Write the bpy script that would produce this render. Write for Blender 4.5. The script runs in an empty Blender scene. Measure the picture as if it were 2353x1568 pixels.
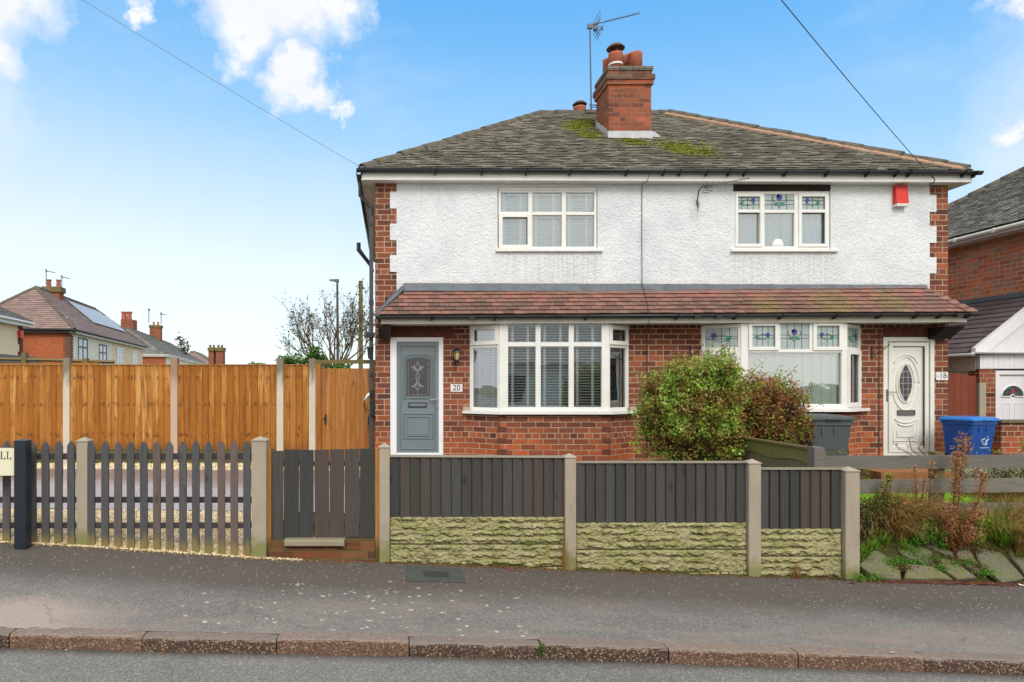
import bpy, math, random
from mathutils import Vector, noise as mnoise
random.seed(7)
C = bpy.context.scene.collection
R = math.radians
F0 = 1500.0           # focal length in reference pixels (reference width 2353)
CX, CY = 900.0, 880.0

# ------------------------------------------------------------ camera
cam_d = bpy.data.cameras.new('camera'); cam = bpy.data.objects.new('camera', cam_d); C.objects.link(cam)
cam.location = (0, 0, 0); cam.rotation_euler = (R(90), 0, 0)
cam_d.sensor_width = 36; cam_d.sensor_fit = 'HORIZONTAL'; cam_d.lens = 36 * F0 / 2353
cam_d.shift_x = (1176.5 - CX) / 2353; cam_d.shift_y = (CY - 784) / 2353
cam_d.clip_start = .05; cam_d.clip_end = 2000
bpy.context.scene.camera = cam
sc = bpy.context.scene
sc.view_settings.view_transform = 'Standard'; sc.view_settings.look = 'None'
sc.view_settings.exposure = 0.55; sc.view_settings.gamma = 1

def s2l(v): v /= 255; return v / 12.92 if v < .04045 else ((v + .055) / 1.055) ** 2.4
def c(r, g, b, k=1): return (s2l(r) * k, s2l(g) * k, s2l(b) * k, 1)

class G:
    def __init__(s, name=None, tree=None):
        if tree is None:
            s.m = bpy.data.materials.new(name); s.m.use_nodes = True; tree = s.m.node_tree
        s.t = tree
        for n in list(tree.nodes): tree.nodes.remove(n)
    def n(s, t, ins=None, **props):
        nd = s.t.nodes.new('ShaderNode' + t)
        for k, v in props.items(): setattr(nd, k, v)
        for k, v in (ins or {}).items():
            i = nd.inputs[k]
            if isinstance(v, bpy.types.NodeSocket): s.t.links.new(v, i)
            elif v is not None: i.default_value = v
        return nd
    def math(s, op, a, b=0.0, cc=0.0, clamp=False):
        return s.n('Math', {0: a, 1: b, 2: cc}, operation=op, use_clamp=clamp).outputs[0]
    def vm(s, op, a, b): return s.n('VectorMath', {0: a, 1: b}, operation=op)
    def mix(s, f, a, b, blend='MIX'):
        nd = s.n('Mix', data_type='RGBA', blend_type=blend)
        for i, v in ((0, f), (6, a), (7, b)):
            if isinstance(v, bpy.types.NodeSocket): s.t.links.new(v, nd.inputs[i])
            else: nd.inputs[i].default_value = v
        return nd.outputs[2]
    def ramp(s, f, stops, interp='LINEAR'):
        nd = s.n('ValToRGB', {0: f}); cr = nd.color_ramp; cr.interpolation = interp
        while len(cr.elements) < len(stops): cr.elements.new(.5)
        for e, (p, col) in zip(cr.elements, stops):
            e.position = p; e.color = col if isinstance(col, tuple) else (col, col, col, 1)
        return nd.outputs[0]
    def noise(s, v, sc, det=4, ro=.55, dist=0): return s.n('TexNoise', {'Vector': v, 'Scale': sc, 'Detail': det, 'Roughness': ro, 'Distortion': dist}).outputs[0]
    def vor(s, v, sc, feature='F1', out='Distance', rnd=1): return s.n('TexVoronoi', {'Vector': v, 'Scale': sc, 'Randomness': rnd}, feature=feature).outputs[out]
    def pos(s): return s.n('NewGeometry').outputs['Position']
    def sep(s, v): return s.n('SeparateXYZ', {0: v}).outputs
    def comb(s, x, y, z): return s.n('CombineXYZ', {0: x, 1: y, 2: z}).outputs[0]
    def scale(s, v, sx, sy, sz): return s.vm('MULTIPLY', v, (sx, sy, sz)).outputs[0]
    def rnd(s): return s.n('Attribute', attribute_name='rnd').outputs['Fac']
    def step(s, v, a, b):
        return s.n('MapRange', {0: v, 1: a, 2: b, 3: 0.0, 4: 1.0}, clamp=True).outputs[0]
    def bump(s, h, st=.5, d=.01, nrm=None): return s.n('Bump', {'Height': h, 'Strength': st, 'Distance': d, 'Normal': nrm}).outputs[0]
    def wallvec(s):
        g = s.n('NewGeometry'); P = s.sep(g.outputs['Position']); N = s.sep(g.outputs['True Normal'])
        u = s.math('SUBTRACT', s.math('MULTIPLY', P[1], N[0]), s.math('MULTIPLY', P[0], N[1]))
        return u, P
    def out(s, col, rough=.8, nrm=None, metal=0.0, spec=.3, coat=0.0, trans=0.0):
        b = s.n('BsdfPrincipled', {'Base Color': col, 'Roughness': rough, 'Metallic': metal, 'Specular IOR Level': spec, 'Normal': nrm, 'Coat Weight': coat})
        o = s.n('OutputMaterial'); s.t.links.new(b.outputs[0], o.inputs[0]); return s.m

# ------------------------------------------------------------ world: daylight sky with broken cloud
SUN_EL, SUN_AZ = 42, 174      # degrees; azimuth measured from +Y clockwise (sun behind the camera)
w = bpy.data.worlds.new('World'); sc.world = w; w.use_nodes = True
g = G(tree=w.node_tree)
sky = g.n('TexSky', sky_type='NISHITA', sun_disc=False, sun_elevation=R(SUN_EL), sun_rotation=R(SUN_AZ), air_density=1.0, dust_density=.6, ozone_density=2.0).outputs[0]
D = g.n('TexCoord').outputs['Generated']
dx, dy, dz = g.sep(D)
az = g.math('ARCTAN2', dx, dy)
h = g.math('MAXIMUM', dz, 0.0)
KS = 1 / (.085 * 2 ** .55)      # display white in sky units
def ks(r, g_, b, k=1.0): q = c(r, g_, b); return (q[0] * KS * k, q[1] * KS * k, q[2] * KS * k, 1)
hl = g.math('SUBTRACT', h, g.math('MULTIPLY', g.step(az, .75, -.45), .10))
own = g.ramp(hl, [(0.0, ks(254, 255, 255)), (.10, ks(247, 251, 255)), (.20, ks(214, 236, 255)), (.30, ks(166, 214, 254)), (.42, ks(118, 190, 250)), (.56, ks(84, 168, 244)), (.9, ks(60, 130, 215))])
base = g.mix(.16, own, g.mix(1.0, sky, (1.2, 2.0, 2.3, 1), 'MULTIPLY'))
wob = g.n('TexNoise', {'Vector': D, 'Scale': 5.5, 'Detail': 8, 'Roughness': .62}).outputs[1]
wv = g.vm('MULTIPLY', g.vm('SUBTRACT', wob, (.5, .5, .5)).outputs[0], (.25, .25, .25)).outputs[0]
Dw = g.vm('ADD', D, wv).outputs[0]
tot = None
def dirv(px, py):
    v = Vector(((px - CX) / F0, 1, (CY - py) / F0)); return v.normalized()
for (px, py, r) in ((-10, 20, .075), (-30, 100, .06), (545, 5, .075), (640, -25, .080), (760, 0, .055), (515, 70, .045), (795, 25, .030), (668, 178, .046), (715, 212, .034), (768, 250, .018), (340, -22, .02),
                    (2340, -30, .035), (2390, 290, .03), (-900, 100, .3), (3600, 150, .3)):
    d_ = g.vm('DISTANCE', Dw, tuple(dirv(px, py))).outputs['Value']
    m_ = g.math('SUBTRACT', 1.0, g.step(d_, r * .52, r * 1.16))
    tot = m_ if tot is None else g.math('MAXIMUM', tot, m_)
# unseen bright cloud behind the photographer and overhead, added as soft neutral fill light
back = g.math('MAXIMUM', g.math('MULTIPLY', g.step(dy, .1, -.3), g.step(g.noise(D, 2.3, 7, .6), .30, .50)), g.step(dz, .60, .78))
tot = g.math('MAXIMUM', tot, back)
wisp = g.math('MULTIPLY', g.step(g.noise(g.scale(D, 1, 1, 2.2), 5.0, 8, .65), .55, .78), .16)
tot = g.math('MAXIMUM', tot, wisp)
clc = g.mix(g.noise(Dw, 7, 4, .5), ks(232, 238, 248), ks(255, 255, 255, 1.12))
clc = g.mix(g.step(g.math('ADD', g.math('MULTIPLY', dy, -1.0), dz), .35, .9), clc, ks(255, 248, 238, 1.45))  # brighter, warmer tone for the added fill cloud
col = g.mix(tot, base, clc)
bg = g.n('Background', {'Color': col, 'Strength': .085})
wo = g.n('OutputWorld'); w.node_tree.links.new(bg.outputs[0], wo.inputs[0])
sl = bpy.data.lights.new('sun', 'SUN'); sl.energy = 1.35; sl.angle = R(26); sl.color = (1, .975, .945)
so = bpy.data.objects.new('sun', sl); C.objects.link(so)
a_, e_ = R(SUN_AZ), R(SUN_EL)
so.rotation_euler = Vector((math.sin(a_) * math.cos(e_), math.cos(a_) * math.cos(e_), math.sin(e_))).to_track_quat('Z', 'Y').to_euler()

# ------------------------------------------------------------ mesh builder and scene tree
Z = Vector((0, 0, 1))
class Fr:
    "local wall frame: u along the wall, z up, d outwards"
    def __init__(s, O, u, n): s.O = Vector(O); s.u = Vector(u).normalized(); s.n = Vector(n).normalized()
    def p(s, u, z, d=0): return s.O + s.u * u + Z * z + s.n * d
    def ux(s, px):
        k = (px - CX) / F0; return (k * s.O.y - s.O.x) / (s.u.x - k * s.u.y)
    def zy(s, py, px=None):
        Y = s.O.y if px is None else s.p(s.ux(px), 0).y
        return (CY - py) * Y / F0
class MB:
    def __init__(s): s.v = []; s.f = []; s.r = []
    def face(s, pts, r=.5):
        i = len(s.v); s.v += [tuple(p) for p in pts]; s.f.append(tuple(range(i, i + len(pts)))); s.r.append(r)
    def mesh(s, vs, fs, r=.5):
        i = len(s.v); s.v += [tuple(p) for p in vs]; s.f += [tuple(a + i for a in q) for q in fs]; s.r += [r] * len(fs)
    def hexa(s, p, r=.5):   # p: 8 points, bottom 0-3, top 4-7
        s.mesh(p, [(3, 2, 1, 0), (4, 5, 6, 7), (0, 1, 5, 4), (1, 2, 6, 5), (2, 3, 7, 6), (3, 0, 4, 7)], r)
    def box(s, x0, x1, y0, y1, z0, z1, r=.5):
        s.hexa([(x0, y0, z0), (x1, y0, z0), (x1, y1, z0), (x0, y1, z0), (x0, y0, z1), (x1, y0, z1), (x1, y1, z1), (x0, y1, z1)], r)
    def lbox(s, F, u0, u1, z0, z1, d0, d1, r=.5, dt=None):
        e0, e1 = (d0, d1) if dt is None else dt
        s.hexa([F.p(u0, z0, d1), F.p(u1, z0, d1), F.p(u1, z0, d0), F.p(u0, z0, d0), F.p(u0, z1, e1), F.p(u1, z1, e1), F.p(u1, z1, e0), F.p(u0, z1, e0)], r)
    def bbox(s, F, u0, u1, z0, z1, d0, d1, b=.006, r=.5):   # box with chamfered front edges
        pts = [F.p(u0, z0, d0), F.p(u1, z0, d0), F.p(u1, z1, d0), F.p(u0, z1, d0),
               F.p(u0, z0, d1 - b), F.p(u1, z0, d1 - b), F.p(u1, z1, d1 - b), F.p(u0, z1, d1 - b),
               F.p(u0 + b, z0 + b, d1), F.p(u1 - b, z0 + b, d1), F.p(u1 - b, z1 - b, d1), F.p(u0 + b, z1 - b, d1)]
        s.mesh(pts, [(3, 2, 1, 0), (0, 1, 5, 4), (1, 2, 6, 5), (2, 3, 7, 6), (3, 0, 4, 7), (4, 5, 9, 8), (5, 6, 10, 9), (6, 7, 11, 10), (7, 4, 8, 11), (8, 9, 10, 11)], r)
    def lframe(s, F, u0, u1, z0, z1, w, d0, d1, b=.006, r=.5, wb=None):
        wb = wb or w
        s.bbox(F, u0, u0 + w, z0, z1, d0, d1, b, r); s.bbox(F, u1 - w, u1, z0, z1, d0, d1, b, r)
        s.bbox(F, u0 + w, u1 - w, z0, z0 + wb, d0, d1, b, r); s.bbox(F, u0 + w, u1 - w, z1 - w, z1, d0, d1, b, r)
    def lprism(s, F, pts, d0, d1, r=.5):
        a = [F.p(u, z, d0) for u, z in pts]; b = [F.p(u, z, d1) for u, z in pts]; n = len(pts)
        s.mesh(a + b, [tuple(range(n - 1, -1, -1)), tuple(range(n, 2 * n))] + [(i, (i + 1) % n, (i + 1) % n + n, i + n) for i in range(n)], r)
    def prism(s, A, B, r=.5):
        n = len(A)
        s.mesh(list(A) + list(B), [tuple(range(n - 1, -1, -1)), tuple(range(n, 2 * n))] + [(i, (i + 1) % n, (i + 1) % n + n, i + n) for i in range(n)], r)
    def tube(s, pts, rad, n=8, r=.5, cap=True):
        pts = [Vector(p) for p in pts]
        if not isinstance(rad, (list, tuple)): rad = [rad] * len(pts)
        vs = []; fs = []; prev = None
        for i, p in enumerate(pts):
            t = (pts[min(i + 1, len(pts) - 1)] - pts[max(i - 1, 0)])
            if t.length < 1e-9: t = Vector((0, 0, 1))
            t.normalize()
            if prev is None:
                a = t.cross(Z if abs(t.z) < .9 else Vector((1, 0, 0))).normalized()
            else:
                a = prev - t * prev.dot(t)
                if a.length < 1e-6: a = t.orthogonal()
                a.normalize()
            prev = a; b = t.cross(a)
            for k in range(n):
                q = 2 * math.pi * k / n; vs.append(p + (a * math.cos(q) + b * math.sin(q)) * rad[i])
        for i in range(len(pts) - 1):
            for k in range(n):
                k2 = (k + 1) % n; fs.append((i * n + k, i * n + k2, (i + 1) * n + k2, (i + 1) * n + k))
        if cap and n > 2: fs.append(tuple(range(n - 1, -1, -1))); fs.append(tuple((len(pts) - 1) * n + k for k in range(n)))
        s.mesh(vs, fs, r)
    def lathe(s, cx, cy, prof, n=16, r=.5):   # prof: (radius, z)
        vs = []; fs = []
        for rad, z in prof:
            for k in range(n):
                q = 2 * math.pi * k / n; vs.append((cx + rad * math.cos(q), cy + rad * math.sin(q), z))
        for i in range(len(prof) - 1):
            for k in range(n):
                k2 = (k + 1) % n; fs.append((i * n + k, i * n + k2, (i + 1) * n + k2, (i + 1) * n + k))
        fs.append(tuple(range(n - 1, -1, -1))); fs.append(tuple((len(prof) - 1) * n + k for k in range(n)))
        s.mesh(vs, fs, r)
    def grid(s, P, nu, nv, r=.5):
        vs = [P(i, j) for j in range(nv + 1) for i in range(nu + 1)]; m = nu + 1
        s.mesh(vs, [(j * m + i, j * m + i + 1, (j + 1) * m + i + 1, (j + 1) * m + i) for j in range(nv) for i in range(nu)], r)
    def wall(s, F, u0, u1, z0, z1, holes, th, d=0, r=.5, back=True):
        us = sorted({u0, u1} | {min(max(x, u0), u1) for hh in holes for x in hh[:2]})
        zs = sorted({z0, z1} | {min(max(x, z0), z1) for hh in holes for x in hh[2:4]})
        def hole(u, z): return any(a < u < b and e < z < f for a, b, e, f in holes) or u < u0 or u > u1 or z < z0 or z > z1
        for i in range(len(us) - 1):
            for j in range(len(zs) - 1):
                ua, ub, za, zb = us[i], us[i + 1], zs[j], zs[j + 1]; um, zm = (ua + ub) / 2, (za + zb) / 2
                if hole(um, zm): continue
                s.face([F.p(ua, za, d), F.p(ub, za, d), F.p(ub, zb, d), F.p(ua, zb, d)], r)
                if back: s.face([F.p(ub, za, d - th), F.p(ua, za, d - th), F.p(ua, zb, d - th), F.p(ub, zb, d - th)], r)
                e = 1e-4
                if hole(ua - e, zm): s.face([F.p(ua, za, d - th), F.p(ua, za, d), F.p(ua, zb, d), F.p(ua, zb, d - th)], r)
                if hole(ub + e, zm): s.face([F.p(ub, za, d), F.p(ub, za, d - th), F.p(ub, zb, d - th), F.p(ub, zb, d)], r)
                if hole(um, za - e): s.face([F.p(ua, za, d - th), F.p(ub, za, d - th), F.p(ub, za, d), F.p(ua, za, d)], r)
                if hole(um, zb + e): s.face([F.p(ua, zb, d), F.p(ub, zb, d), F.p(ub, zb, d - th), F.p(ua, zb, d - th)], r)

ORG = {}
def tag(o, label=None, cat=None, group=None, kind=None):
    if label: o['label'] = label
    if cat: o['category'] = cat
    if group: o['group'] = group
    if kind: o['kind'] = kind
    return o
def thing(name, label, cat, loc=(0, 0, 0), group=None):
    o = bpy.data.objects.new(name, None); C.objects.link(o); o.location = loc; o.empty_display_size = .2
    ORG[o.name] = Vector(loc); return tag(o, label, cat, group)
def part(mb, name, mat, parent=None, smooth=False, label=None, loc=None):
    if parent is not None: org = ORG[parent.name]
    else:
        if loc is None:
            xs = [v[0] for v in mb.v]; ys = [v[1] for v in mb.v]; zs = [v[2] for v in mb.v]
            loc = ((min(xs) + max(xs)) / 2, (min(ys) + max(ys)) / 2, min(zs))
        org = Vector(loc)
    me = bpy.data.meshes.new(name)
    me.from_pydata([(a[0] - org[0], a[1] - org[1], a[2] - org[2]) for a in mb.v], [], mb.f)
    at = me.attributes.new('rnd', 'FLOAT', 'FACE'); at.data.foreach_set('value', mb.r)
    if smooth:
        me.polygons.foreach_set('use_smooth', [True] * len(mb.f))
    me.materials.append(mat); me.update()
    o = bpy.data.objects.new(name, me); C.objects.link(o)
    if parent is None: o.location = org
    else: o.parent = parent
    ORG[o.name] = org
    if label: o['label'] = label
    return o
def solo(mb, name, mat, label, cat, group=None, smooth=False, kind=None):
    return tag(part(mb, name, mat, None, smooth), label, cat, group, kind)
def struct(mb, name, mat, smooth=False): return tag(part(mb, name, mat, None, smooth, loc=(0, 0, 0)), kind='structure')
def W(x, y, Y): return Vector(((x - CX) * Y / F0, Y, (CY - y) * Y / F0))
def text_part(txt, name, mat, parent, F, u, z, size, d=.003, align='CENTER', font=None, ext=.0015, sx=1):
    cu = bpy.data.curves.new('txt', 'FONT'); cu.body = txt; cu.size = size; cu.extrude = ext; cu.align_x = align; cu.align_y = 'CENTER'
    ob = bpy.data.objects.new('txt', cu); C.objects.link(ob)
    dg = bpy.context.evaluated_depsgraph_get(); me = bpy.data.meshes.new_from_object(ob.evaluated_get(dg))
    mb = MB(); mb.v = [tuple(F.p(u + v.co.x * sx, z + v.co.y, d + v.co.z)) for v in me.vertices]
    mb.f = [tuple(p.vertices) for p in me.polygons]; mb.r = [.5] * len(mb.f)
    bpy.data.objects.remove(ob); bpy.data.curves.remove(cu); bpy.data.meshes.remove(me)
    return part(mb, name, mat, parent)
def tab(x, t):
    if x <= t[0][0]: return t[0][1]
    for (a, b), (e, f) in zip(t, t[1:]):
        if x <= e: return b + (f - b) * (x - a) / (e - a)
    return t[-1][1]
# ------------------------------------------------------------ materials
def m_plain(name, col, rough=.5, metal=0.0, spec=.4, nz=0.0, nsc=8, bump=0.0):
    g = G(name); P = g.pos(); cc = col; nrm = None
    if nz: cc = g.mix(g.step(g.noise(P, nsc, 6, .6), .35, .7), col, tuple(x * (1 - nz) for x in col[:3]) + (1,))
    if bump: nrm = g.bump(g.noise(P, nsc * 8, 3), .4, bump)
    return g.out(cc, rough, nrm, metal, spec)
def m_brick(name, bw=.25, bh=.0923, z0=0.0, u0=0.0, cols=None, mortar=c(192, 164, 138), zones=True, rot=False, msize=.0075, sat=1.0):
    g = G(name); u, P = g.wallvec()
    uu = g.math('ADD', u, u0); zz = g.math('SUBTRACT', P[2], z0)
    wob = g.math('MULTIPLY', g.math('SUBTRACT', g.noise(g.pos(), 26, 3), .5), .006)
    vec = g.comb(zz, uu, 0.0) if rot else g.comb(g.math('ADD', uu, wob), g.math('ADD', zz, wob), 0.0)
    b = g.n('TexBrick', {'Vector': vec, 'Color1': (0, 0, 0, 1), 'Color2': (1, 1, 1, 1), 'Mortar': (.5, .5, .5, 1), 'Scale': 1.0, 'Mortar Size': msize, 'Mortar Smooth': .25, 'Bias': 0.0, 'Brick Width': bw, 'Row Height': bh}, offset=.5, squash=.5, squash_frequency=5)
    rv = g.sep(b.outputs[0])[0]
    cols = cols or [c(76, 52, 48), c(122, 72, 57), c(140, 82, 61), c(100, 62, 54), c(158, 92, 65), c(114, 70, 59), c(170, 98, 66), c(88, 58, 52), c(136, 78, 58)]
    k = len(cols); cr = g.ramp(rv, [(i / (k - 1), q) for i, q in enumerate(cols)])
    Pp = g.pos()
    cr = g.mix(g.step(g.noise(Pp, 1.1, 5, .6), .42, .66), cr, g.mix(.4, cr, c(92, 56, 48)))
    if zones:
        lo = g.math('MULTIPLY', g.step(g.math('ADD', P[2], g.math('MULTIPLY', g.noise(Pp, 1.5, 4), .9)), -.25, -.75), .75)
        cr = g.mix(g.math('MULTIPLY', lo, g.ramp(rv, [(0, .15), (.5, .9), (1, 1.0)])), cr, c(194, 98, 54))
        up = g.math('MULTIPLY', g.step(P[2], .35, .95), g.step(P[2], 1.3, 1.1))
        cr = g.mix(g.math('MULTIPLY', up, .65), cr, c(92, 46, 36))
    cr = g.mix(g.math('MULTIPLY', g.step(g.noise(Pp, 60, 3, .7), .5, .75), .3), cr, c(70, 40, 34))
    mo = g.mix(g.step(g.noise(Pp, 5, 4), .4, .7), mortar, tuple(x * .62 for x in mortar[:3]) + (1,))
    col = g.mix(b.outputs[1], cr, mo)
    hgt = g.math('ADD', g.math('MULTIPLY', b.outputs[1], -1.0), g.math('MULTIPLY', g.noise(Pp, 90, 4, .7), .35))
    return g.out(col, .85, g.bump(hgt, .8, .008), spec=.2)
def m_render():
    g = G('roughcast_render'); P = g.pos()
    n1 = g.noise(P, 17, 7, .70, .35); n2 = g.vor(P, 34, 'SMOOTH_F1'); n3 = g.noise(P, 75, 4, .65)
    hh = g.math('ADD', g.math('MULTIPLY', n1, 1.3), g.math('ADD', g.math('MULTIPLY', n2, -.5), g.math('MULTIPLY', n3, .25)))
    base = g.mix(g.step(g.noise(P, 1.3, 6, .65), .42, .72), c(230, 233, 237), c(208, 213, 218))
    X, Y, Zz = g.sep(P)
    streak = g.math('MULTIPLY', g.step(g.noise(g.scale(P, 9, 1, .8), 1.0, 5, .6), .58, .8), .35)
    # rain runs below the two window sills
    for (xa, xb) in ((1.75, 3.58), (5.74, 7.58)):
        band = g.math('MULTIPLY', g.math('MULTIPLY', g.step(X, xa - .03, xa + .03), g.step(X, xb + .03, xb - .03)), g.math('MULTIPLY', g.step(Zz, 2.22, 2.20), g.step(g.math('ADD', Zz, g.math('MULTIPLY', g.noise(g.scale(P, 16, 1, .2), 1.0, 3), .9)), 1.9, 2.5)))
        streak = g.math('MAXIMUM', streak, g.math('MULTIPLY', g.math('MULTIPLY', band, g.step(g.noise(g.scale(P, 26, 1, .5), 1.0, 3), .42, .66)), .5))
    base = g.mix(streak, base, c(184, 184, 178))
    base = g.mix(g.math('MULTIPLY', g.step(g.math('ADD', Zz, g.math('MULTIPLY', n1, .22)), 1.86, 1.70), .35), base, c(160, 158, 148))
    base = g.mix(g.math('MULTIPLY', g.step(g.noise(P, 34, 3, .6), .6, .78), .35), base, c(168, 168, 162))
    return g.out(base, .9, g.bump(hh, .8, .027), spec=.15)
def m_tile(name, stops, moss=None, dirt=c(80, 76, 70), speck=.5, k=1.0, mk=1.0, mcol=None, dm=.5):
    g = G(name); P = g.pos(); r = g.rnd()
    col = g.ramp(r, stops)
    col = g.mix(g.math('MULTIPLY', g.step(g.noise(P, 3.2, 6, .65), .45, .72), dm), col, dirt)
    col = g.mix(g.math('MULTIPLY', g.step(g.noise(P, 46, 4, .7), .5, .8), .3), col, tuple(x * .55 for x in dirt[:3]) + (1,))
    sp = g.math('MULTIPLY', g.math('SUBTRACT', 1.0, g.step(g.vor(P, 6.5), .045, .085)), g.step(g.noise(P, 2.4, 2), .42, .5))
    col = g.mix(g.math('MULTIPLY', sp, speck), col, c(196, 190, 178))
    if moss:
        tot = None
        for (cx, cy, cz, rr) in moss:
            d = g.vm('DISTANCE', g.vm('MULTIPLY', P, (1, .55, .8)).outputs[0], (cx, cy * .55, cz * .8)).outputs['Value']
            mm = g.math('SUBTRACT', 1.0, g.step(d, 0.0, rr)); tot = mm if tot is None else g.math('MAXIMUM', tot, mm)
        msk = g.step(g.math('ADD', g.math('MULTIPLY', tot, .62), g.noise(P, 13, 8, .82)), .84, 1.0)
        mc = g.ramp(g.noise(P, 22, 4), mcol or [(.25, c(92, 98, 34)), (.5, c(136, 142, 48)), (.7, c(164, 158, 60))])
        col = g.mix(g.math('MULTIPLY', msk, mk), col, mc)
        thin = g.math('MULTIPLY', g.step(g.noise(P, 14, 6, .75), .60, .70), .7)
        col = g.mix(thin, col, c(106, 108, 62))
    return g.out(col, .62, g.bump(g.noise(P, 60, 5, .7), .5, .006), spec=.4)
def m_wood(name, stops, grain=.45, vert=True, dark=None, stain=None, algae=None, rough=.8, knots=True, top=None, fine=1.0, sts=1.0, rows=False):
    g = G(name); P = g.pos(); r = g.rnd()
    rr = g.math('MULTIPLY', r, 37.0); Pv = g.vm('ADD', P, g.comb(rr, rr, rr)).outputs[0]
    S = (14, 14, .7) if vert else (.7, 14, 14)
    gr = g.noise(g.scale(Pv, *(S[0] * (fine if S[0] > 1 else 1), S[1] * fine, S[2] * (fine if S[2] > 1 else 1))), 4.0, 6, .65, .8)
    col = g.ramp(r, stops); dk = dark or tuple(x * .45 for x in stops[0][1][:3]) + (1,)
    col = g.mix(g.math('MULTIPLY', g.step(gr, .42, .72), grain), col, dk)
    if knots:
        kn = g.math('SUBTRACT', 1.0, g.step(g.vor(g.scale(Pv, *((1, 1, .45) if vert else (.45, 1, 1))), 5.2), .04, .16))
        col = g.mix(g.math('MULTIPLY', kn, .75), col, dk)
    if stain:
        st = g.noise(g.scale(Pv, *((11, 11, .9) if vert else (.9, 11, 11))), 1.5 * sts, 5, .6, .5)
        X, Y, Zz = g.sep(P)
        lo = g.step(g.math('SUBTRACT', st, g.math('MULTIPLY', g.math('ADD', Zz, .4), .07)), .43, .49)
        col = g.mix(g.math('MULTIPLY', lo, .75), col, stain[0])
        col = g.mix(g.math('MULTIPLY', g.step(g.noise(g.scale(Pv, 9, 9, 1.1), 1.5, 5, .6), .50, .70), .65), col, stain[1])
    if rows:
        X, Y, Zz = g.sep(P)
        for z_ in (.10, -.38, -.92):    # knots and nail marks along the rails behind
            band = g.math('MULTIPLY', g.step(Zz, z_ - .06, z_ - .02), g.step(Zz, z_ + .06, z_ + .02))
            col = g.mix(g.math('MULTIPLY', g.math('MULTIPLY', band, g.step(g.noise(g.scale(Pv, 14, 14, 9), 1.0, 3, .6), .52, .62)), .7), col, c(84, 52, 24))
        damp = g.step(g.math('SUBTRACT', Zz, g.math('MULTIPLY', g.noise(g.scale(Pv, 12, 12, 2), 1.0, 3), .35)), -1.15, -1.36)
        col = g.mix(g.math('MULTIPLY', damp, .6), col, c(104, 70, 34))
        topd = g.step(g.math('ADD', Zz, g.math('MULTIPLY', g.noise(g.scale(Pv, 14, 14, 1.5), 1.0, 3), .5)), .42, .56)
        col = g.mix(g.math('MULTIPLY', topd, .55), col, c(128, 80, 30))
    if algae:
        X, Y, Zz = g.sep(P)
        # algae climbs from the ground in uneven tongues; ground level falls to the right
        gl = g.math('MULTIPLY_ADD', X, -.045, algae[0])
        a = g.step(g.math('SUBTRACT', Zz, g.math('MULTIPLY_ADD', g.noise(g.scale(P, 22, 22, 3), 1, 4), algae[1], gl)), 0.05, -.06)
        col = g.mix(g.math('MULTIPLY', a, .75), col, algae[2])
    return g.out(col, rough, g.bump(gr, .35, .006), spec=.25)
def m_concrete(name, base=c(176, 166, 148), green=c(120, 122, 66), gz=-1.80, lich=.35, bumpd=.004):
    g = G(name); P = g.pos(); X, Y, Zz = g.sep(P)
    col = g.mix(g.noise(P, 3, 5, .6), base, tuple(x * .66 for x in base[:3]) + (1,))
    col = g.mix(g.math('MULTIPLY', g.step(g.noise(P, 150, 2), .5, .7), .35), col, c(105, 98, 84))
    gl = g.math('MULTIPLY_ADD', X, -.045, gz)
    a = g.step(g.math('SUBTRACT', Zz, g.math('MULTIPLY_ADD', g.noise(P, 9, 5), .35, gl)), .03, -.09)
    col = g.mix(g.math('MULTIPLY', a, .8), col, green)
    col = g.mix(g.math('MULTIPLY', g.step(g.noise(g.scale(P, 5, 5, 1.2), 2.2, 6, .65), .55, .75), lich), col, green)
    return g.out(col, .88, g.bump(g.noise(P, 120, 4, .7), .5, bumpd), spec=.2)
def m_rock():
    g = G('rockface_concrete'); P = g.pos(); r = g.rnd()
    col = g.mix(g.noise(P, 9, 5, .6), c(194, 187, 146), c(152, 147, 104))
    grn = g.step(g.noise(g.scale(P, 1, 1, 1.4), 4.2, 6, .7), .42, .66)
    col = g.mix(g.math('MULTIPLY', grn, .75), col, c(136, 138, 70))
    blk = g.step(g.noise(g.scale(P, .8, .8, 2.6), 9, 7, .78), .52, .64)
    col = g.mix(g.math('MULTIPLY', blk, .85), col, c(58, 56, 36))
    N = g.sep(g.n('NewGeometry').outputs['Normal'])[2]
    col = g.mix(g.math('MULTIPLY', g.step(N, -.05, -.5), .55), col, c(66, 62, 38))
    return g.out(col, .9, g.bump(g.math('ADD', g.noise(P, 50, 6, .75), g.math('MULTIPLY', g.vor(P, 38), 1.2)), .9, .016), spec=.2)
def m_glass(name, refl=.10, tint=(.80, .86, .87, 1)):
    g = G(name)
    fr = g.n('Fresnel', {'IOR': 1.5}).outputs[0]
    f = g.math('ADD', g.math('MULTIPLY', fr, 1.6), refl, clamp=True)
    t = g.n('BsdfTransparent', {'Color': tint}); wob = g.bump(g.noise(g.pos(), 1.8, 2), .06, .05)
    gl = g.n('BsdfGlossy', {'Color': (.95, .98, 1, 1), 'Roughness': .015, 'Normal': wob})
    mx = g.n('MixShader', {0: f, 1: t.outputs[0], 2: gl.outputs[0]}); o = g.n('OutputMaterial'); g.t.links.new(mx.outputs[0], o.inputs[0]); return g.m
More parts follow.
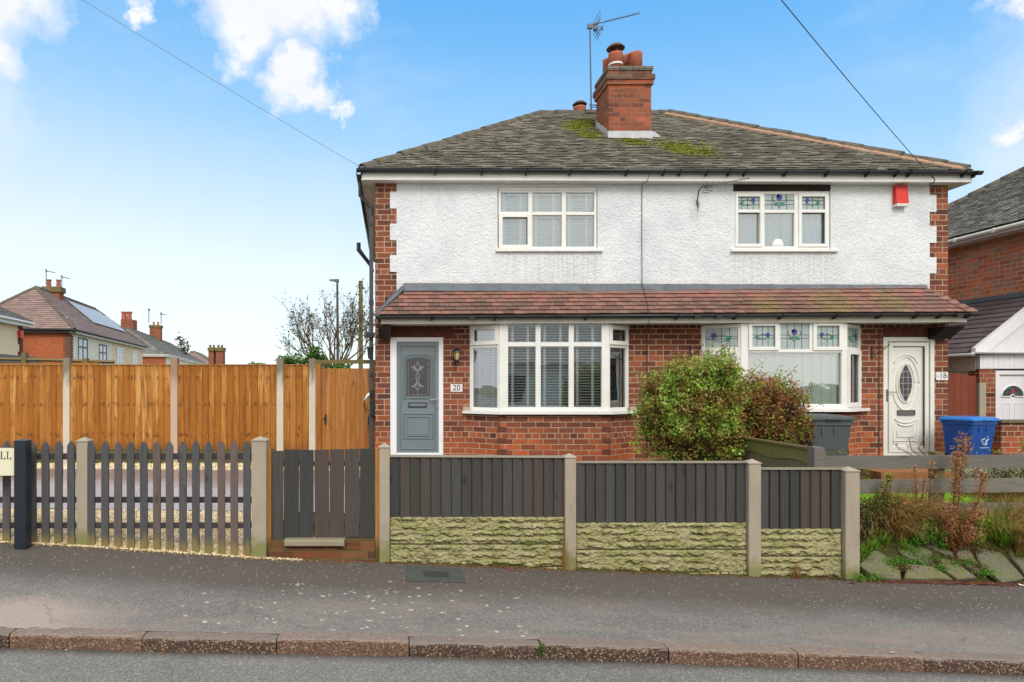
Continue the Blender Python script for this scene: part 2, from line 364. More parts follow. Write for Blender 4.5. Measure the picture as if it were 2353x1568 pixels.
def m_leaf(name, stops, rough=.55, dead=None, k=1.0, dscale=2.6, dlo=.45, dhi=.62):
    g = G(name); P = g.pos(); r = g.rnd(); col = g.ramp(r, stops)
    if dead: col = g.mix(g.step(g.noise(P, dscale, 3), dlo, dhi), col, g.ramp(r, dead))
    b = g.n('BsdfPrincipled', {'Base Color': col, 'Roughness': rough, 'Specular IOR Level': .25})
    t = g.n('BsdfTranslucent', {'Color': col}); mx = g.n('MixShader', {0: .25, 1: b.outputs[0], 2: t.outputs[0]})
    o = g.n('OutputMaterial'); g.t.links.new(mx.outputs[0], o.inputs[0]); return g.m

def m_asphalt(name, a, b, dark, rough0, rough1, speck=.0, wet=False, lichen=False, pave=False, warm=None):
    g = G(name); P = g.pos(); X, Y, Zz = g.sep(P)
    col = g.mix(g.step(g.noise(P, .8, 6, .6), .38, .64), a, b)
    fine = g.noise(P, 85, 3, .85); fine2 = g.noise(P, 48, 4, .75)
    col = g.mix(g.math('MULTIPLY', g.step(fine, .44, .60), .72), col, dark)
    agg = g.vor(P, 80, out='Color'); ag = g.sep(agg)[0]
    col = g.mix(g.math('MULTIPLY', g.step(ag, .72, 1.0), .45), col, tuple(min(1, x * 2.3) for x in a[:3]) + (1,))
    if warm: col = g.mix(g.math('MULTIPLY', g.step(g.noise(g.scale(P, .5, 1.6, 1), 1.7, 5, .6), .48, .7), .6), col, warm)
    rough = g.math('MULTIPLY_ADD', g.step(g.noise(P, 1.6, 5, .6), .35, .65), rough1 - rough0, rough0)
    if pave:
        # older resurfaced strip beside the fences, reddish-brown tarmac with pale chippings
        edge = g.math('ADD', Y, g.math('MULTIPLY', g.noise(P, 1.3, 5, .6), .5))
        st = g.step(g.math('ADD', edge, g.math('MULTIPLY', g.noise(P, 30, 4, .7), .25)), 5.72, 6.22)
        brown = g.mix(g.math('MULTIPLY', g.step(fine, .44, .64), .6), c(93, 86, 81), c(50, 46, 44))
        col = g.mix(g.math('MULTIPLY', st, .9), col, brown)
        sp = g.math('MULTIPLY', g.math('SUBTRACT', 1.0, g.step(g.vor(P, 26), .13, .20)), g.step(g.sep(g.vor(P, 26, out='Color'))[1], .60, .64))
        col = g.mix(g.math('MULTIPLY', sp, g.math('MULTIPLY_ADD', st, .75, .12)), col, c(206, 198, 190))
        # lighter dry edge by the kerb
        ke = g.step(g.math('SUBTRACT', edge, g.math('MULTIPLY', X, .027)), 5.06, 4.86)
        col = g.mix(g.math('MULTIPLY', ke, .45), col, c(150, 136, 124))
        wp = g.math('MULTIPLY', g.step(g.noise(g.scale(P, .7, 1.5, 1), 1.9, 6, .7), .47, .6), g.step(g.math('SUBTRACT', edge, g.math('MULTIPLY', X, .027)), 5.7, 5.2))
        col = g.mix(g.math('MULTIPLY', wp, g.math('MULTIPLY', g.step(fine, .40, .6), .55)), col, c(154, 138, 126))
        pk = g.math('MULTIPLY', g.step(X, -1.8, -2.5), g.step(g.math('ADD', Y, g.math('MULTIPLY', g.noise(P, 2.3, 5), .5)), 5.5, 5.2))
        col = g.mix(g.math('MULTIPLY', pk, .5), col, c(186, 168, 152))
        # cracks
        cr = g.math('MULTIPLY', g.math('SUBTRACT', 1.0, g.step(g.vor(g.vm('ADD', P, g.vm('MULTIPLY', g.n('TexNoise', {'Vector': P, 'Scale': 3.0, 'Detail': 5}).outputs[1], (.5, .5, .5)).outputs[0]).outputs[0], .75, 'DISTANCE_TO_EDGE'), .002, .008)), g.step(g.noise(P, .7, 2), .45, .6))
        col = g.mix(g.math('MULTIPLY', cr, .28), col, c(54, 52, 50))
        # moss along the foot of the fence
        ms = g.math('MULTIPLY', g.step(g.math('ADD', Y, g.math('MULTIPLY', g.noise(P, 7, 5, .7), .16)), 6.62, 6.72), g.step(g.noise(P, 3, 4), .42, .6))
        col = g.mix(g.math('MULTIPLY', ms, .8), col, c(96, 92, 40))
    if wet and not pave:
        gut = g.step(g.math('ADD', g.math('SUBTRACT', Y, g.math('MULTIPLY', X, .027)), g.math('MULTIPLY', g.noise(P, 5, 5, .7), .14)), 4.55, 4.68)
        col = g.mix(g.math('MULTIPLY', gut, .7 if name.startswith('road') else 0), col, c(54, 48, 44))
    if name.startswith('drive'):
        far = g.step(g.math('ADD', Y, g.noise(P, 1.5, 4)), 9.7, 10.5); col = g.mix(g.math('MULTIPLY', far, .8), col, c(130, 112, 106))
    if lichen:
        cxm = g.vm('DISTANCE', g.comb(g.math('MULTIPLY', X, .55), Y, 0.0), (-.10, 5.12, 0)).outputs['Value']
        m2 = g.math('SUBTRACT', 1.0, g.step(cxm, .1, .95))
        v2 = g.vor(g.vm('ADD', P, g.vm('MULTIPLY', g.n('TexNoise', {'Vector': P, 'Scale': 25.0}).outputs[1], (.05, .05, 0)).outputs[0]).outputs[0], 11)
        vc = g.sep(g.vor(P, 11, out='Color'))[0]
        ring = g.math('MULTIPLY', g.math('SUBTRACT', 1.0, g.step(v2, .17, .26)), g.step(g.math('ADD', vc, g.math('MULTIPLY', m2, .80)), .98, 1.02))
        ring = g.math('MULTIPLY', ring, g.step(g.noise(P, 60, 3), .36, .5))
        col = g.mix(g.math('MULTIPLY', ring, .85), col, c(186, 190, 166))
    hh = g.math('ADD', fine2, g.math('MULTIPLY', ag, .5))
    return g.out(col, rough, g.bump(hh, .6, .006), spec=.5 if wet else .35)

M = {}
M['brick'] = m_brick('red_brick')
M['soldier'] = m_brick('soldier_brick', bw=.25, bh=.0923, rot=True, cols=[c(70, 40, 32), c(96, 50, 38), c(112, 58, 42)], mortar=c(86, 66, 52), zones=False)
M['brick_far'] = m_brick('orange_brick', bw=.225, bh=.075, cols=[c(172, 84, 52), c(190, 98, 60), c(176, 92, 62)], mortar=c(176, 132, 100), zones=False)
M['brick_side'] = m_brick('weathered_brick', bw=.25, bh=.0923, cols=[c(178, 104, 76), c(206, 120, 80), c(200, 136, 106), c(158, 130, 114), c(210, 128, 88), c(222, 118, 76)], mortar=c(206, 184, 156), zones=False)
M['brick_stack'] = m_brick('chimney_brick', bw=.24, bh=.0925, cols=[c(112, 72, 58), c(142, 84, 62), c(166, 94, 64), c(134, 80, 62), c(178, 98, 66)], mortar=c(150, 118, 96), zones=False)
M['render'] = m_render()
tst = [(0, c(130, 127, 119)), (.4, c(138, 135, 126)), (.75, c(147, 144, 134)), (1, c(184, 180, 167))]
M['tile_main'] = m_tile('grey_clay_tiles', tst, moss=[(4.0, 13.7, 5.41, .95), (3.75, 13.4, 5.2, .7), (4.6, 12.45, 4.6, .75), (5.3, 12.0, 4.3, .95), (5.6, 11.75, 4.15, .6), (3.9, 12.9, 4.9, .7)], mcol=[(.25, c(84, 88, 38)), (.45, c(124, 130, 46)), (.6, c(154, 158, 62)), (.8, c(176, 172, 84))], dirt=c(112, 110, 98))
M['tile_lean'] = m_tile('red_clay_tiles', [(0, c(98, 78, 72)), (.35, c(128, 94, 84)), (.6, c(144, 104, 91)), (.85, c(156, 103, 90)), (1, c(162, 110, 98))], moss=[(7.3, 10.8, 1.3, 1.0), (8.3, 10.85, 1.3, .7), (6.2, 10.75, 1.22, .7)], dirt=c(112, 92, 84), speck=.8, mk=.6, mcol=[(.25, c(104, 92, 56)), (.5, c(122, 112, 66)), (.7, c(140, 128, 84))])
M['tile_far'] = m_tile('brown_far_tiles', [(0, c(126, 106, 100)), (1, c(152, 130, 122))], dirt=c(122, 108, 102), speck=.2)
M['tile_grey'] = m_tile('grey_far_tiles', [(0, c(96, 96, 94)), (1, c(134, 134, 128))], dirt=c(104, 108, 92), speck=.2)
M['tile_nb'] = m_tile('neighbour_tiles', [(0, c(140, 139, 132)), (1, c(184, 182, 172))], dirt=c(140, 140, 128), speck=.3)
M['tile_porch'] = m_tile('plum_tiles', [(0, c(84, 74, 76)), (1, c(108, 94, 94))], dirt=c(88, 80, 80), speck=.1)
M['ridge'] = m_plain('ridge_tile', c(104, 98, 86), .85, nz=.45, nsc=9, bump=.004)
M['mortar_pink'] = m_plain('hip_mortar', c(186, 148, 122), .9, nz=.35, nsc=14, bump=.01)
M['lead'] = m_plain('lead_flashing', c(98, 106, 114), .55, nz=.35, nsc=5, bump=.004)
M['lead_pale'] = m_plain('pale_lead', c(182, 186, 192), .5, nz=.25, nsc=7, bump=.003)
M['upvc'] = m_plain('white_upvc', c(232, 232, 228), .32, spec=.5, nz=.10, nsc=3)
M['upvc_cream'] = m_plain('cream_board', c(222, 218, 206), .5, nz=.18, nsc=4)
M['upvc_white'] = m_plain('bright_white_board', c(234, 236, 240), .4, nz=.08, nsc=4)
M['gutter'] = m_plain('black_gutter', c(46, 50, 54), .35, spec=.5, nz=.45, nsc=6)
M['gutter_grey'] = m_plain('grey_downpipe', c(70, 70, 72), .45, spec=.5, nz=.3, nsc=4)
M['black'] = m_plain('black_metal', c(30, 30, 32), .4, spec=.5)
M['timber_dark'] = m_plain('dark_lintel', c(52, 42, 40), .85, nz=.4, nsc=20)
M['sandstone'] = m_plain('cream_pebbledash', c(180, 164, 144), .9, nz=.25, nsc=12, bump=.006)
M['terracotta'] = m_plain('terracotta', c(176, 102, 78), .8, nz=.3, nsc=10, bump=.004)
M['flaunch'] = m_plain('lichened_mortar', c(122, 118, 100), .95, nz=.5, nsc=22, bump=.012)
M['steel_dark'] = m_plain('cowl_metal', c(90, 62, 56), .6, nz=.3, nsc=12)
M['alu'] = m_plain('dull_aluminium', c(96, 98, 104), .5, metal=.4)
M['door_grey'] = m_plain('slate_grey_door', c(116, 128, 133), .38, spec=.5, nz=.06, nsc=5)
M['door_white'] = m_plain('ivory_door', c(226, 225, 216), .35, spec=.5, nz=.07, nsc=5)
M['chrome'] = m_plain('satin_chrome', c(190, 192, 196), .25, metal=.9)
M['silverline'] = m_plain('leaded_silver', c(186, 190, 190), .35, metal=.3)
M['leadline'] = m_plain('lead_came', c(70, 72, 76), .5)
M['purple'] = m_plain('purple_glass', c(66, 56, 140), .3); M['greenglass'] = m_plain('green_glass', c(52, 132, 110), .3)
M['glass'] = m_glass('window_glass', .12, (.93, .95, .95, 1)); M['glass_up'] = m_glass('upper_window_glass', .13, (.80, .87, .89, 1)); M['glass_dark'] = m_plain('obscure_glass', c(78, 76, 80), .25, spec=.6, nz=.25, nsc=9)
M['glass_stained'] = m_plain('obscure_pale_glass', c(168, 182, 182), .18, spec=.6, nz=.2, nsc=9)
M['shutter'] = m_plain('white_shutter', c(236, 240, 240), .5)
M['blind'] = m_plain('sage_vertical_blind', c(222, 236, 228), .7)
M['curtain'] = m_plain('net_curtain', c(214, 220, 226), .8)
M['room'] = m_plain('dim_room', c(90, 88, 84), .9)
M['red_alarm'] = m_plain('red_alarm_plastic', c(214, 54, 48), .4, nz=.12, nsc=6)
M['plaque'] = m_plain('white_plaque', c(228, 226, 226), .4); M['ink'] = m_plain('black_lettering', c(36, 38, 46), .5)
M['amber'] = m_plain('amber_glass', c(206, 180, 120), .2, spec=.6)
M['front_wood'] = m_wood('charcoal_stained_boards', [(0, c(62, 63, 62)), (.4, c(72, 69, 66)), (.7, c(82, 73, 67)), (1, c(76, 77, 74))], .5, dark=c(36, 36, 37), fine=2.2)
M['picket_wood'] = m_wood('charcoal_stained_pickets', [(0, c(82, 83, 85)), (.5, c(94, 91, 91)), (1, c(106, 93, 88))], .5, dark=c(50, 50, 54), algae=(-1.83, .26, c(136, 122, 66)))
M['rail_wood'] = m_wood('charcoal_rails', [(0, c(58, 52, 52)), (1, c(72, 66, 66))], .4, vert=False)
M['cap_wood'] = m_wood('weathered_capping', [(0, c(128, 122, 108)), (1, c(140, 132, 118))], .4, vert=False)
M['orange_wood'] = m_wood('golden_fence_boards', [(0, c(156, 98, 42)), (.35, c(186, 124, 56)), (.7, c(198, 142, 74)), (1, c(218, 168, 104))], .6, dark=c(92, 54, 22), stain=(c(154, 96, 34), c(104, 66, 28)), rows=True, fine=1.5, sts=.55)
M['gate_wood'] = m_wood('golden_gate_boards', [(0, c(160, 106, 56)), (.5, c(176, 120, 66)), (1, c(188, 134, 82))], .5, dark=c(98, 60, 30), stain=(c(158, 102, 46), c(120, 76, 36)), fine=1.5)
M['post_wood'] = m_wood('tan_timber', [(0, c(156, 108, 56)), (1, c(176, 120, 64))], .45, dark=c(84, 58, 32), algae=(-1.75, .25, c(74, 70, 32)))
M['grey_rail'] = m_wood('silvered_rails', [(0, c(104, 102, 94)), (1, c(120, 116, 106))], .55, vert=False, dark=c(68, 72, 72))
M['lap_wood'] = m_wood('mossy_lap_boards', [(0, c(104, 100, 76)), (.5, c(124, 118, 94)), (1, c(112, 116, 64))], .5, vert=False, dark=c(52, 52, 34))
M['red_wood'] = m_wood('red_brown_gate', [(0, c(120, 62, 42)), (.5, c(136, 74, 52)), (1, c(110, 58, 44))], .5, dark=c(70, 36, 28))
M['old_wood'] = m_wood('mossy_old_timber', [(0, c(112, 100, 66)), (1, c(128, 112, 78))], .5, vert=False)
M['concrete'] = m_concrete('fence_post_concrete')
M['concrete_w'] = m_concrete('pale_post_concrete', c(206, 198, 182), c(120, 112, 84), gz=-1.75, lich=.22)
M['rock'] = m_rock()
M['stone_dark'] = m_concrete('mossy_gravel_board', c(120, 112, 88), c(84, 84, 46), gz=-1.3, lich=.8)
M['asphalt'] = m_asphalt('road_asphalt', c(118, 117, 113), c(130, 129, 125), c(54, 54, 53), .65, .9, wet=True)
M['pavement'] = m_asphalt('pavement_tarmac', c(116, 115, 111), c(130, 127, 122), c(72, 71, 69), .55, .9, pave=True, lichen=True, warm=c(138, 122, 112))
M['drive'] = m_asphalt('driveway_tarmac', c(186, 188, 196), c(172, 172, 180), c(128, 126, 132), .12, .3, wet=True)  # pale base colour stands in for sky reflected on wet tarmac
M['patch'] = m_asphalt('cover_frame_concrete', c(74, 80, 77), c(84, 88, 84), c(50, 54, 52), .8, .9)
M['iron'] = m_plain('cast_iron', c(66, 68, 68), .6, nz=.4, nsc=60, bump=.004)
g = G('kerb_aggregate'); P = g.pos(); v = g.sep(g.vor(P, 110, out='Color'))
Nz = g.sep(g.n('NewGeometry').outputs['Normal'])[2]
rk_ = g.rnd(); colf = g.ramp(v[0], [(0, c(54, 41, 35)), (.5, c(76, 61, 52)), (.8, c(100, 81, 68)), (1, c(176, 152, 130))], 'LINEAR')
colf = g.mix(g.math('MULTIPLY', g.step(rk_, .3, 1.0), .38), colf, g.mix(v[1], c(96, 70, 56), c(176, 138, 112)))
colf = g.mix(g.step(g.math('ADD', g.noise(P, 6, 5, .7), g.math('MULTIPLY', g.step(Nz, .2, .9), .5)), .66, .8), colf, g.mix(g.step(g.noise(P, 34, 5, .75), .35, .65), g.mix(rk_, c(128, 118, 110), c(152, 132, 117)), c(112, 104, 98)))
colf = g.mix(g.step(g.sep(g.n('NewGeometry').outputs['Position'])[1], 0, 1), colf, colf)
M['kerb'] = g.out(colf, .75, g.bump(g.math('ADD', v[0], g.noise(P, 50, 4)), .8, .008))
g = G('soil_and_grass'); P = g.pos()
col = g.mix(g.step(g.noise(P, 3, 6, .65), .4, .6), c(86, 92, 44), c(78, 66, 46)); col = g.mix(g.math('MULTIPLY', g.noise(P, 40, 4), .6), col, c(48, 44, 28))
M['soil'] = g.out(col, .95, g.bump(g.noise(P, 40, 5, .7), .8, .02), spec=.1)
g = G('field_ground'); P = g.pos(); M['ground'] = g.out(g.mix(g.noise(P, .4, 6), c(84, 96, 52), c(110, 104, 78)), .95, spec=.1)
g = G('lawn_green'); P = g.pos(); M['lawn'] = g.out(g.mix(g.noise(P, 12, 5), c(104, 150, 34), c(128, 176, 44)), .9, g.bump(g.noise(P, 80, 4), .6, .01), spec=.15)
g = G('gravel_stones'); r_ = g.rnd(); M['gravel'] = g.out(g.ramp(r_, [(0, c(150, 132, 100)), (.3, c(196, 174, 134)), (.6, c(222, 204, 164)), (.85, c(236, 224, 196)), (1, c(168, 158, 144))]), .7, spec=.3)
g = G('gravel_bed_soil'); P = g.pos(); M['gravel_bed'] = g.out(g.ramp(g.noise(P, 70, 4, .8), [(.35, c(120, 104, 76)), (.5, c(186, 164, 124)), (.65, c(216, 198, 158))]), .9, g.bump(g.noise(P, 60, 3), .9, .02))
M['old_brick'] = m_brick('step_brick', bw=.25, bh=.085, cols=[c(84, 60, 42), c(124, 76, 50), c(140, 82, 56), c(102, 90, 52)], mortar=c(104, 96, 60), zones=False)
g = G('bank_stone'); P = g.pos(); r_ = g.rnd()
col = g.ramp(r_, [(0, c(104, 96, 76)), (.35, c(118, 102, 84)), (.65, c(96, 98, 84)), (1, c(112, 104, 76))])
col = g.mix(g.step(g.noise(P, 7, 6, .7), .42, .66), col, c(96, 98, 84)); col = g.mix(g.math('MULTIPLY', g.step(g.noise(P, 5, 5, .7), .46, .62), .75), col, c(98, 104, 50))
col = g.mix(g.math('MULTIPLY', g.step(g.noise(P, 90, 4, .7), .5, .8), .5), col, c(190, 186, 172))
M['slab'] = g.out(col, .85, g.bump(g.noise(P, 26, 6, .7), .8, .02), spec=.25)
M['bin_grey'] = m_plain('grey_bin_plastic', c(80, 86, 90), .5, nz=.12, nsc=4, bump=.002)
M['bin_blue'] = m_plain('blue_bin_plastic', c(24, 76, 152), .42, nz=.10, nsc=5)
M['bin_lid'] = m_plain('blue_bin_lid', c(44, 124, 206), .35, spec=.5)
M['logo'] = m_plain('white_print', c(214, 226, 236), .6)
M['sign_plate'] = m_plain('cream_sign_plate', c(222, 218, 190), .35); M['sign_black'] = m_plain('navy_black_plastic', c(36, 44, 56), .35, nz=.3, nsc=30, bump=.002)
M['bark'] = m_plain('bark', c(104, 90, 66), .9, nz=.35, nsc=14, bump=.01)
M['twig_dark'] = m_plain('twig_bark', c(84, 68, 56), .9, nz=.3, nsc=20)
M['twig_red'] = m_plain('shrub_twig', c(98, 58, 44), .9, nz=.3, nsc=20)
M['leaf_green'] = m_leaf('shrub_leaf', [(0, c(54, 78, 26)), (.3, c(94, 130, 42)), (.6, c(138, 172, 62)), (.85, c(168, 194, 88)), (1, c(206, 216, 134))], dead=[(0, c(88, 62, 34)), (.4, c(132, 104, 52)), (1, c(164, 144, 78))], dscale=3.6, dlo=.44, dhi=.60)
M['leaf_brown'] = m_leaf('browned_shrub_leaf', [(0, c(78, 46, 34)), (.35, c(130, 78, 50)), (.7, c(172, 114, 72)), (1, c(204, 162, 104))], dead=[(0, c(92, 96, 36)), (.5, c(126, 140, 50)), (1, c(156, 174, 72))], dscale=4.5, dlo=.47, dhi=.56)
M['leaf_tree'] = m_leaf('late_tree_leaf', [(0, c(60, 64, 40)), (.5, c(92, 88, 56)), (1, c(118, 112, 66))])
M['leaf_dark'] = m_leaf('evergreen_leaf', [(0, c(46, 78, 32)), (.5, c(74, 112, 44)), (1, c(104, 140, 64))])
M['leaf_weed'] = m_leaf('weed_leaf', [(0, c(56, 92, 28)), (.5, c(84, 138, 38)), (1, c(122, 172, 60))])
M['leaf_rust'] = m_leaf('rusty_dead_leaf', [(0, c(104, 64, 38)), (.5, c(158, 108, 66)), (1, c(200, 156, 110))])
M['leaf_silver'] = m_leaf('silver_foliage', [(0, c(96, 110, 92)), (.5, c(148, 162, 144)), (1, c(186, 196, 180))])
M['grass_dry'] = m_leaf('dry_grass', [(0, c(122, 96, 48)), (.5, c(168, 138, 78)), (1, c(190, 168, 108))])
M['grass_green'] = m_leaf('green_grass', [(0, c(76, 112, 30)), (.5, c(104, 152, 38)), (1, c(138, 184, 56))])
M['litter'] = m_leaf('fallen_leaf', [(0, c(92, 48, 30)), (.5, c(140, 78, 48)), (1, c(176, 120, 70))])
M['white_item'] = m_plain('crumpled_white_plastic', c(214, 216, 220), .4)
M['cream_wall'] = m_plain('cream_wall', c(246, 243, 226), .85, nz=.08, nsc=3); M['peach_wall'] = m_plain('peach_wall', c(246, 224, 190), .85, nz=.08, nsc=3)
M['grey_frame'] = m_plain('grey_window_frame', c(92, 94, 90), .5); M['far_glass'] = m_plain('pale_far_glass', c(196, 204, 208), .2, spec=.6)
M['solar'] = m_plain('solar_panel_glass', c(150, 156, 166), .3, spec=.5, metal=0.0)
M['moss'] = m_plain('moss', c(112, 126, 30), .95, nz=.5, nsc=30, bump=.01)
M['cable'] = m_plain('grey_cable', c(70, 66, 62), .6)
M['white_plastic'] = m_plain('white_plastic', c(224, 226, 226), .35)
M['orange_step'] = m_plain('terracotta_paving', c(146, 98, 62), .85, nz=.25, nsc=9)

M['leaf_mixed'] = m_leaf('mixed_weed_leaf', [(0, c(58, 60, 28)), (.4, c(88, 100, 38)), (.8, c(120, 136, 52)), (1, c(150, 140, 80))], dead=[(0, c(92, 66, 36)), (1, c(140, 112, 62))])
M['red_paint'] = m_plain('red_paint', c(150, 54, 50), .8, nz=.5, nsc=40)
M['stone_dark2'] = m_concrete('green_step_slab', c(158, 150, 126), c(112, 116, 62), gz=-2.2, lich=.45)
M['pole_moss'] = m_plain('mossy_pole', c(122, 116, 70), .9, nz=.3, nsc=9)
M['brick_dk2'] = m_plain('dark_quoin_brick', c(120, 88, 70), .9, nz=.3, nsc=9)

M['cable_pale'] = m_plain('pale_cable', c(140, 142, 144), .6)
M['bin_lid_grey'] = m_plain('grey_bin_lid', c(66, 72, 76), .45, spec=.5)
g = G('top_stained_concrete'); P = g.pos(); X, Y, Zz = g.sep(P)
col = g.mix(g.noise(P, 3, 5, .6), c(214, 206, 190), c(184, 174, 156)); col = g.mix(g.math('MULTIPLY', g.step(g.noise(P, 150, 2), .5, .7), .25), col, c(130, 122, 106))
dk = g.step(g.math('ADD', Zz, g.math('MULTIPLY', g.noise(g.scale(P, 16, 16, 3), 1.0, 4), .75)), .28, .60)
col = g.mix(g.math('MULTIPLY', dk, .8), col, c(98, 88, 66)); col = g.mix(g.math('MULTIPLY', g.math('MULTIPLY', g.step(X, -4.2, -4.1), g.step(X, -3.5, -3.6)), .5), col, c(176, 132, 108))
M['concrete_w'] = g.out(col, .88, g.bump(g.noise(P, 120, 4, .7), .5, .004), spec=.2)
M['leaf_gold'] = m_leaf('golden_litter', [(0, c(150, 104, 44)), (.5, c(196, 156, 74)), (1, c(214, 190, 120))])
M['leaf_litter_mix'] = m_leaf('mixed_litter', [(0, c(58, 44, 30)), (.4, c(96, 70, 44)), (.8, c(128, 108, 62)), (1, c(104, 116, 56))])
# ------------------------------------------------------------ terrain
TF = [(-30, -.70), (-10, -1.30), (-4, -1.60), (-3.1, -1.645), (-1.3, -1.765), (-.07, -1.823), (1.8, -1.90), (3.7, -1.965), (4.66, -1.99), (6.5, -2.04), (30, -3.0)]
TK = [(-30, -.72), (-10, -1.42), (-2.72, -1.74), (1.05, -1.86), (4.7, -2.02), (30, -3.05)]
def zf(x): return tab(x, TF)
def zk(x): return tab(x, TK)
def yk(x): return 4.53 + .0274 * (min(max(x, -14), 20) + 2.72)
def zpav(x, y):
    a = yk(x) + .125; t = min(max((y - a) / (6.72 - a), 0), 1)
    return zk(x) * (1 - t) + zf(x) * t + .012 * math.sin(x * 1.3 + y) * t * (1 - t) * 4
def zroad(x, y): return zk(x) - .105 + .022 * min(yk(x) - y, 3.5) - .0 + .02 * min(max(yk(x) - y - .25, 0), .5)
def zyard(x, y):
    if y < 6.64 and x <= 4.45: return zf(x) - .012
    t = min(max((y - 6.72) / 4.6, 0), 1)
    if x > 4.45:
        b = min(max((y - 6.60) / .62, 0), 1); b = b * b * (3 - 2 * b)
        z = zf(x) + (-1.52 - zf(x)) * b
        t2 = min(max((y - 7.3) / 2.6, 0), 1)
        return z + (-1.30 + 1.52) * t2
    z = (1 - t) * (zf(x) + .03) + t * (-1.42 if x < -.3 else -1.36)
    return z
def sheet(name, mat, xs, ys, zfun, skirt=.25, smooth=True):
    mb = MB(); nu, nv = len(xs) - 1, len(ys) - 1
    mb.grid(lambda i, j: (xs[i], ys[j](xs[i]) if callable(ys[j]) else ys[j], zfun(xs[i], ys[j](xs[i]) if callable(ys[j]) else ys[j])), nu, nv)
    return struct(mb, name, mat, smooth)
def fr(a, b, s): n = max(1, round((b - a) / s)); return [a + (b - a) * i / n for i in range(n + 1)]
mb = MB(); mb.face([(-900, -900, -3.6), (900, -900, -3.6), (900, 900, -3.6), (-900, 900, -3.6)]); struct(mb, 'ground', M['ground'])
xs = fr(-26, 26, .25)
sheet('pavement', M['pavement'], xs, [(lambda x, t=t: (yk(x) + .10) * (1 - t) + 6.70 * t) for t in [i / 10 for i in range(11)]], zpav)
sheet('road', M['asphalt'], xs, [(lambda x, t=t: -2.5 * (1 - t) + (yk(x) + .02) * t) for t in [i / 12 for i in range(13)]], zroad)
sheet('garden_ground', M['soil'], xs, [6.58, 6.62, 6.66, 6.72, 6.8, 6.9, 7.0, 7.1, 7.22, 7.35] + fr(7.6, 11.35, .25) + [14, 18, 24, 40, 60], zyard)
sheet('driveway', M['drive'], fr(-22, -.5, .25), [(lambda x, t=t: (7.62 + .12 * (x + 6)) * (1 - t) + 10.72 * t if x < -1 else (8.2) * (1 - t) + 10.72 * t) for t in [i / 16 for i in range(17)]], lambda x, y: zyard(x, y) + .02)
sheet('gravel_bed', M['gravel_bed'], fr(-22, -1.30, .25), [6.60, 6.62, 6.66, 6.72, 6.75] + fr(6.8, 8.4, .2), lambda x, y: zyard(x, y) + .008)
sheet('gravel_strip', M['gravel_bed'], fr(-22, -.5, .25), [10.7, 11.0, 11.3, 11.6], lambda x, y: zyard(x, y) + .008)
sheet('lawn', M['lawn'], fr(4.9, 11.5, .25), fr(7.75, 8.95, .2), lambda x, y: zyard(x, y) + .012)
mb = MB(); mb.box(6.75, 7.78, 9.0, 11.0, -1.5, -1.235); struct(mb, 'garden_path', M['orange_step'])
# far side of the road (seen mirrored in the windows)
sheet('pavement_opposite', M['pavement'], fr(-26, 26, 1), [-4.5, -3.5, -2.5], lambda x, y: zk(x) + .05)
sheet('garden_opposite', M['soil'], fr(-40, 40, 2), [-40, -15, -4.5], lambda x, y: zk(min(max(x, -26), 26)) + .03)

# kerb: precast stones with open joints
joints = [328, 636, 940, 1243, 1535, 1832, 2122]
mb = MB(); x = -2.72 - .915 * 6 + .0
xj = [(j - CX) * yk(-1 + k * .9) / F0 for k, j in enumerate(joints)]
edges = [xj[0] - .915 * k for k in range(14, 0, -1)] + xj + [xj[-1] + .915 * k for k in range(1, 16)]
rk = random.Random(3)
for a, b in zip(edges, edges[1:]):
    dz_ = rk.uniform(-.005, .005); dyk = rk.uniform(-.006, .006); gap = .004
    sec = [(0, -.26), (0, -.02), (.006, -.008), (.020, 0.0), (.125, .004), (.125, -.26)]
    n = 10; rows = []
    for i in range(n + 1):
        X = a + gap + (b - a - 2 * gap) * i / n; rnd_ = .004 * math.sin(i * 1.7 + a * 5)
        e = .006 if i in (0, n) else 0
        rows.append([(X, yk(X) + dyk + q[0] + (e if k < 3 else 0) + rk.uniform(-.0015, .0015), zk(X) + dz_ + q[1] - (e if k in (2, 3, 4) else 0) + rk.uniform(-.0015, .0015)) for k, q in enumerate(sec)])
    vs = [p for r_ in rows for p in r_]; m = len(sec); fs = []
    for i in range(n):
        for k in range(m):
            k2 = (k + 1) % m; fs.append((i * m + k, i * m + k2, (i + 1) * m + k2, (i + 1) * m + k))
    fs += [tuple(range(m)), tuple(n * m + k for k in range(m - 1, -1, -1))]
    mb.mesh(vs, fs, rk.random())
struct(mb, 'kerb', M['kerb'])

# loose gravel stones behind the picket fence and below the tall fence
def pebbles(name, n, fx, fy, fz, r0, r1, label):
    rg = random.Random(5); vs = []; fs = []; rr = []
    for i in range(n):
        x = fx(rg); y = fy(rg, x); z = fz(x, y); r = rg.uniform(r0, r1); a = rg.uniform(0, 6.28); ca, sa = math.cos(a), math.sin(a)
        sx, sy, sz = r * rg.uniform(.8, 1.5), r * rg.uniform(.7, 1.1), r * rg.uniform(.5, .9)
        k = len(vs); t = rg.uniform(-.4, .4)
        for (px, py, pz) in ((1, t, 0), (t, 1, .2), (-1, .2, t), (.2, -1, 0), (.1, .1, 1), (0, 0, -1)):
            px *= sx; py *= sy; pz *= sz; vs.append((x + px * ca - py * sa, y + px * sa + py * ca, z + r * .45 + pz))
        q = rg.random()
        for f in ((0, 1, 4), (1, 2, 4), (2, 3, 4), (3, 0, 4), (1, 0, 5), (2, 1, 5), (3, 2, 5), (0, 3, 5)): fs.append(tuple(k + j for j in f)); rr.append(q)
    mb = MB(); mb.v, mb.f, mb.r = vs, fs, rr
    o = part(mb, name, M['gravel'], None, False, loc=(0, 0, 0)); tag(o, label, 'gravel', None, 'stuff')
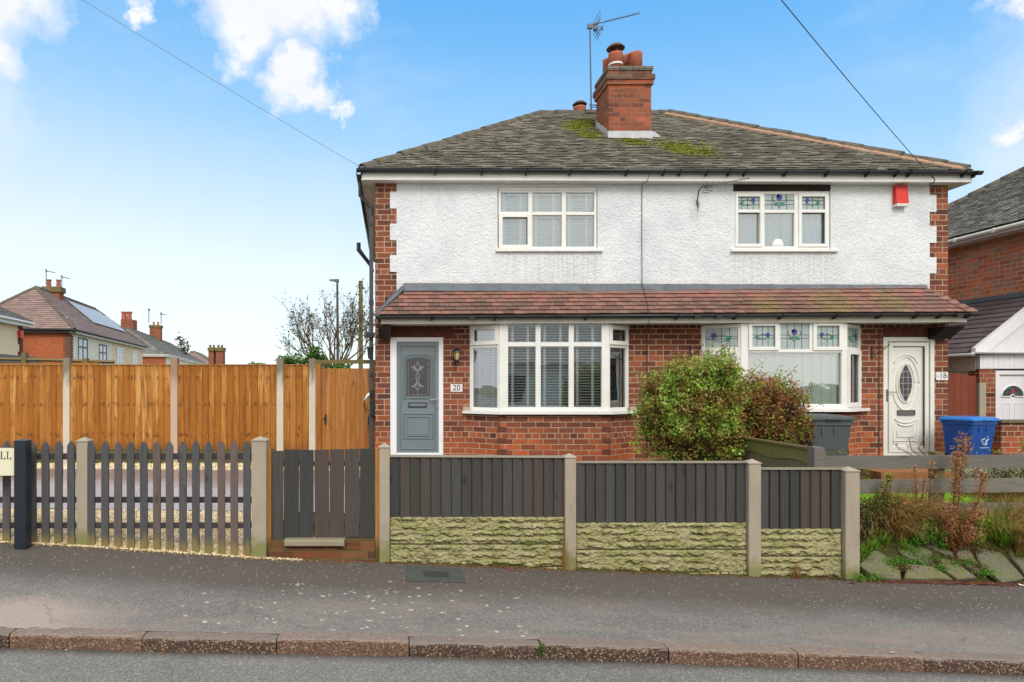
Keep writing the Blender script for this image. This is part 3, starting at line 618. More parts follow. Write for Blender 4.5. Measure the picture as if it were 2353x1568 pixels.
pebbles('gravel', 16500, lambda g_: g_.uniform(-6.6, -1.42), lambda g_, x: 6.62 + (7.62 + .12 * (x + 6) - 6.58) * g_.random(), lambda x, y: zyard(x, y) if y > 6.7 else zpav(x, y), .010, .020, 'loose golden gravel lying behind the charcoal picket fence')
pebbles('gravel', 7000, lambda g_: g_.uniform(-9, -.6), lambda g_, x: g_.uniform(10.72, 11.4), lambda x, y: zyard(x, y), .014, .03, 'strip of golden gravel along the foot of the tall orange fence')
pebbles('gravel', 1300, lambda g_: g_.uniform(-4.2, -.9) , lambda g_, x: 6.60 - abs(g_.gauss(0, .024)), lambda x, y: zpav(x, y), .006, .012, 'small stones spilled along the pavement edge under the pickets')

# ------------------------------------------------------------ the semi-detached pair
YF = 11.11; SF = F0 / YF
def fx(x): return (x - CX) / SF
def fz(y): return (CY - y) / SF
FF = Fr((0, YF, 0), (1, 0, 0), (0, -1, 0))
house = thing('semi_detached_house', 'pair of brick semi-detached houses with white roughcast upper floor and two bay windows', 'house', (4.6, 14.7, -1.4))
HX0, HX1 = fx(862), fx(2178.5)
YB = 18.3
win_up = [(fx(1143), fx(1372), fz(580), fz(431)), (fx(1683), fx(1906.5), fz(580), fz(437))]
door_h = [(fx(896.5), fx(1018.5), -1.6, fz(775.5)), (fx(2029.5), fx(2147.5), -1.6, fz(774.5))]
bay_h = [(fx(1079), fx(1444.5), fz(947), .98), (fx(1611), fx(1977.5), fz(947), .98)]
ZW = 3.42
mb = MB(); mb.wall(FF, HX0, HX1, -1.7, ZW, win_up + door_h + bay_h, .25)
FL = Fr((HX0, YF + .25, 0), (0, 1, 0), (-1, 0, 0)); mb.wall(FL, 0, YB - YF - .25, -1.7, ZW, [], .25)
FR_ = Fr((HX1, YF + .25, 0), (0, 1, 0), (1, 0, 0)); mb.wall(FR_, 0, YB - YF - .25, -1.7, ZW, [], .25)
FB = Fr((0, YB, 0), (1, 0, 0), (0, 1, 0)); mb.wall(FB, HX0 + .25, HX1 - .25, -1.7, ZW, [], .25)
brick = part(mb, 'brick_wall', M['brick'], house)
# soldier courses over the doors, laid 3 mm proud
mb = MB(); mb.lbox(FF, HX0 + .16, fx(1040), fz(775.5), .955, 0, .004); part(mb, 'soldier_course', M['soldier'], house)
mb = MB(); mb.lbox(FF, fx(2030), fx(2150), fz(774.5), .955, 0, .004); part(mb, 'soldier_course', M['soldier'], house)
# roughcast upper floor, toothed into the brick quoins
def tz(v): return fz(v)
cut = []
yt = [418, 441.5, 480, 515, 553, 587, 625.5, 672]; xl = [911.2, 896, 911.2, 896, 911.2, 896, 911.2]
for i in range(7): cut.append((HX0 - 1, fx(xl[i]), tz(yt[i + 1]), tz(yt[i])))
yt = [424, 449, 488, 521, 559, 592, 629, 672]; xr = [2134, 2149.5, 2134, 2149.5, 2134, 2149.5, 2134]
for i in range(7): cut.append((fx(xr[i]), HX1 + 1, tz(yt[i + 1]), tz(yt[i])))
mb = MB(); mb.wall(FF, HX0 + .2, HX1 - .15, fz(672), 3.40, cut + win_up, .019, d=.022, back=False)
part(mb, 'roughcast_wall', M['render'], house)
# interior floors and party wall so the rooms read as rooms
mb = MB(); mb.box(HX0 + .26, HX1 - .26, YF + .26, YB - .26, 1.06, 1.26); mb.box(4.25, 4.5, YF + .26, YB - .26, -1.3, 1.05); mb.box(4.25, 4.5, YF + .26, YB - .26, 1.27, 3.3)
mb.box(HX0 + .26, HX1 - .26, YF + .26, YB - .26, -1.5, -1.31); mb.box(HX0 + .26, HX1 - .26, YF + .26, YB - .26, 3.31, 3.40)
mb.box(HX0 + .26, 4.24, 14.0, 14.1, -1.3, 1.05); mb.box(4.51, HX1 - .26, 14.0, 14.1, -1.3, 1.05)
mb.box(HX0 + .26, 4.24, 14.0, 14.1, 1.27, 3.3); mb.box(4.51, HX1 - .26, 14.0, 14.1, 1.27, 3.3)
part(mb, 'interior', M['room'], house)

# ---- windows
def glassbox(mb, F, u0, u1, z0, z1, d): mb.lbox(F, u0, u1, z0, z1, d - .004, d + .002)
def shutter(mb, F, u0, u1, z0, z1, d, pitch=.045, tilt=1.0):
    w_ = (u1 - u0); e = .03 if w_ > .25 else 0
    for a, b in (((.15, .235), (.70, .785)) if w_ > .30 else ((.0, .12), (.88, 1.0))): mb.lbox(F, u0 + w_ * a, u0 + w_ * b, z0, z1, d - .02, d + .002)
    mb.lbox(F, u0 - e, u1 + e, z0, z0 + .03, d - .02, d); mb.lbox(F, u0 - e, u1 + e, z1 - .03, z1, d - .02, d)
    z = z0 + .04
    while z < z1 - .05:     # louvre blades
        a, b = F.p(u0 - e, z, d - .035), F.p(u1 + e, z, d - .035); dd = F.n * .022 - Z * pitch * tilt * .8; n_ = Z * .0035 + F.n * .002
        mb.hexa([a + dd, b + dd, b, a, a + dd + n_, b + dd + n_, b + n_, a + n_]); z += pitch
def wscale(F, px): return F0 / F.p(F.ux(px), 0).y

def upper_left():
    F = FF; d1 = .005
    fr_ = MB(); x = lambda v: fx(v); z = lambda v: fz(v)
    wn = part(box1(F, x(1145), x(1371), z(437.5), z(431.5), -.06, .012), 'window', M['upvc'], house)
    # outer frame, mullions and transom
    X0, X1, Z0, Z1 = x(1145), x(1371), z(573), z(437.5)
    mb = MB(); w_ = .042
    mb.lframe(F, X0, X1, Z0, Z1, w_, -.07, d1)
    for xm in (1218.5, 1295.5): mb.bbox(F, x(xm) - .036, x(xm) + .036, Z0 + w_, Z1 - w_, -.07, d1 + .001)
    for a, b in ((X0 + w_, x(1218.5) - .036), (x(1218.5) + .036, x(1295.5) - .036), (x(1295.5) + .036, X1 - w_)):
        mb.bbox(F, a, b, z(495), z(487), -.07, d1)
    mb.lframe(F, X0 + .008, x(1220), Z0 + .008, z(492), .062, d1 + .001, d1 + .022)
    mb.lbox(F, x(1219), x(1295), z(438.5), z(436), d1, .02)
    part(mb, 'frame', M['upvc'], wn)
    gm = MB(); sh = MB()
    for a, b in ((1148, 1215), (1222, 1292), (1299, 1368)):
        glassbox(gm, F, x(a), x(b), z(570), z(440), -.03)
        shutter(sh, F, x(a) - .01, x(b) + .01, z(492), z(441), -.09, .037); shutter(sh, F, x(a) - .01, x(b) + .01, z(569), z(493), -.09, .037)
    part(gm, 'glass', M['glass_up'], wn); part(sh, 'shutter', M['shutter'], wn)
    mb = MB(); mb.bbox(F, x(1139), x(1382.5), z(580), z(573.3), -.08, .075); part(mb, 'sill', M['upvc'], wn)
def box1(F, *a):
    mb = MB(); mb.lbox(F, *a); return mb
upper_left()
def flower(parent, F, cu, cz, s, kind, d, mk=('purple', 'greenglass')):
    "rose-and-leaf leaded motif: s = half width of the pane"
    P_ = MB(); Gn = MB()
    disc = lambda mb, u, z_, r, ex=1.0, n=12, rot=0.0: mb.lprism(F, [(u + r * math.cos(t * 6.283 / n) * math.cos(rot) - r * ex * math.sin(t * 6.283 / n) * math.sin(rot), z_ + r * math.cos(t * 6.283 / n) * math.sin(rot) + r * ex * math.sin(t * 6.283 / n) * math.cos(rot)) for t in range(n)], d, d + .003)
    if kind == 0:   # central tulip over a leaf cup
        disc(P_, cu, cz + s * .32, s * .20); disc(P_, cu - s * .1, cz + s * .40, s * .10)
        for sg in (-1, 1):
            disc(Gn, cu + sg * s * .22, cz - s * .12, s * .20, .45, rot=-sg * .6 + (0 if sg > 0 else 0))
            Gn.tube([F.p(cu + sg * s * .45 * math.sin(t * .35), cz - s * .35 + s * .75 * (t / 6) , d + .003) for t in range(7)], .004, 4)
    else:
        sg = kind
        disc(P_, cu + sg * s * .48, cz + s * .14, s * .19)
        disc(Gn, cu - sg * s * .50, cz - s * .02, s * .20, .5, rot=.5); disc(Gn, cu - sg * s * .42, cz - s * .22, s * .15, .5, rot=-.4)
        Gn.tube([F.p(cu + s * (-.6 + 1.2 * t / 8), cz - s * .15 + s * .35 * math.sin(t * math.pi / 8), d + .003) for t in range(9)], .004, 4)
        Gn.tube([F.p(cu + s * (-.6 + 1.2 * t / 8), cz - s * .05 - s * .25 * math.sin(t * math.pi / 8), d + .003) for t in range(9)], .004, 4)
    part(P_, 'flower_motif', M[mk[0]], parent); part(Gn, 'leaf_motif', M[mk[1]], parent)
def leading(mb, F, u0, u1, z0, z1, d, nu=3, zs=(.38,)):
    for i in range(1, nu + 1):
        u = u0 + (u1 - u0) * i / (nu + 1); mb.lbox(F, u - .004, u + .004, z0, z1, d, d + .002)
    for q in zs:
        z_ = z0 + (z1 - z0) * q; mb.lbox(F, u0, u1, z_ - .004, z_ + .004, d + .0022, d + .004)
def upper_right():
    F = FF; x, z = fx, fz; d1 = .005
    mb = MB(); mb.lbox(F, x(1683.5), x(1906), z(437), z(423), .0, .03); part(mb, 'lintel', M['timber_dark'], house, label='blackened timber lintel over the right upper window')
    X0, X1, Z0, Z1 = x(1683.5), x(1906), z(573.5), z(440)
    mb = MB(); w_ = .05
    mb.lframe(F, X0, X1, Z0, Z1, w_, -.07, d1)
    wn = part(mb, 'window', M['upvc'], house)
    mb = MB()
    for xm in (1751, 1831): mb.bbox(F, x(xm) - .045, x(xm) + .045, Z0 + w_, Z1 - w_, -.07, d1 + .001)
    mb.bbox(F, x(1757), x(1825), z(490), z(482.5), -.07, d1)
    for a, b in ((1688, 1752), (1834, 1901)):
        mb.lframe(F, x(a), x(b), z(568), z(446), .052, d1 + .002, d1 + .022); mb.bbox(F, x(a) + .052, x(b) - .052, z(490), z(482.5), d1 + .002, d1 + .02)
    part(mb, 'frame', M['upvc'], wn)
    gm = MB()
    for a, b in ((1690, 1750), (1757, 1826), (1836, 1900)): glassbox(gm, F, x(a), x(b), z(570), z(486), -.03)
    part(gm, 'glass', M['glass_up'], wn)
    for a, b, kd in ((1692, 1745, 1), (1758, 1825.5, 0), (1842, 1894, -1)):
        sm = MB(); sm.lbox(F, x(a), x(b), z(485), z(444), -.02, -.012); sg = part(sm, 'stained_glass', M['glass_stained'], wn)
        lm = MB(); leading(lm, F, x(a), x(b), z(484), z(446), -.0118, 3, (.36, .62)); part(lm, 'leading', M['leadline'], wn)
        flower(wn, F, (x(a) + x(b)) / 2, z(464), (x(b) - x(a)) / 2, kd, -.008)
    mb = MB(); mb.bbox(F, x(1677), x(1921.5), z(580.5), z(573.8), -.08, .075); part(mb, 'sill', M['upvc'], wn)
    # net curtains with soft folds, and a round lamp
    for k, (a, b) in enumerate(((1690, 1800), (1802, 1900))):
        mb = MB(); n = 40
        ua, ub = x(a), x(b)
        mb.grid(lambda i, j: FF.p(ua + (ub - ua) * i / n, z(570) + (z(487) - z(570)) * j, -.10 + .022 * math.sin(i * 1.1) + .01 * math.sin(i * .37)), n, 1)
        solo(mb, 'net_curtain', M['curtain'], ('pale net curtain gathered in the left part of the right upper window', 'pale net curtain hanging in the right part of the right upper window')[k], 'curtain', 'net curtains in the upper window', True)
    lp = thing('table_lamp', 'small round white lamp on the sill of the right upper window', 'lamp', (fx(1790), YF + .14, fz(572)))
    mb = MB(); mb.lathe(fx(1790), YF + .14, [(.02, fz(572)), (.135, fz(571)), (.15, fz(560)), (.12, fz(549)), (.06, fz(543)), (.01, fz(541))], 20); part(mb, 'lamp_shade', M['white_plastic'], lp, True)
    mb = MB(); mb.lprism(Fr((0, YF - .012 + .0, 0), (1, 0, 0), (0, -1, 0)), [(fx(1790) + .018 * math.cos(t), fz(556) + .018 * math.sin(t)) for t in [k * .785 for k in range(8)]], 0, .004)
    for v in range(len(mb.v)): mb.v[v] = (mb.v[v][0], mb.v[v][1], mb.v[v][2])
upper_right()

# ---- canted bays
def bay(pxw0, pxw1, pxf0, pxf1, Yb, ztop, zsill, kind):
    Xa, Xb = fx(pxw0), fx(pxw1); Xc, Xd = (pxf0 - CX) * Yb / F0, (pxf1 - CX) * Yb / F0
    Fb = Fr((0, Yb, 0), (1, 0, 0), (0, -1, 0))
    ul = Vector((Xc - Xa, Yb - YF, 0)); FLs = Fr((Xa, YF, 0), ul, (ul.y, -ul.x, 0)); Ll = ul.length
    ur = Vector((Xb - Xd, YF - Yb, 0)); FRs = Fr((Xd, Yb, 0), ur, (ur.y, -ur.x, 0)); Lr = ur.length
    z0 = (CY - 1110) * YF / F0
    zs = zsill - .045
    # brick base
    mb = MB(); mb.prism([(Xa, YF - .002, -1.7), (Xb, YF - .002, -1.7), (Xd, Yb, -1.7), (Xc, Yb, -1.7)][::-1], [(Xa, YF - .002, zs), (Xb, YF - .002, zs), (Xd, Yb, zs), (Xc, Yb, zs)][::-1])
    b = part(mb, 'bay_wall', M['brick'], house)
    # dog-tooth corner bricks
    r = random.Random(2)
    zz = zs - .09
    k = 0
    while zz > -1.6:
        if k % 2 == 0:
            for (cx_, sg) in ((Xc, -1), (Xd, 1)):
                mb = MB(); mb.box(min(cx_ - sg * .10, cx_ + sg * .045), max(cx_ - sg * .10, cx_ + sg * .045), Yb - .004, Yb + .10, zz, zz + .080, r.random()); part(mb, 'corner_brick', M['brick_dk'], house)
        zz -= .0923; k += 1
    return Fb, FLs, Ll, FRs, Lr, Xa, Xb, Xc, Xd
M['brick_dk'] = m_plain('dark_corner_brick', c(112, 66, 54), .9, nz=.4, nsc=30, bump=.004)
def bay_sill(par, Xa, Xb, Xc, Xd, Yb, zt, ext=.06):
    A = [(Xa - .13, YF - .003), (Xa - .13, YF - .05), (Xc - .035, Yb - .075), (Xd + .035, Yb - .075), (Xb + .13, YF - .05), (Xb + .13, YF - .003)]
    mb = MB(); mb.prism([(x_, y_, zt - .045) for x_, y_ in A], [(x_, y_, zt) for x_, y_ in A]); part(mb, 'sill', M['upvc'], par)
# left bay (number 20)
YB1 = 10.76; SB = F0 / YB1
Fb, FLs, Ll, FRs, Lr, Xa, Xb, Xc, Xd = bay(1079, 1444.5, 1150, 1397, YB1, .95, fz(946) , 0)
bz = lambda y: (CY - y) / SB; bx = lambda x: (x - CX) / SB
zs1 = bz(946); ztp = .985
bw = part(box1(Fb, Xc + .01, Xd - .01, ztp, ztp + .06, -.2, .02), 'bay_window', M['upvc'], house)
mb = MB(); w_ = .05
# corner posts
mb.bbox(Fb, Xc - .02, bx(1167.5), zs1, ztp, -.06, .008); mb.bbox(Fb, bx(1382.5), Xd + .02, zs1, ztp, -.06, .008)
for a in (1236.7, 1312.9): mb.bbox(Fb, bx(a) - .042, bx(a) + .042, zs1 + .07, bz(741), -.06, .006)
u0, u1 = bx(1167.5), bx(1382.5)
mb.bbox(Fb, u0, u1, zs1, zs1 + .07, -.06, .006); mb.bbox(Fb, u0, u1, bz(744), ztp, -.06, .0055)
for a, b in ((u0, bx(1236.7) - .042), (bx(1236.7) + .042, bx(1312.9) - .042), (bx(1312.9) + .042, u1)): mb.bbox(Fb, a, b, bz(797), bz(787), -.06, .006)
part(mb, 'frame', M['upvc'], bw)
gm = MB(); glassbox(gm, Fb, u0, u1, zs1 + .03, ztp - .01, -.03)
glassbox(gm, FLs, .02, Ll - .02, zs1 + .03, ztp - .01, -.03); glassbox(gm, FRs, .02, Lr - .02, zs1 + .03, ztp - .01, -.03)
part(gm, 'glass', M['glass'], bw)
for (F, L) in ((FLs, Ll), (FRs, Lr)):
    zt_ = ztp - .01; mb = MB()
    mb.lframe(F, 0, L, zs1, zt_, .06, -.06, .003); mb.bbox(F, .06, L - .06, .585, .645, -.06, .003)
    mb.lframe(F, .03, L - .03, .63, zt_ - .02, .07, .004, .028)
    part(mb, 'side_frame', M['upvc'], bw)
sh = MB()
for a, b in ((1167.5, 1232), (1241.5, 1308), (1317.5, 1382)):
    for z0_, z1_ in ((zs1 + .06, bz(795)), (bz(789), ztp - .01)):
        W0, W1 = bx(a), bx(b)
        shutter(sh, Fb, W0, W1, z0_, z1_, -.09, .046, .3)
shutter(sh, FLs, .05, Ll - .07, zs1 + .06, .60, -.11, .046); shutter(sh, FLs, .05, Ll - .07, .62, ztp - .03, -.11, .046)
shutter(sh, FRs, .065, Lr - .065, zs1 + .06, .60, -.045, .046); shutter(sh, FRs, .065, Lr - .065, .62, ztp - .03, -.045, .046)
part(sh, 'shutter', M['shutter'], bw)
bay_sill(bw, Xa, Xb, Xc, Xd, YB1, zs1)
for ua_, ub_ in ((Xa - .12, Xa - .002), (Xb + .002, Xb + .12)): mb = MB(); mb.lbox(FF, ua_, ub_, fz(947), fz(934.5), .002, .06); part(mb, 'sill_end', M['sandstone'], bw)
# right bay (number 18)
YB2 = 10.747
Fb2, FL2, L2l, FR2, L2r, Ya, Yb_, Yc, Yd = bay(1611, 1977.5, 1705, 1944, YB2, .95, fz(944), 1)
bx2 = lambda x: (x - CX) * YB2 / F0; bz2 = lambda y: (CY - y) * YB2 / F0
zs2 = bz2(940); zt2 = .985
bw2 = part(box1(Fb2, Yc + .01, Yd - .01, zt2, zt2 + .06, -.2, .02), 'bay_window', M['upvc'], house)
mb = MB(); mb.bbox(Fb2, Yc - .02, bx2(1719), zs2, zt2, -.06, .008); mb.bbox(Fb2, bx2(1933), Yd + .02, zs2, zt2, -.06, .008)
u0, u1 = bx2(1719), bx2(1933)
mb.bbox(Fb2, u0, u1, zs2, zs2 + .08, -.06, .006); mb.bbox(Fb2, u0, u1, bz2(741), zt2, -.06, .006); mb.bbox(Fb2, u0, u1, bz2(811), bz2(803), -.06, .006)
for a in (1789.5, 1863.5): mb.bbox(Fb2, bx2(a) - .028, bx2(a) + .028, bz2(803), bz2(741), -.06, .007)
for a, b in ((1718, 1788), (1866, 1935)): mb.lframe(Fb2, bx2(a) + .005, bx2(b), bz2(806), bz2(741), .062, .008, .03)
part(mb, 'frame', M['upvc'], bw2)
gm = MB(); glassbox(gm, Fb2, u0, u1, zs2 + .03, bz2(807), -.03); glassbox(gm, FL2, .02, L2l - .02, zs2 + .03, .6, -.03); glassbox(gm, FR2, .02, L2r - .02, zs2 + .03, .6, -.03)
part(gm, 'glass', M['glass'], bw2)
for (F, L) in ((FL2, L2l), (FR2, L2r)):
    mb = MB(); mb.lframe(F, 0, L, zs2, zt2 - .01, .06, -.06, .003); mb.bbox(F, .06, L - .06, .52, .59, -.06, .003)
    mb.lframe(F, .05, L - .04, zs2 + .03, .54, .07, .004, .028)
    part(mb, 'side_frame', M['upvc'], bw2)
for (F, a, b, z0_, z1_, kd) in ((Fb2, bx2(1727), bx2(1779), bz2(798), bz2(748), 1), (Fb2, bx2(1793), bx2(1860), bz2(803), bz2(743), 0), (Fb2, bx2(1875), bx2(1928), bz2(798), bz2(748), -1),
                               (FL2, .06, L2l - .06, .60, zt2 - .07, -1), (FR2, .06, L2r - .06, .60, zt2 - .07, 1)):
    sm = MB(); sm.lbox(F, a - .01, b + .01, z0_ - .01, z1_ + .01, -.02, -.012); part(sm, 'stained_glass', M['glass_stained'], bw2)
    lm = MB(); leading(lm, F, a, b, z0_, z1_, -.0118, 3, (.42, .55)); part(lm, 'leading', M['leadline'], bw2)
    flower(bw2, F, (a + b) / 2, (z0_ + z1_) / 2, (b - a) / 2 * .95, kd, -.008)
bay_sill(bw2, Ya, Yb_, Yc, Yd, YB2, zs2)
mb = MB(); u = u0 + .02
k = 0
while u < u1 - .05:
    mb.lbox(Fb2, u, u + .086, zs2 + .05, bz2(812), -.085 - .012 * (k % 2), -.082 - .012 * (k % 2), random.random()); u += .078; k += 1
solo(mb, 'vertical_blind', M['blind'], 'sage green vertical slat blind closed behind the large pane of the right bay', 'blind')
mb = MB(); u = .06
while u < L2l - .1: mb.lbox(FL2, u, u + .08, zs2 + .05, .5, -.15, -.147); u += .074
solo(mb, 'vertical_blind', M['blind'], 'vertical blind in the narrow left side of the right bay, behind the green shrub', 'blind')

# ---- doors
def door20():
    F = FF; x, z = fx, fz
    d0 = part(box1(F, x(911), x(1008.5), z(1041), z(785), -.06, -.012), 'front_door', M['door_grey'], house, label='slate grey front door with arched glass panel')
    mb = MB(); mb.bbox(F, x(896.8), x(911.5), z(1050), z(775.5), -.08, .006); mb.bbox(F, x(1008), x(1018.5), z(1050), z(775.5), -.08, .006)
    mb.bbox(F, x(911.5), x(1008), z(785.5), z(775.5), -.08, .006); mb.bbox(F, x(911.5), x(1008), z(1050), z(1041), -.08, .012)
    part(mb, 'door_frame', M['upvc_white'], d0)
    def ring(pts, w, e0, e1, mat='door_grey'):
        mb = MB(); n = len(pts)
        for i in range(n):
            a, b = Vector((*pts[i], 0)), Vector((*pts[(i + 1) % n], 0)); t = (b - a)
            if t.length < 1e-6: continue
            t.normalize(); q = Vector((-t.y, t.x, 0)) * w / 2
            mb.mesh([F.p(*(a + q).xy, e0), F.p(*(b + q).xy, e0), F.p(*(b - q).xy, e0), F.p(*(a - q).xy, e0), F.p(*(a + q * .3).xy, e1), F.p(*(b + q * .3).xy, e1), F.p(*(b - q * .3).xy, e1), F.p(*(a - q * .3).xy, e1)],
                    [(4, 5, 6, 7), (0, 1, 5, 4), (2, 3, 7, 6), (1, 2, 6, 5), (3, 0, 4, 7)])
        return mb
    def rect(x0, x1, y0, y1): return [(x(x0), z(y1)), (x(x1), z(y1)), (x(x1), z(y0)), (x(x0), z(y0))]
    def arch(x0, x1, y0, y1, rise):
        p = [(x(x0), z(y1)), (x(x1), z(y1))]
        for k in range(9):
            t = k / 8; p.append((x(x1 + (x0 - x1) * t), z(y0 - rise * math.sin(t * math.pi) ** .7)))
        return p
    m = MB()
    for q in (rect(920.5, 999, 796, 1032), arch(931, 991, 826, 914, 6), rect(928, 994, 951, 1008), rect(937, 986, 958, 1002), arch(927, 995, 822, 916, 7)):
        r_ = ring(q, .022, -.012, .004); m.mesh(r_.v, r_.f)
    part(m, 'door_moulding', M['door_grey'], d0)
    mb = MB(); mb.lprism(F, arch(933.5, 988.5, 828, 911, 5), -.012, -.009); gl = part(mb, 'door_glass', M['glass_dark'], d0)
    mb = MB(); mb.lprism(F, rect(937, 985, 961, 999), -.012, -.006); part(mb, 'raised_panel', M['door_grey'], d0)
    dm = MB(); e = -.005
    def ln(pts, r=.0045): dm.tube([F.p(x(a), z(b), e) for a, b in pts], r, 4)
    cx_ = 959.5
    for s in (-1, 1):
        ln([(cx_ + s * 0, 831), (cx_ + s * 2, 834), (cx_, 838), (cx_ + s * 6, 845), (cx_, 852)])
        ln([(cx_ + s * 14, 842), (cx_ + s * 9, 849), (cx_, 855), (cx_ + s * 5, 848), (cx_ + s * 14, 842)])
        ln([(cx_ + s * 7, 838), (cx_ + s * 7, 845), (cx_ + s * 2, 853)])
        ln([(cx_, 856), (cx_ + s * 3, 861), (cx_ + s * 3.3, 867), (cx_ + s * 2.5, 873), (cx_, 878)])
        ln([(cx_, 878), (cx_ + s * 7, 885), (cx_ + s * 14, 889), (cx_ + s * 6, 891), (cx_, 884)])
        ln([(cx_, 884), (cx_ + s * 5, 890), (cx_, 896)]); ln([(cx_ + s * 14, 889), (cx_ + s * 8, 888), (cx_ + s * 1, 881)])
    ln([(cx_, 896), (cx_, 909)], .003)
    for a, b in (((938, 832), (938, 908)), ((984, 832), (984, 908)), ((938, 908), (984, 908))): ln([a, b], .0025)
    part(dm, 'glass_motif', M['silverline'], d0)
    mb = MB(); mb.lframe(F, x(938), x(981), z(936.5), z(925), .018, -.012, .006, .003); part(mb, 'letter_plate_frame', M['gutter_grey'], d0)
    mb = MB(); mb.bbox(F, x(940.5), x(978.5), z(934), z(927.5), -.012, .002); part(mb, 'letter_plate', M['door_grey'], d0)
    mb = MB(); mb.bbox(F, x(1002.5), x(1006.5), z(938), z(904), -.012, .01); mb.tube([F.p(x(1004.5), z(917), .0), F.p(x(1004.5), z(917), .05), F.p(x(1001), z(918), .055), F.p(x(987.5), z(918), .05)], .009, 8)
    part(mb, 'handle', M['chrome'], d0)
    mb = MB(); mb.box(x(890), x(1026), YF - .28, YF - .004, -1.60, z(1049)); part(mb, 'doorstep', M['slab'], d0)
door20()
def door18():
    F = FF; x, z = fx, fz
    d0 = part(box1(F, x(2044), x(2122), z(1036), z(798), -.06, -.012), 'front_door', M['door_white'], house, label='ivory white front door with pointed oval glass')
    mb = MB(); mb.lframe(F, x(2029.7), x(2147.3), z(1050), z(775), .075, -.08, .006); part(mb, 'door_frame', M['door_white'], d0)
    mb = MB(); mb.lframe(F, x(2041), x(2133), z(1040), z(787), .07, -.06, .018, wb=.10); part(mb, 'door_sash', M['door_white'], d0)
    mb = MB(); mb.lbox(F, x(2120.8), x(2121.8), z(1030), z(798), .0, .0215); part(mb, 'door_seal', M['black'], d0)
    m = MB(); cx_, cz = x(2081.5), z(881); mid = -.012
    def ell(cu, cv, a, b, t0, t1, r, n=36, flat=1.0):
        m.tube([F.p(cu + a * math.cos(t0 + (t1 - t0) * k / n), cv + b * math.sin(t0 + (t1 - t0) * k / n), mid + .004) for k in range(n + 1)], r, 6)
    ell(cx_, cz, .155, .335, 0, 6.2832, .014, 40); ell(cx_, z(882), .225, .455, 0, 6.2832, .012, 44)
    ell(cx_, z(838), .20, .165, .15, math.pi - .15, .013, 20)
    ell(cx_, z(958), .20, .10, math.pi + .1, 2 * math.pi - .1, .012, 16); ell(cx_, z(971), .14, .06, math.pi + .1, 2 * math.pi - .1, .012, 16)
    def path(pts, r=.010): m.tube([F.p(x(a), z(b), mid + .004) for a, b in pts], r, 6)
    path([(2053, 956), (2053, 1014), (2110, 1014), (2110, 956)]); path([(2062, 978), (2062, 1004), (2101, 1004), (2101, 978)])
    part(m, 'door_moulding', M['door_white'], d0, True)
    def lens(a, b, n=12):
        R_ = (a * a + b * b) / (2 * a); p = []
        for k in range(n + 1): zz = -b + 2 * b * k / n; p.append((math.sqrt(max(R_ * R_ - zz * zz, 0)) - (R_ - a), zz))
        return [(cx_ + u_, cz + v_) for u_, v_ in p] + [(cx_ - u_, cz + v_) for u_, v_ in p[-2:0:-1]]
    L_ = lens(.118, .335)
    mb = MB(); mb.lprism(F, L_, -.012, -.008); gl = part(mb, 'door_glass', M['glass_door18'], d0)
    m2 = MB(); m2.tube([F.p(u_, v_, -.006) for u_, v_ in L_ + L_[:1]], .011, 6); part(m2, 'glass_bead', M['door_white'], d0, True)
    m3 = MB()
    for u_ in (-.042, .042): m3.lbox(F, cx_ + u_ - .003, cx_ + u_ + .003, cz - .27, cz + .27, -.008, -.005)
    for v_ in (-.2, -.1, 0, .1, .2): 
        hw = .118 * (1 - (v_ / .335) ** 2); m3.lbox(F, cx_ - hw, cx_ + hw, cz + v_ - .003, cz + v_ + .003, -.008, -.0045)
    part(m3, 'leading', M['silverline'], d0)
    mb = MB(); mb.lframe(F, x(2062), x(2102.5), z(954.5), z(942.5), .014, -.012, .012, .003); mb.bbox(F, x(2064), x(2100.5), z(953), z(944), -.012, .003); part(mb, 'letter_plate', M['chrome_dull'], d0)
    mb = MB(); mb.bbox(F, x(2035.5), x(2039), z(923), z(895), .006, .018); mb.tube([F.p(x(2037), z(901), .01), F.p(x(2037), z(901), .055), F.p(x(2042), z(901), .06), F.p(x(2056), z(901.5), .055)], .007, 8)
    part(mb, 'handle', M['chrome_dull'], d0)
    mb = MB(); mb.box(x(2024), x(2152), YF - .28, YF - .004, -1.60, z(1048)); part(mb, 'doorstep', M['slab'], d0)
M['glass_door18'] = m_plain('door_privacy_glass', c(74, 66, 70), .22, spec=.6, nz=.4, nsc=22)
M['chrome_dull'] = m_plain('worn_chrome', c(120, 120, 118), .4, metal=.7)
door18()
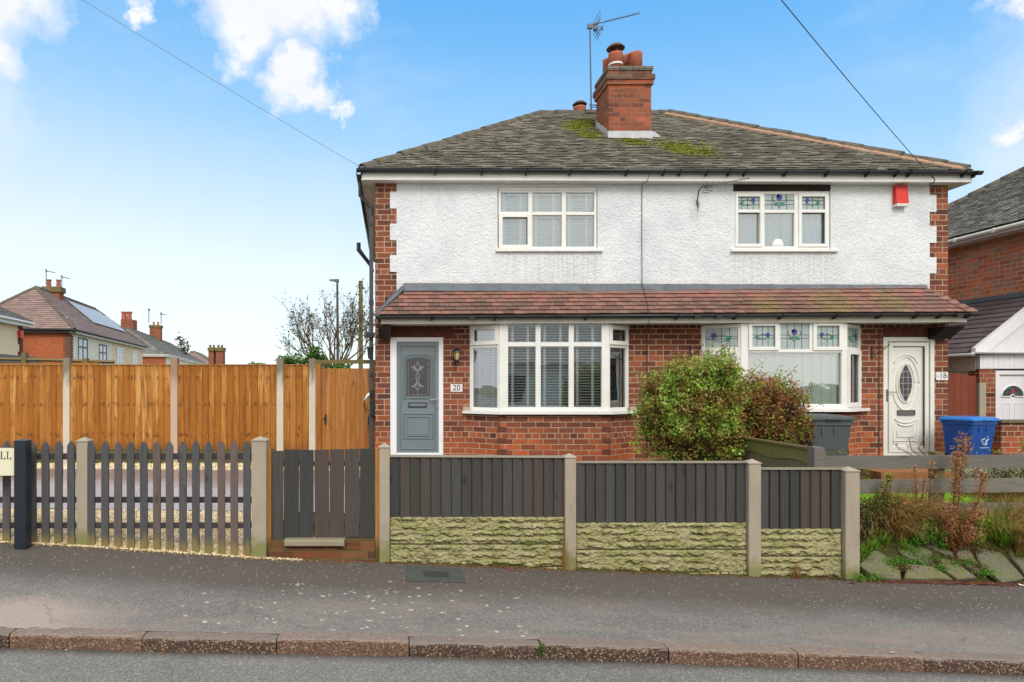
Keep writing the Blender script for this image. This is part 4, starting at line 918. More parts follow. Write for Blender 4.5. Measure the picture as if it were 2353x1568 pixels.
# ------------------------------------------------------------ roofs
def tiles(mb, O, U, V, ulen, inside, tw, gauge, th, rg, rows=None, lift=.010, lo=.0, hi=1.0, jit=.004, edge=0.0):
    O = Vector(O); U = Vector(U).normalized(); V = Vector(V).normalized(); N = U.cross(V).normalized()
    if N.z < 0: N = -N
    r = 0
    while rows is None or r < rows:
        v0 = r * gauge; any_ = False; off = -tw * (r % 2) * .5
        n = int(ulen / tw) + 2
        for i in range(n):
            u0 = off + i * tw; uc = u0 + tw / 2
            if not inside(uc, v0 + gauge * .5): continue
            any_ = True
            j = rg.uniform(-jit, jit); g_ = .0025; ln = gauge * 1.22; jl = rg.uniform(0, lift * .35)
            a = O + U * (u0 + g_) + V * (v0 + j); b = O + U * (u0 + tw - g_) + V * (v0 + j)
            h0 = lift + jl; h1 = 0.0
            P = [a + N * (h0 - th), b + N * (h0 - th), b + V * ln + N * (h1 - th), a + V * ln + N * (h1 - th), a + N * h0, b + N * h0, b + V * ln + N * h1, a + V * ln + N * h1]
            k = len(mb.v); mb.v += [tuple(p) for p in P]; q = lo + (hi - lo) * rg.random()
            for f in ((4, 5, 6, 7), (0, 1, 5, 4), (1, 2, 6, 5), (3, 0, 4, 7)): mb.f.append(tuple(k + t for t in f)); mb.r.append(q if f[0] != 0 else min(hi, q + edge))  # front faces toned lighter, painting in tile edges that catch light
        r += 1
        if not any_ and r > 3: break
EX0, EX1, EY0 = -.515, 9.66, 10.84
RY = 14.70; RX0, RX1 = 3.35, 6.22; EYB = 18.56
ZE0, ZE1 = (CY - 388) * EY0 / F0, (CY - 393) * EY0 / F0; ZR = (CY - 262) * RY / F0
A, B_, Cc, Dd = Vector((EX0, EY0, ZE0)), Vector((EX1, EY0, ZE1)), Vector((EX1, EYB, ZE1)), Vector((EX0, EYB, ZE0))
P1, P2 = Vector((RX0, RY, ZR)), Vector((RX1, RY, ZR))
mb = MB(); t_ = Z * .05
for q in ((A, B_, P2, P1), (B_, Cc, P2), (Cc, Dd, P1, P2), (Dd, A, P1)): mb.face([p - t_ * .6 for p in q], .35)
mb.face([p - t_ for p in (Dd, Cc, B_, A)], .3)
rg = random.Random(11)
def plane_tiles(mb, a, b, c_, d_, tw, gauge, th, **k):
    "tile the quad/triangle a-b (eave) to c_-d_ (top)"
    U = (b - a); L = U.length; U.normalize(); N = U.cross((d_ - a)).normalized(); V = N.cross(U).normalized()
    if V.z < 0: V = -V
    def loc(p): q = p - a; return q.dot(U), q.dot(V)
    c2, d2 = loc(c_), loc(d_); H = max(c2[1], d2[1])
    def ins(u, v):
        t = v / H
        return 0 <= v <= H and d2[0] * t - .02 <= u <= L + (c2[0] - L) * t + .02
    tiles(mb, a, U, V, L, ins, tw, gauge, th, rg, rows=int(H / gauge) + 1, **k)
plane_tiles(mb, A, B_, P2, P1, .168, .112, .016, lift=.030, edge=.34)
plane_tiles(mb, B_, Cc, P2, P2, .168, .098, .014, lift=.026)
plane_tiles(mb, Dd, A, P1, P1, .168, .098, .014, lift=.026)
plane_tiles(mb, Cc, Dd, P1, P2, .168, .2, .014, lift=.026)
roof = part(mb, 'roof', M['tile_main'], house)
def ridge_run(mb, a, b, r=.10, L=.33, n=7, lift=.03, over=.02):
    a, b = Vector(a), Vector(b); d = (b - a); T = d.length; d.normalize(); sd = d.cross(Z).normalized(); up = sd.cross(d).normalized()
    k = 0; rgl = random.Random(4)
    while k * L < T:
        p0 = a + d * (k * L); p1 = a + d * min(T, (k + 1) * L + over); rr = r * (1 + .06 * (k % 2)); jz = up * (rgl.uniform(-.008, .008) + lift - r * .55)
        ring = []
        for p, q in ((p0, rr * 1.04), (p1, rr * .97)):
            for s_, w_ in ((q, 1), (q - .018, -1)):
                ring.append([p + jz + sd * math.cos(math.pi * i / n) * s_ + up * math.sin(math.pi * i / n) * s_ for i in range(n + 1)])
        vs = [v for rr_ in ring for v in rr_]; m = n + 1; fs = []
        for i in range(n):
            fs += [(i, i + 1, 2 * m + i + 1, 2 * m + i), (m + i + 1, m + i, 3 * m + i, 3 * m + i + 1), (i + 1, i, m + i, m + i + 1), (2 * m + i, 2 * m + i + 1, 3 * m + i + 1, 3 * m + i)]
        mb.mesh(vs, fs, rgl.random()); k += 1
mb = MB(); ridge_run(mb, P1, P2, .11); ridge_run(mb, A + Vector((.02, .02, .02)), P1, .10); ridge_run(mb, B_ + Vector((-.05, .05, .02)), P2, .115, lift=.045)
ridge_run(mb, Cc, P2); ridge_run(mb, Dd, P1); part(mb, 'ridge_tiles', M['ridge'], house, True)
# pink mortar bedding along the right-hand hip
mb = MB(); n = 60; pts = []
for i in range(n + 1):
    t = i / n; p = B_.lerp(P2, t) + Vector((-.15 + rg.uniform(-.02, .02), -.0, .015)); pts.append(p)
mb.tube(pts, [.035 + .018 * abs(math.sin(i * 1.9)) for i in range(n + 1)], 6); part(mb, 'hip_mortar', M['mortar_pink'], house, True)
# fascia, soffit, gutters
mb = MB()
zfl, zfr = (CY - 403) * 10.9 / F0, (CY - 408.5) * 10.9 / F0
hF = .075
X0, X1 = (833 - CX) * 10.9 / F0, (2234 - CX) * 10.9 / F0
mb.hexa([(X0, 10.90, zfl - hF), (X1, 10.90, zfr - hF), (X1, 10.93, zfr - hF), (X0, 10.93, zfl - hF), (X0, 10.90, zfl + .09), (X1, 10.90, zfr + .09), (X1, 10.93, zfr + .09), (X0, 10.93, zfl + .09)])
part(mb, 'fascia', M['upvc'], house)
mb = MB(); mb.hexa([(X0, 10.931, zfl - hF + .004), (X1, 10.931, zfr - hF + .004), (X1, 18.4, zfr - hF + .004), (X0, 18.4, zfl - hF + .004), (X0, 10.931, zfl - hF + .02), (X1, 10.931, zfr - hF + .02), (X1, 18.4, zfr - hF + .02), (X0, 18.4, zfl - hF + .02)])
part(mb, 'soffit', M['upvc'], house)
mb = MB(); mb.box(X0 - .02, X0 - .001, 10.93, 18.4, zfl - hF, zfl + .09); mb.box(X1 + .001, X1 + .02, 10.93, 18.4, zfr - hF, zfr + .09); part(mb, 'side_fascia', M['upvc'], house)
def gutter(mb, a, b, r=.055, n=8):
    a, b = Vector(a), Vector(b); d = (b - a).normalized(); sd = d.cross(Z).normalized()
    ring = []
    for p in (a, b):
        for q in (r, r - .006): ring.append([p + sd * math.cos(math.pi + math.pi * i / n) * q + Z * math.sin(math.pi + math.pi * i / n) * q for i in range(n + 1)])
    vs = [v for rr_ in ring for v in rr_]; m = n + 1; fs = []
    for i in range(n): fs += [(i, i + 1, 2 * m + i + 1, 2 * m + i), (m + i + 1, m + i, 3 * m + i, 3 * m + i + 1), (i + 1, i, m + i, m + i + 1), (2 * m + i, 2 * m + i + 1, 3 * m + i + 1, 3 * m + i)]
    fs += [(0, m, 3 * m, 2 * m), (m - 1, 2 * m - 1, 4 * m - 1, 3 * m - 1)]
    mb.mesh(vs, fs)
def gbracket(mb, p, r=.062):
    n = 6; vs = []
    for dx_ in (-.012, .012):
        for i in range(n + 1): vs.append((p[0] + dx_, p[1] + math.cos(math.pi + math.pi * i / n) * r, p[2] + math.sin(math.pi + math.pi * i / n) * r))
    m = n + 1; mb.mesh(vs, [(i, i + 1, m + i + 1, m + i) for i in range(n)] + [tuple(range(m)), tuple(range(2 * m - 1, m - 1, -1))])
    mb.box(p[0] - .012, p[0] + .012, p[1], p[1] + r + .02, p[2] - r - .02, p[2] - r + .03)
gy = 10.84
def gz_top(x): t = (x - EX0) / (EX1 - EX0); return ((CY - 389) * (1 - t) + (CY - 395) * t) * gy / F0
mb = MB(); gutter(mb, (EX0 - .07, gy, gz_top(EX0)), (EX1 + .13, gy, gz_top(EX1)))
part(mb, 'gutter', M['gutter'], house, True)
mb = MB()
for px in (1000, 1107, 1210, 1310, 1440, 1525, 1562, 1625, 1675, 1712, 1805, 1900, 1993, 2060, 2090, 2215):
    x_ = (px - CX) * gy / F0; mb = MB(); gbracket(mb, (x_, gy, gz_top(x_))); part(mb, 'gutter_bracket', M['black'], house)
x_ = (2240 - CX) * gy / F0; mb = MB(); gbracket(mb, (x_, gy, gz_top(x_)), .07); part(mb, 'gutter_bracket', M['black'], house)
mb = MB(); gutter(mb, (EX0 - .03, EY0 + .02, ZE0 - .04), (EX0 - .03, EYB, ZE0 - .04)); part(mb, 'side_gutter', M['gutter'], house, True)
mb = MB(); gutter(mb, (EX1 + .04, EYB, ZE1 - .04), (EX1 + .04, EY0 + .1, ZE1 - .04)); part(mb, 'side_gutter', M['gutter'], house, True)
# pebble-dashed strip of the side wall seen beside the corner
# downpipe on the left corner
mb = MB(); gxl = HX0 - .07; yd = YF + .16
p0 = Vector((EX0 - .03, yd, ZE0 - .10))
mb.tube([p0 + Z * .05, p0 - Z * .22, (gxl, yd, 3.02), (gxl, yd, 2.85)], .034, 8); mb.box(gxl - .034, gxl + .034, yd - .034, yd + .034, -1.45, 2.86)
part(mb, 'downpipe', M['gutter_grey'], house)
mb = MB()
for zz in (2.7, 1.35, .1): mb = MB(); mb.box(gxl - .042, gxl + .042, yd - .042, yd + .042, zz, zz + .07); part(mb, 'pipe_clip', M['gutter'], house)
mb = MB()
mb.box(gxl - .10, gxl + .06, yd - .12, yd + .05, .78, .86); part(mb, 'pipe_collar', M['gutter'], house); mb = MB(); mb.hexa([(gxl - .055, yd - .05, .42), (gxl + .03, yd - .05, .42), (gxl + .03, yd + .04, .42), (gxl - .055, yd + .04, .42), (gxl - .075, yd - .07, .62), (gxl + .04, yd - .07, .62), (gxl + .04, yd + .05, .62), (gxl - .075, yd + .05, .62)])
part(mb, 'hopper', M['gutter'], house)
mb = MB(); q = W(824, 568, 15.5); mb.tube([q + Z * .10, q - Z * .06, q + Vector((.12, 0, -.22)), q + Vector((.30, 0, -.45)), q + Vector((.32, 0, -.6))], [.05, .055, .045, .045, .05], 8); part(mb, 'swan_neck_pipe', M['gutter'], house)

# ---- chimney
def zpx(y, Y): return (CY - y) * Y / F0
cy0 = 12.72; cx0, cx1 = (1398.5 - CX) * cy0 / F0, (1496.5 - CX) * cy0 / F0; cd = .76
mb = MB(); mb.box(cx0, cx1, cy0, cy0 + cd, 4.2, zpx(195, cy0)); chim = part(mb, 'chimney', M['brick_stack'], house)
def course(e, y0, y1, mat='brick_stack'):
    mb = MB(); mb.box(cx0 - e, cx1 + e, cy0 - e, cy0 + cd + e, zpx(y1, cy0), zpx(y0, cy0)); part(mb, 'corbel_course', M[mat], chim)
M['brick_sooty'] = m_brick('sooty_chimney_brick', bw=.24, bh=.0925, cols=[c(96, 72, 62), c(120, 82, 68), c(112, 98, 86), c(160, 92, 64)], mortar=c(96, 86, 74), zones=False)
M['brick_grey'] = m_brick('grey_lichened_brick', bw=.24, bh=.0925, cols=[c(96, 94, 84), c(118, 114, 100), c(130, 124, 108)], mortar=c(70, 68, 60), zones=False)
course(.035, 185, 195); course(.058, 173, 184.7, 'brick_sooty'); course(.012, 163, 172.7, 'brick_sooty'); course(.03, 153.5, 162.7, 'brick_grey')
mb = MB(); zt = zpx(153.5, cy0); r = random.Random(8); nn = 10
mb.grid(lambda i, j: (cx0 - .01 + (cx1 - cx0 + .02) * i / nn, cy0 - .01 + (cd + .02) * j / nn, zt + .005 + (.10 * (1 - max(abs(i - 5), abs(j - 5)) / 5) ** .6) + r.uniform(-.012, .012)), nn, nn)
part(mb, 'flaunching', M['flaunch'], chim)
def pot(name, px, y, ztop, rad, zb, cowl=0, strap=False):
    cx_ = (px - CX) * y / F0
    mb = MB(); mb.lathe(cx_, y, [(rad * 1.0, zb), (rad, ztop - .06), (rad * 1.03, ztop - .05), (rad * 1.03, ztop), (rad * .82, ztop), (rad * .80, ztop - .2)], 18)
    pt = part(mb, 'chimney_pot', M['terracotta'], chim, True)
    if cowl:
        mb = MB(); zc = ztop + cowl
        for k in range(12):
            a = k * math.pi / 6; mb.tube([(cx_ + rad * .8 * math.cos(a), y + rad * .8 * math.sin(a), ztop - .02), (cx_ + rad * .8 * math.cos(a), y + rad * .8 * math.sin(a), zc)], .006 if k % 3 else .014, 4)
        mb.lathe(cx_, y, [(rad * 1.28, zc), (rad * 1.32, zc + .012), (rad * .9, zc + .075), (rad * .3, zc + .10), (.005, zc + .105)], 20)
        part(mb, 'cowl', M['steel_dark'], chim)
    if strap:
        mb = MB(); mb.lathe(cx_, y, [(rad * 1.03, zb + .10), (rad * 1.05, zb + .105), (rad * 1.05, zb + .13), (rad * 1.03, zb + .135)], 18); part(mb, 'pot_strap', M['white_plastic'], chim)
zb = zt + .01
pot('a', 1414.5, 12.93, zpx(124, 12.93), .135, zb, .09, True); pot('b', 1459, 12.95, zpx(124.5, 12.95), .138, zb)
pot('c', 1399, 13.28, zpx(140, 13.3), .12, zb); pot('d', 1441, 13.25, zpx(133, 13.3), .12, zb)
# flashings at the foot of the stack, stepping up the slope
sl_ = (ZR - ZE0) / (RY - EY0)
def zroof(y): return ZE0 + (y - EY0) * sl_
mb = MB(); mb.hexa([(cx0 - .02, cy0 - .03, zroof(cy0) - .03), (cx1 + .02, cy0 - .03, zroof(cy0) - .03), (cx1 + .02, cy0 - .001, zroof(cy0) - .03), (cx0 - .02, cy0 - .001, zroof(cy0) - .03), (cx0 - .01, cy0 - .015, zroof(cy0) + .13), (cx1 + .01, cy0 - .015, zroof(cy0) + .13), (cx1 + .01, cy0 - .001, zroof(cy0) + .13), (cx0 - .01, cy0 - .001, zroof(cy0) + .13)])
for k in range(7):
    ya = cy0 + cd * k / 7; yb_ = cy0 + cd * (k + 1) / 7
    for xs_ in ((cx0 - .012, cx0 - .001), (cx1 + .001, cx1 + .012)):
        mb.hexa([(xs_[0], ya, zroof(ya) - .02), (xs_[1], ya, zroof(ya) - .02), (xs_[1], yb_, zroof(yb_) - .02), (xs_[0], yb_, zroof(yb_) - .02), (xs_[0], ya, zroof(ya) + .10), (xs_[1], ya, zroof(ya) + .10), (xs_[1], yb_, zroof(yb_) + .15), (xs_[0], yb_, zroof(yb_) + .15)])
mb.hexa([(cx1 + .01, cy0 + .0, zroof(cy0) + .03), (cx1 + .20, cy0 + .02, zroof(cy0) + .02), (cx1 + .20, cy0 + .2, zroof(cy0 + .2) + .03), (cx1 + .01, cy0 + .2, zroof(cy0 + .2) + .04), (cx1 + .01, cy0, zroof(cy0) + .09), (cx1 + .16, cy0 + .03, zroof(cy0) + .05), (cx1 + .16, cy0 + .2, zroof(cy0 + .2) + .06), (cx1 + .01, cy0 + .2, zroof(cy0 + .2) + .10)])
part(mb, 'chimney_flashing', M['lead_pale'], chim)
# rear stack: only its capped pot shows over the ridge
ry = 16.0; rx = (1332 - CX) * ry / F0
mb = MB(); mb.box(rx - .35, rx + .35, ry - .3, ry + .3, 4.6, 6.36); ch2 = part(mb, 'chimney', M['brick_stack'], house)
mb = MB(); zt2_ = zpx(247, ry); mb.lathe(rx, ry, [(.15, 6.36), (.15, zt2_ - .05), (.155, zt2_ - .04), (.155, zt2_), (.12, zt2_), (.12, zt2_ - .2)], 18); part(mb, 'chimney_pot', M['terracotta'], ch2, True)
mb = MB(); zc = zpx(242, ry)
for k in range(12):
    a = k * math.pi / 6; mb.tube([(rx + .12 * math.cos(a), ry + .12 * math.sin(a), zt2_ - .02), (rx + .12 * math.cos(a), ry + .12 * math.sin(a), zc)], .006 if k % 3 else .014, 4)
mb.lathe(rx, ry, [(.17, zc), (.175, zc + .012), (.12, zc + .07), (.01, zc + .09)], 20); part(mb, 'cowl', M['steel_dark'], ch2)
# moss clumps round the stack
mb = MB(); r = random.Random(21)
for k in range(420):
    if k % 2: x_ = r.gauss(4.02, .20); y_ = r.gauss(13.55, .35)
    else: x_ = r.gauss(5.35, .35); y_ = r.gauss(12.0, .28)
    if cx0 - .02 < x_ < cx1 + .02 and cy0 - .03 < y_ < cy0 + cd: continue
    if not (11 < y_ < 14.5): continue
    s_ = r.uniform(.012, .035); z_ = zroof(y_)
    mb.mesh([(x_ - s_, y_, z_ + .01), (x_, y_ - s_, z_ + .0), (x_ + s_, y_, z_ + .01), (x_, y_ + s_, z_ + .02), (x_ + r.uniform(-.3, .3) * s_, y_, z_ + .012 + s_ * .75)], [(0, 1, 4), (1, 2, 4), (2, 3, 4), (3, 0, 4)], r.random())
tag(part(mb, 'moss', M['moss'], house), kind='stuff')

# ---- lean-to roof over the bays
LY = 10.66; lt = YF - .001
Lx0t, Lx1t = .215, 9.07; Lx0b, Lx1b = -.235, 9.51
zLt0, zLt1 = fz(664), fz(668); zLb0, zLb1 = (CY - 724.5) * LY / F0, (CY - 718) * LY / F0
a_, b_, c_, d_ = Vector((Lx0b, LY, zLb0)), Vector((Lx1b, LY, zLb1)), Vector((Lx1t, lt, zLt1)), Vector((Lx0t, lt, zLt0))
w0, w1 = Vector((Lx0b, lt, zLb0)), Vector((Lx1b, lt, zLb1))
mb = MB()
mb.face([p - Z * .035 for p in (a_, b_, c_, d_)], .2); mb.face([p - Z * .035 for p in (w0, a_, d_)], .2); mb.face([p - Z * .035 for p in (b_, w1, c_)], .2); mb.face([p - Z * .04 for p in (w0, w1, b_, a_)], .2)
rg = random.Random(17)
def inside_l(u, v):
    H = (d_ - a_).length; return True
plane_tiles(mb, a_, b_, c_, d_, .172, .098, .014, lift=.022, lo=0.0, hi=.62)
for i in range(len(mb.r)):
    if mb.r[i] > .2 or i > 5:
        zc_ = mb.v[mb.f[i][0]][2]
        if i > 3 and zc_ > 1.40: mb.r[i] = min(1, mb.r[i] + .27)
        elif i > 3 and zc_ > 1.30: mb.r[i] = min(1, mb.r[i] + .12)
lean = part(mb, 'lean_to_roof', M['tile_lean'], house)
mb = MB(); rr = random.Random(6)
# right-hand end: overlapping hip tiles; left-hand end: stepped lead
for k in range(7):
    t = k / 7; p = b_.lerp(c_, t); q = b_.lerp(c_, t + .17)
    mb.prism([p + Vector((-.16, -.02, .03)), p + Vector((.06, .05, .0)), q + Vector((.04, .05, .0)), q + Vector((-.12, 0, .03))], [p + Vector((-.16, -.02, .05)), p + Vector((.06, .05, .02)), q + Vector((.04, .05, .02)), q + Vector((-.12, 0, .05))], rr.random())
part(mb, 'hip_tiles', M['tile_lean'], lean)
mb = MB()
n = 5
for k in range(n):
    p = a_.lerp(d_, k / n); q = a_.lerp(d_, (k + 1) / n)
    x0_, x1_ = p.x, q.x
    mb.prism([(x0_ - .02, lt - .004, p.z - .01), (x1_ + .05, lt - .004, q.z - .01), (x1_ + .05, lt - .004, q.z + .06), (x1_ - .075, lt - .004, q.z + .06), (x0_ - .075, lt - .004, p.z + .04)],
             [(x0_ - .02, lt - .012 - .001 * k, p.z - .01), (x1_ + .05, lt - .012 - .001 * k, q.z - .01), (x1_ + .05, lt - .012 - .001 * k, q.z + .06), (x1_ - .075, lt - .012 - .001 * k, q.z + .06), (x0_ - .075, lt - .012 - .001 * k, p.z + .04)])
mb.prism([a_ + Vector((-.03, .03, 0)), d_ + Vector((-.05, -.02, .02)), d_ + Vector((.05, -.03, .03)), a_ + Vector((.02, -.01, .02))], [a_ + Vector((-.03, .03, .025)), d_ + Vector((-.05, -.02, .045)), d_ + Vector((.05, -.03, .05)), a_ + Vector((.02, -.01, .045))])
# apron flashing along the wall
n = 24
for k in range(n):
    xa_, xb2 = Lx0t - .02 + (Lx1t - Lx0t + .04) * k / n, Lx0t - .02 + (Lx1t - Lx0t + .04) * (k + 1) / n; t = k / n; zt_ = zLt0 + (zLt1 - zLt0) * t; o1 = .002 * (k % 3 == 0)
    w1_ = .004 * math.sin(k * 2.1); 
    mb.hexa([(xa_, YF - .085 - o1, zt_ - .045 + w1_), (xb2, YF - .085 - o1, zt_ - .045), (xb2, YF - .024, zt_ + .01), (xa_, YF - .024, zt_ + .01), (xa_, YF - .05 - o1, zt_ + .03), (xb2, YF - .05 - o1, zt_ + .03), (xb2, YF - .024, zt_ + .095 + w1_), (xa_, YF - .024, zt_ + .095)])
part(mb, 'lead_flashing', M['lead'], lean)
# fascia, soffit and gutter of the lean-to
mb = MB(); zf0, zf1 = (CY - 745) * 10.70 / F0, (CY - 740.5) * 10.70 / F0
mb.hexa([(Lx0b + .06, 10.68, zf0), (Lx1b - .10, 10.68, zf1), (Lx1b - .10, 10.70, zf1), (Lx0b + .06, 10.70, zf0), (Lx0b + .06, 10.68, zf0 + .12), (Lx1b - .10, 10.68, zf1 + .12), (Lx1b - .10, 10.70, zf1 + .12), (Lx0b + .06, 10.70, zf0 + .12)])
part(mb, 'lean_to_fascia', M['upvc_cream'], lean)
mb = MB(); mb.hexa([(Lx0b + .06, 10.701, zf0 + .004), (Lx1b - .10, 10.701, zf1 + .004), (Lx1b - .10, YF - .006, zf1 + .004), (Lx0b + .06, YF - .006, zf0 + .004), (Lx0b + .06, 10.701, zf0 + .02), (Lx1b - .10, 10.701, zf1 + .02), (Lx1b - .10, YF - .006, zf1 + .02), (Lx0b + .06, YF - .006, zf0 + .02)])
part(mb, 'lean_to_soffit', M['upvc_cream'], lean)
ly = 10.60
def lz(x): t = (x - Lx0b) / (Lx1b - Lx0b); return ((CY - 727) * (1 - t) + (CY - 720.5) * t) * ly / F0
mb = MB(); gutter(mb, (Lx0b - .02, ly, lz(Lx0b)), (Lx1b + .02, ly, lz(Lx1b)), .052); part(mb, 'lean_to_gutter', M['gutter'], lean, True)
mb = MB()
for px in (992, 1137, 1347, 1556, 1690, 1795, 1920, 2020, 2105, 2160, 2225): x_ = (px - CX) * ly / F0; mb = MB(); gbracket(mb, (x_, ly, lz(x_)), .058); part(mb, 'gutter_bracket', M['black'], lean)
for px in (1085, 1600, 1650, 2200): x_ = (px - CX) * ly / F0; mb = MB(); mb.box(x_ - .05, x_ + .05, ly - .058, ly + .05, lz(x_) - .058, lz(x_) - .0); part(mb, 'gutter_joint', M['black'], lean)
# timber brackets under both ends of the lean-to
for (xa_, xb2, s_) in ((Lx0b + .02, Lx0b + .22, 1), (9.12, 9.42, -1)):
    mb = MB(); mb.prism([(xa_, YF - .40, .98), (xa_, YF - .004, .98), (xa_, YF - .004, .74), (xa_, YF - .10, .74)], [(xb2, YF - .40, .98), (xb2, YF - .004, .98), (xb2, YF - .004, .74), (xb2, YF - .10, .74)])
    for i, v in enumerate(mb.v): mb.v[i] = (v[0], v[1], min(v[2], .93))
    part(mb, 'roof_bracket', M['black'], lean)

# ------------------------------------------------------------ fixtures on the house
# aerial on mast beside the stack
ya_ = 13.35
def AX(x): return (x - CX) * ya_ / F0
def AZ(y): return (CY - y) * ya_ / F0
ae = thing('tv_aerial', 'tall mast aerial with long boom strapped to the chimney stack', 'aerial', (AX(1358), ya_, AZ(250)))
mb = MB(); mb.tube([(AX(1358.5), ya_, AZ(252)), (AX(1355.5), ya_, AZ(62))], .015, 8); part(mb, 'mast', M['alu'], ae)
mb = MB(); mb.tube([(AX(1352), ya_, AZ(60)), (AX(1456), ya_ - .3, AZ(50))], .010, 6)
for k in range(11): t = .35 + .065 * k; p = Vector((AX(1352), ya_, AZ(60))).lerp(Vector((AX(1456), ya_ - .3, AZ(50))), t); mb.tube([p + Vector((-.02, -.09, 0)), p + Vector((.012, .06, 0))], .003, 4)
part(mb, 'boom', M['alu'], ae)
mb = MB()
for (x0_, y0_, x1_, y1_) in ((1366, 48, 1377, 29), (1369, 55, 1378, 38), (1371, 57, 1378.5, 47), (1371, 63, 1378, 73), (1368, 66, 1378, 81), (1366, 72, 1377, 88)):
    for dy_ in (-.09, 0, .09): mb.tube([(AX(x0_), ya_ + dy_, AZ(y0_)), (AX(x1_), ya_ + dy_, AZ(y1_))], .006, 4)
mb.box(AX(1364), AX(1371), ya_ - .04, ya_ + .04, AZ(70), AZ(54)); mb.box(AX(1380), AX(1385), ya_ - .05, ya_, AZ(70), AZ(62)); mb.box(AX(1350), AX(1361), ya_ - .03, ya_ + .03, AZ(66), AZ(56))
part(mb, 'reflector', M['alu'], ae)
mb = MB(); mb.tube([(AX(1354), ya_, AZ(242)), (AX(1372), ya_, AZ(242))], .012, 5); mb.tube([(AX(1354), ya_, AZ(248)), (AX(1372), ya_, AZ(246))], .010, 5); part(mb, 'wall_bracket', M['alu'], ae)
# small aerial on the front wall
ae = thing('tv_aerial', 'small weathered aerial on a bent arm below the eaves between the two upper windows', 'aerial', (fx(1603), YF - .03, fz(470)))
yy = 10.85
def q_(x, y, Y=None): return W(x, y, Y or 10.8)
mb = MB(); mb.tube([W(1603, 472, 11.07), W(1603, 455, 11.05), W(1606, 438, 10.95), W(1613, 430, 10.8), W(1626, 426, 10.7)], .011, 6); mb.tube([W(1600, 462, 11.08), W(1607, 468, 11.04), W(1605, 478, 11.08)], .006, 5); mb.tube([W(1603, 470, 11.08), W(1604, 490, 11.085)], .004, 4); part(mb, 'bracket_arm', M['gutter_grey'], ae)
mb = MB(); p0, p1 = W(1620, 430, 10.7), W(1722, 409, 10.3); mb.tube([p0, p1], .0055, 6)
for k in range(12): t = .15 + .077 * k; p = p0.lerp(p1, t); mb.tube([p + Vector((-.018, 0, -.03)), p + Vector((.018, 0, .025))], .003, 4); mb.tube([p + Vector((0, -.05, .015)), p + Vector((0, .05, -.015))], .003, 4)
part(mb, 'boom', M['alu'], ae)
mb = MB()
for a, b in (((1618, 421), (1634, 436)), ((1620, 436), (1636, 420)), ((1621, 428), (1638, 428)), ((1619, 440), (1633, 442))):
    for dy_ in (-.06, .06): mb.tube([W(*a, 10.7) + Vector((0, dy_, 0)), W(*b, 10.7) + Vector((0, dy_, 0))], .006, 4)
part(mb, 'reflector', M['alu'], ae)
# alarm box
al = thing('alarm_box', 'red burglar alarm box high on the white wall right of the upper window', 'alarm box', (fx(2062), YF - .02, fz(478)))
mb = MB(); a, b = fx(2048.5), fx(2076); mb.hexa([(a, YF - .12, fz(472)), (b, YF - .12, fz(472)), (b, YF - .021, fz(472)), (a, YF - .021, fz(472)), (a, YF - .09, fz(430)), (b, YF - .09, fz(430)), (b, YF - .021, fz(430)), (a, YF - .021, fz(430))]); part(mb, 'cover', M['red_alarm'], al)
mb = MB(); mb.box(a, b, YF - .122, YF - .021, fz(478), fz(472) - .001); part(mb, 'strobe', M['upvc_cream'], al)
# lantern
ln = thing('wall_lantern', 'black coach lantern with amber glass beside the grey front door', 'lantern', (fx(1048), YF, fz(839)))
lx, lyy = fx(1048.5), YF - .13
mb = MB(); mb.lathe(lx, lyy, [(.005, fz(796)), (.014, fz(798)), (.018, fz(801)), (.075, fz(808)), (.08, fz(810)), (.06, fz(811))], 6)
mb.lathe(lx, lyy, [(.035, fz(827)), (.04, fz(829)), (.02, fz(833)), (.012, fz(836)), (.018, fz(838)), (.004, fz(841))], 6)
for k in range(6): a = k * math.pi / 3; mb.tube([(lx + .060 * math.cos(a), lyy + .060 * math.sin(a), fz(811)), (lx + .038 * math.cos(a), lyy + .038 * math.sin(a), fz(828))], .005, 4)
part(mb, 'lantern_cage', M['black'], ln)
mb = MB(); mb.lathe(lx, lyy, [(.034, fz(828)), (.055, fz(811.5))], 6); part(mb, 'lantern_glass', M['amber'], ln)
mb = MB(); mb.tube([(lx, YF - .01, fz(830)), (lx, YF - .06, fz(838)), (lx, YF - .11, fz(836)), (lx, lyy, fz(832))], .010, 6); mb.bbox(FF, lx - .03, lx + .03, fz(838), fz(820), 0, .018); part(mb, 'wall_arm', M['black'], ln)
# number plaques
pl = thing('house_number_sign', 'white plaque reading 20 on the brickwork beside the grey door', 'sign', (fx(1049), YF, fz(901)))
mb = MB(); mb.bbox(FF, fx(1035.5), fx(1062.5), fz(901), fz(883.3), 0, .012, .003); part(mb, 'plaque', M['plaque'], pl)
text_part('20', 'number', M['ink'], pl, FF, fx(1049), fz(891.5), .135, .013)
mb = MB(); mb.lbox(FF, fx(1038.5), fx(1059.5), fz(898.8), fz(898.3), .012, .0135)
for px in (1037.2, 1061): mb.lbox(FF, fx(px) - .004, fx(px) + .004, fz(893), fz(892), .012, .015)
part(mb, 'line', M['ink'], pl)
pl = thing('house_number_sign', 'worn white plaque reading 18 right of the ivory door', 'sign', (fx(2164), YF, fz(874)))
mb = MB(); mb.bbox(FF, fx(2150.3), fx(2177.5), fz(874), fz(856.3), 0, .012, .003); part(mb, 'plaque', M['plaque'], pl)
text_part('18', 'number', M['gutter_grey'], pl, FF, fx(2165.5), fz(864.5), .13, .013)
mb = MB()
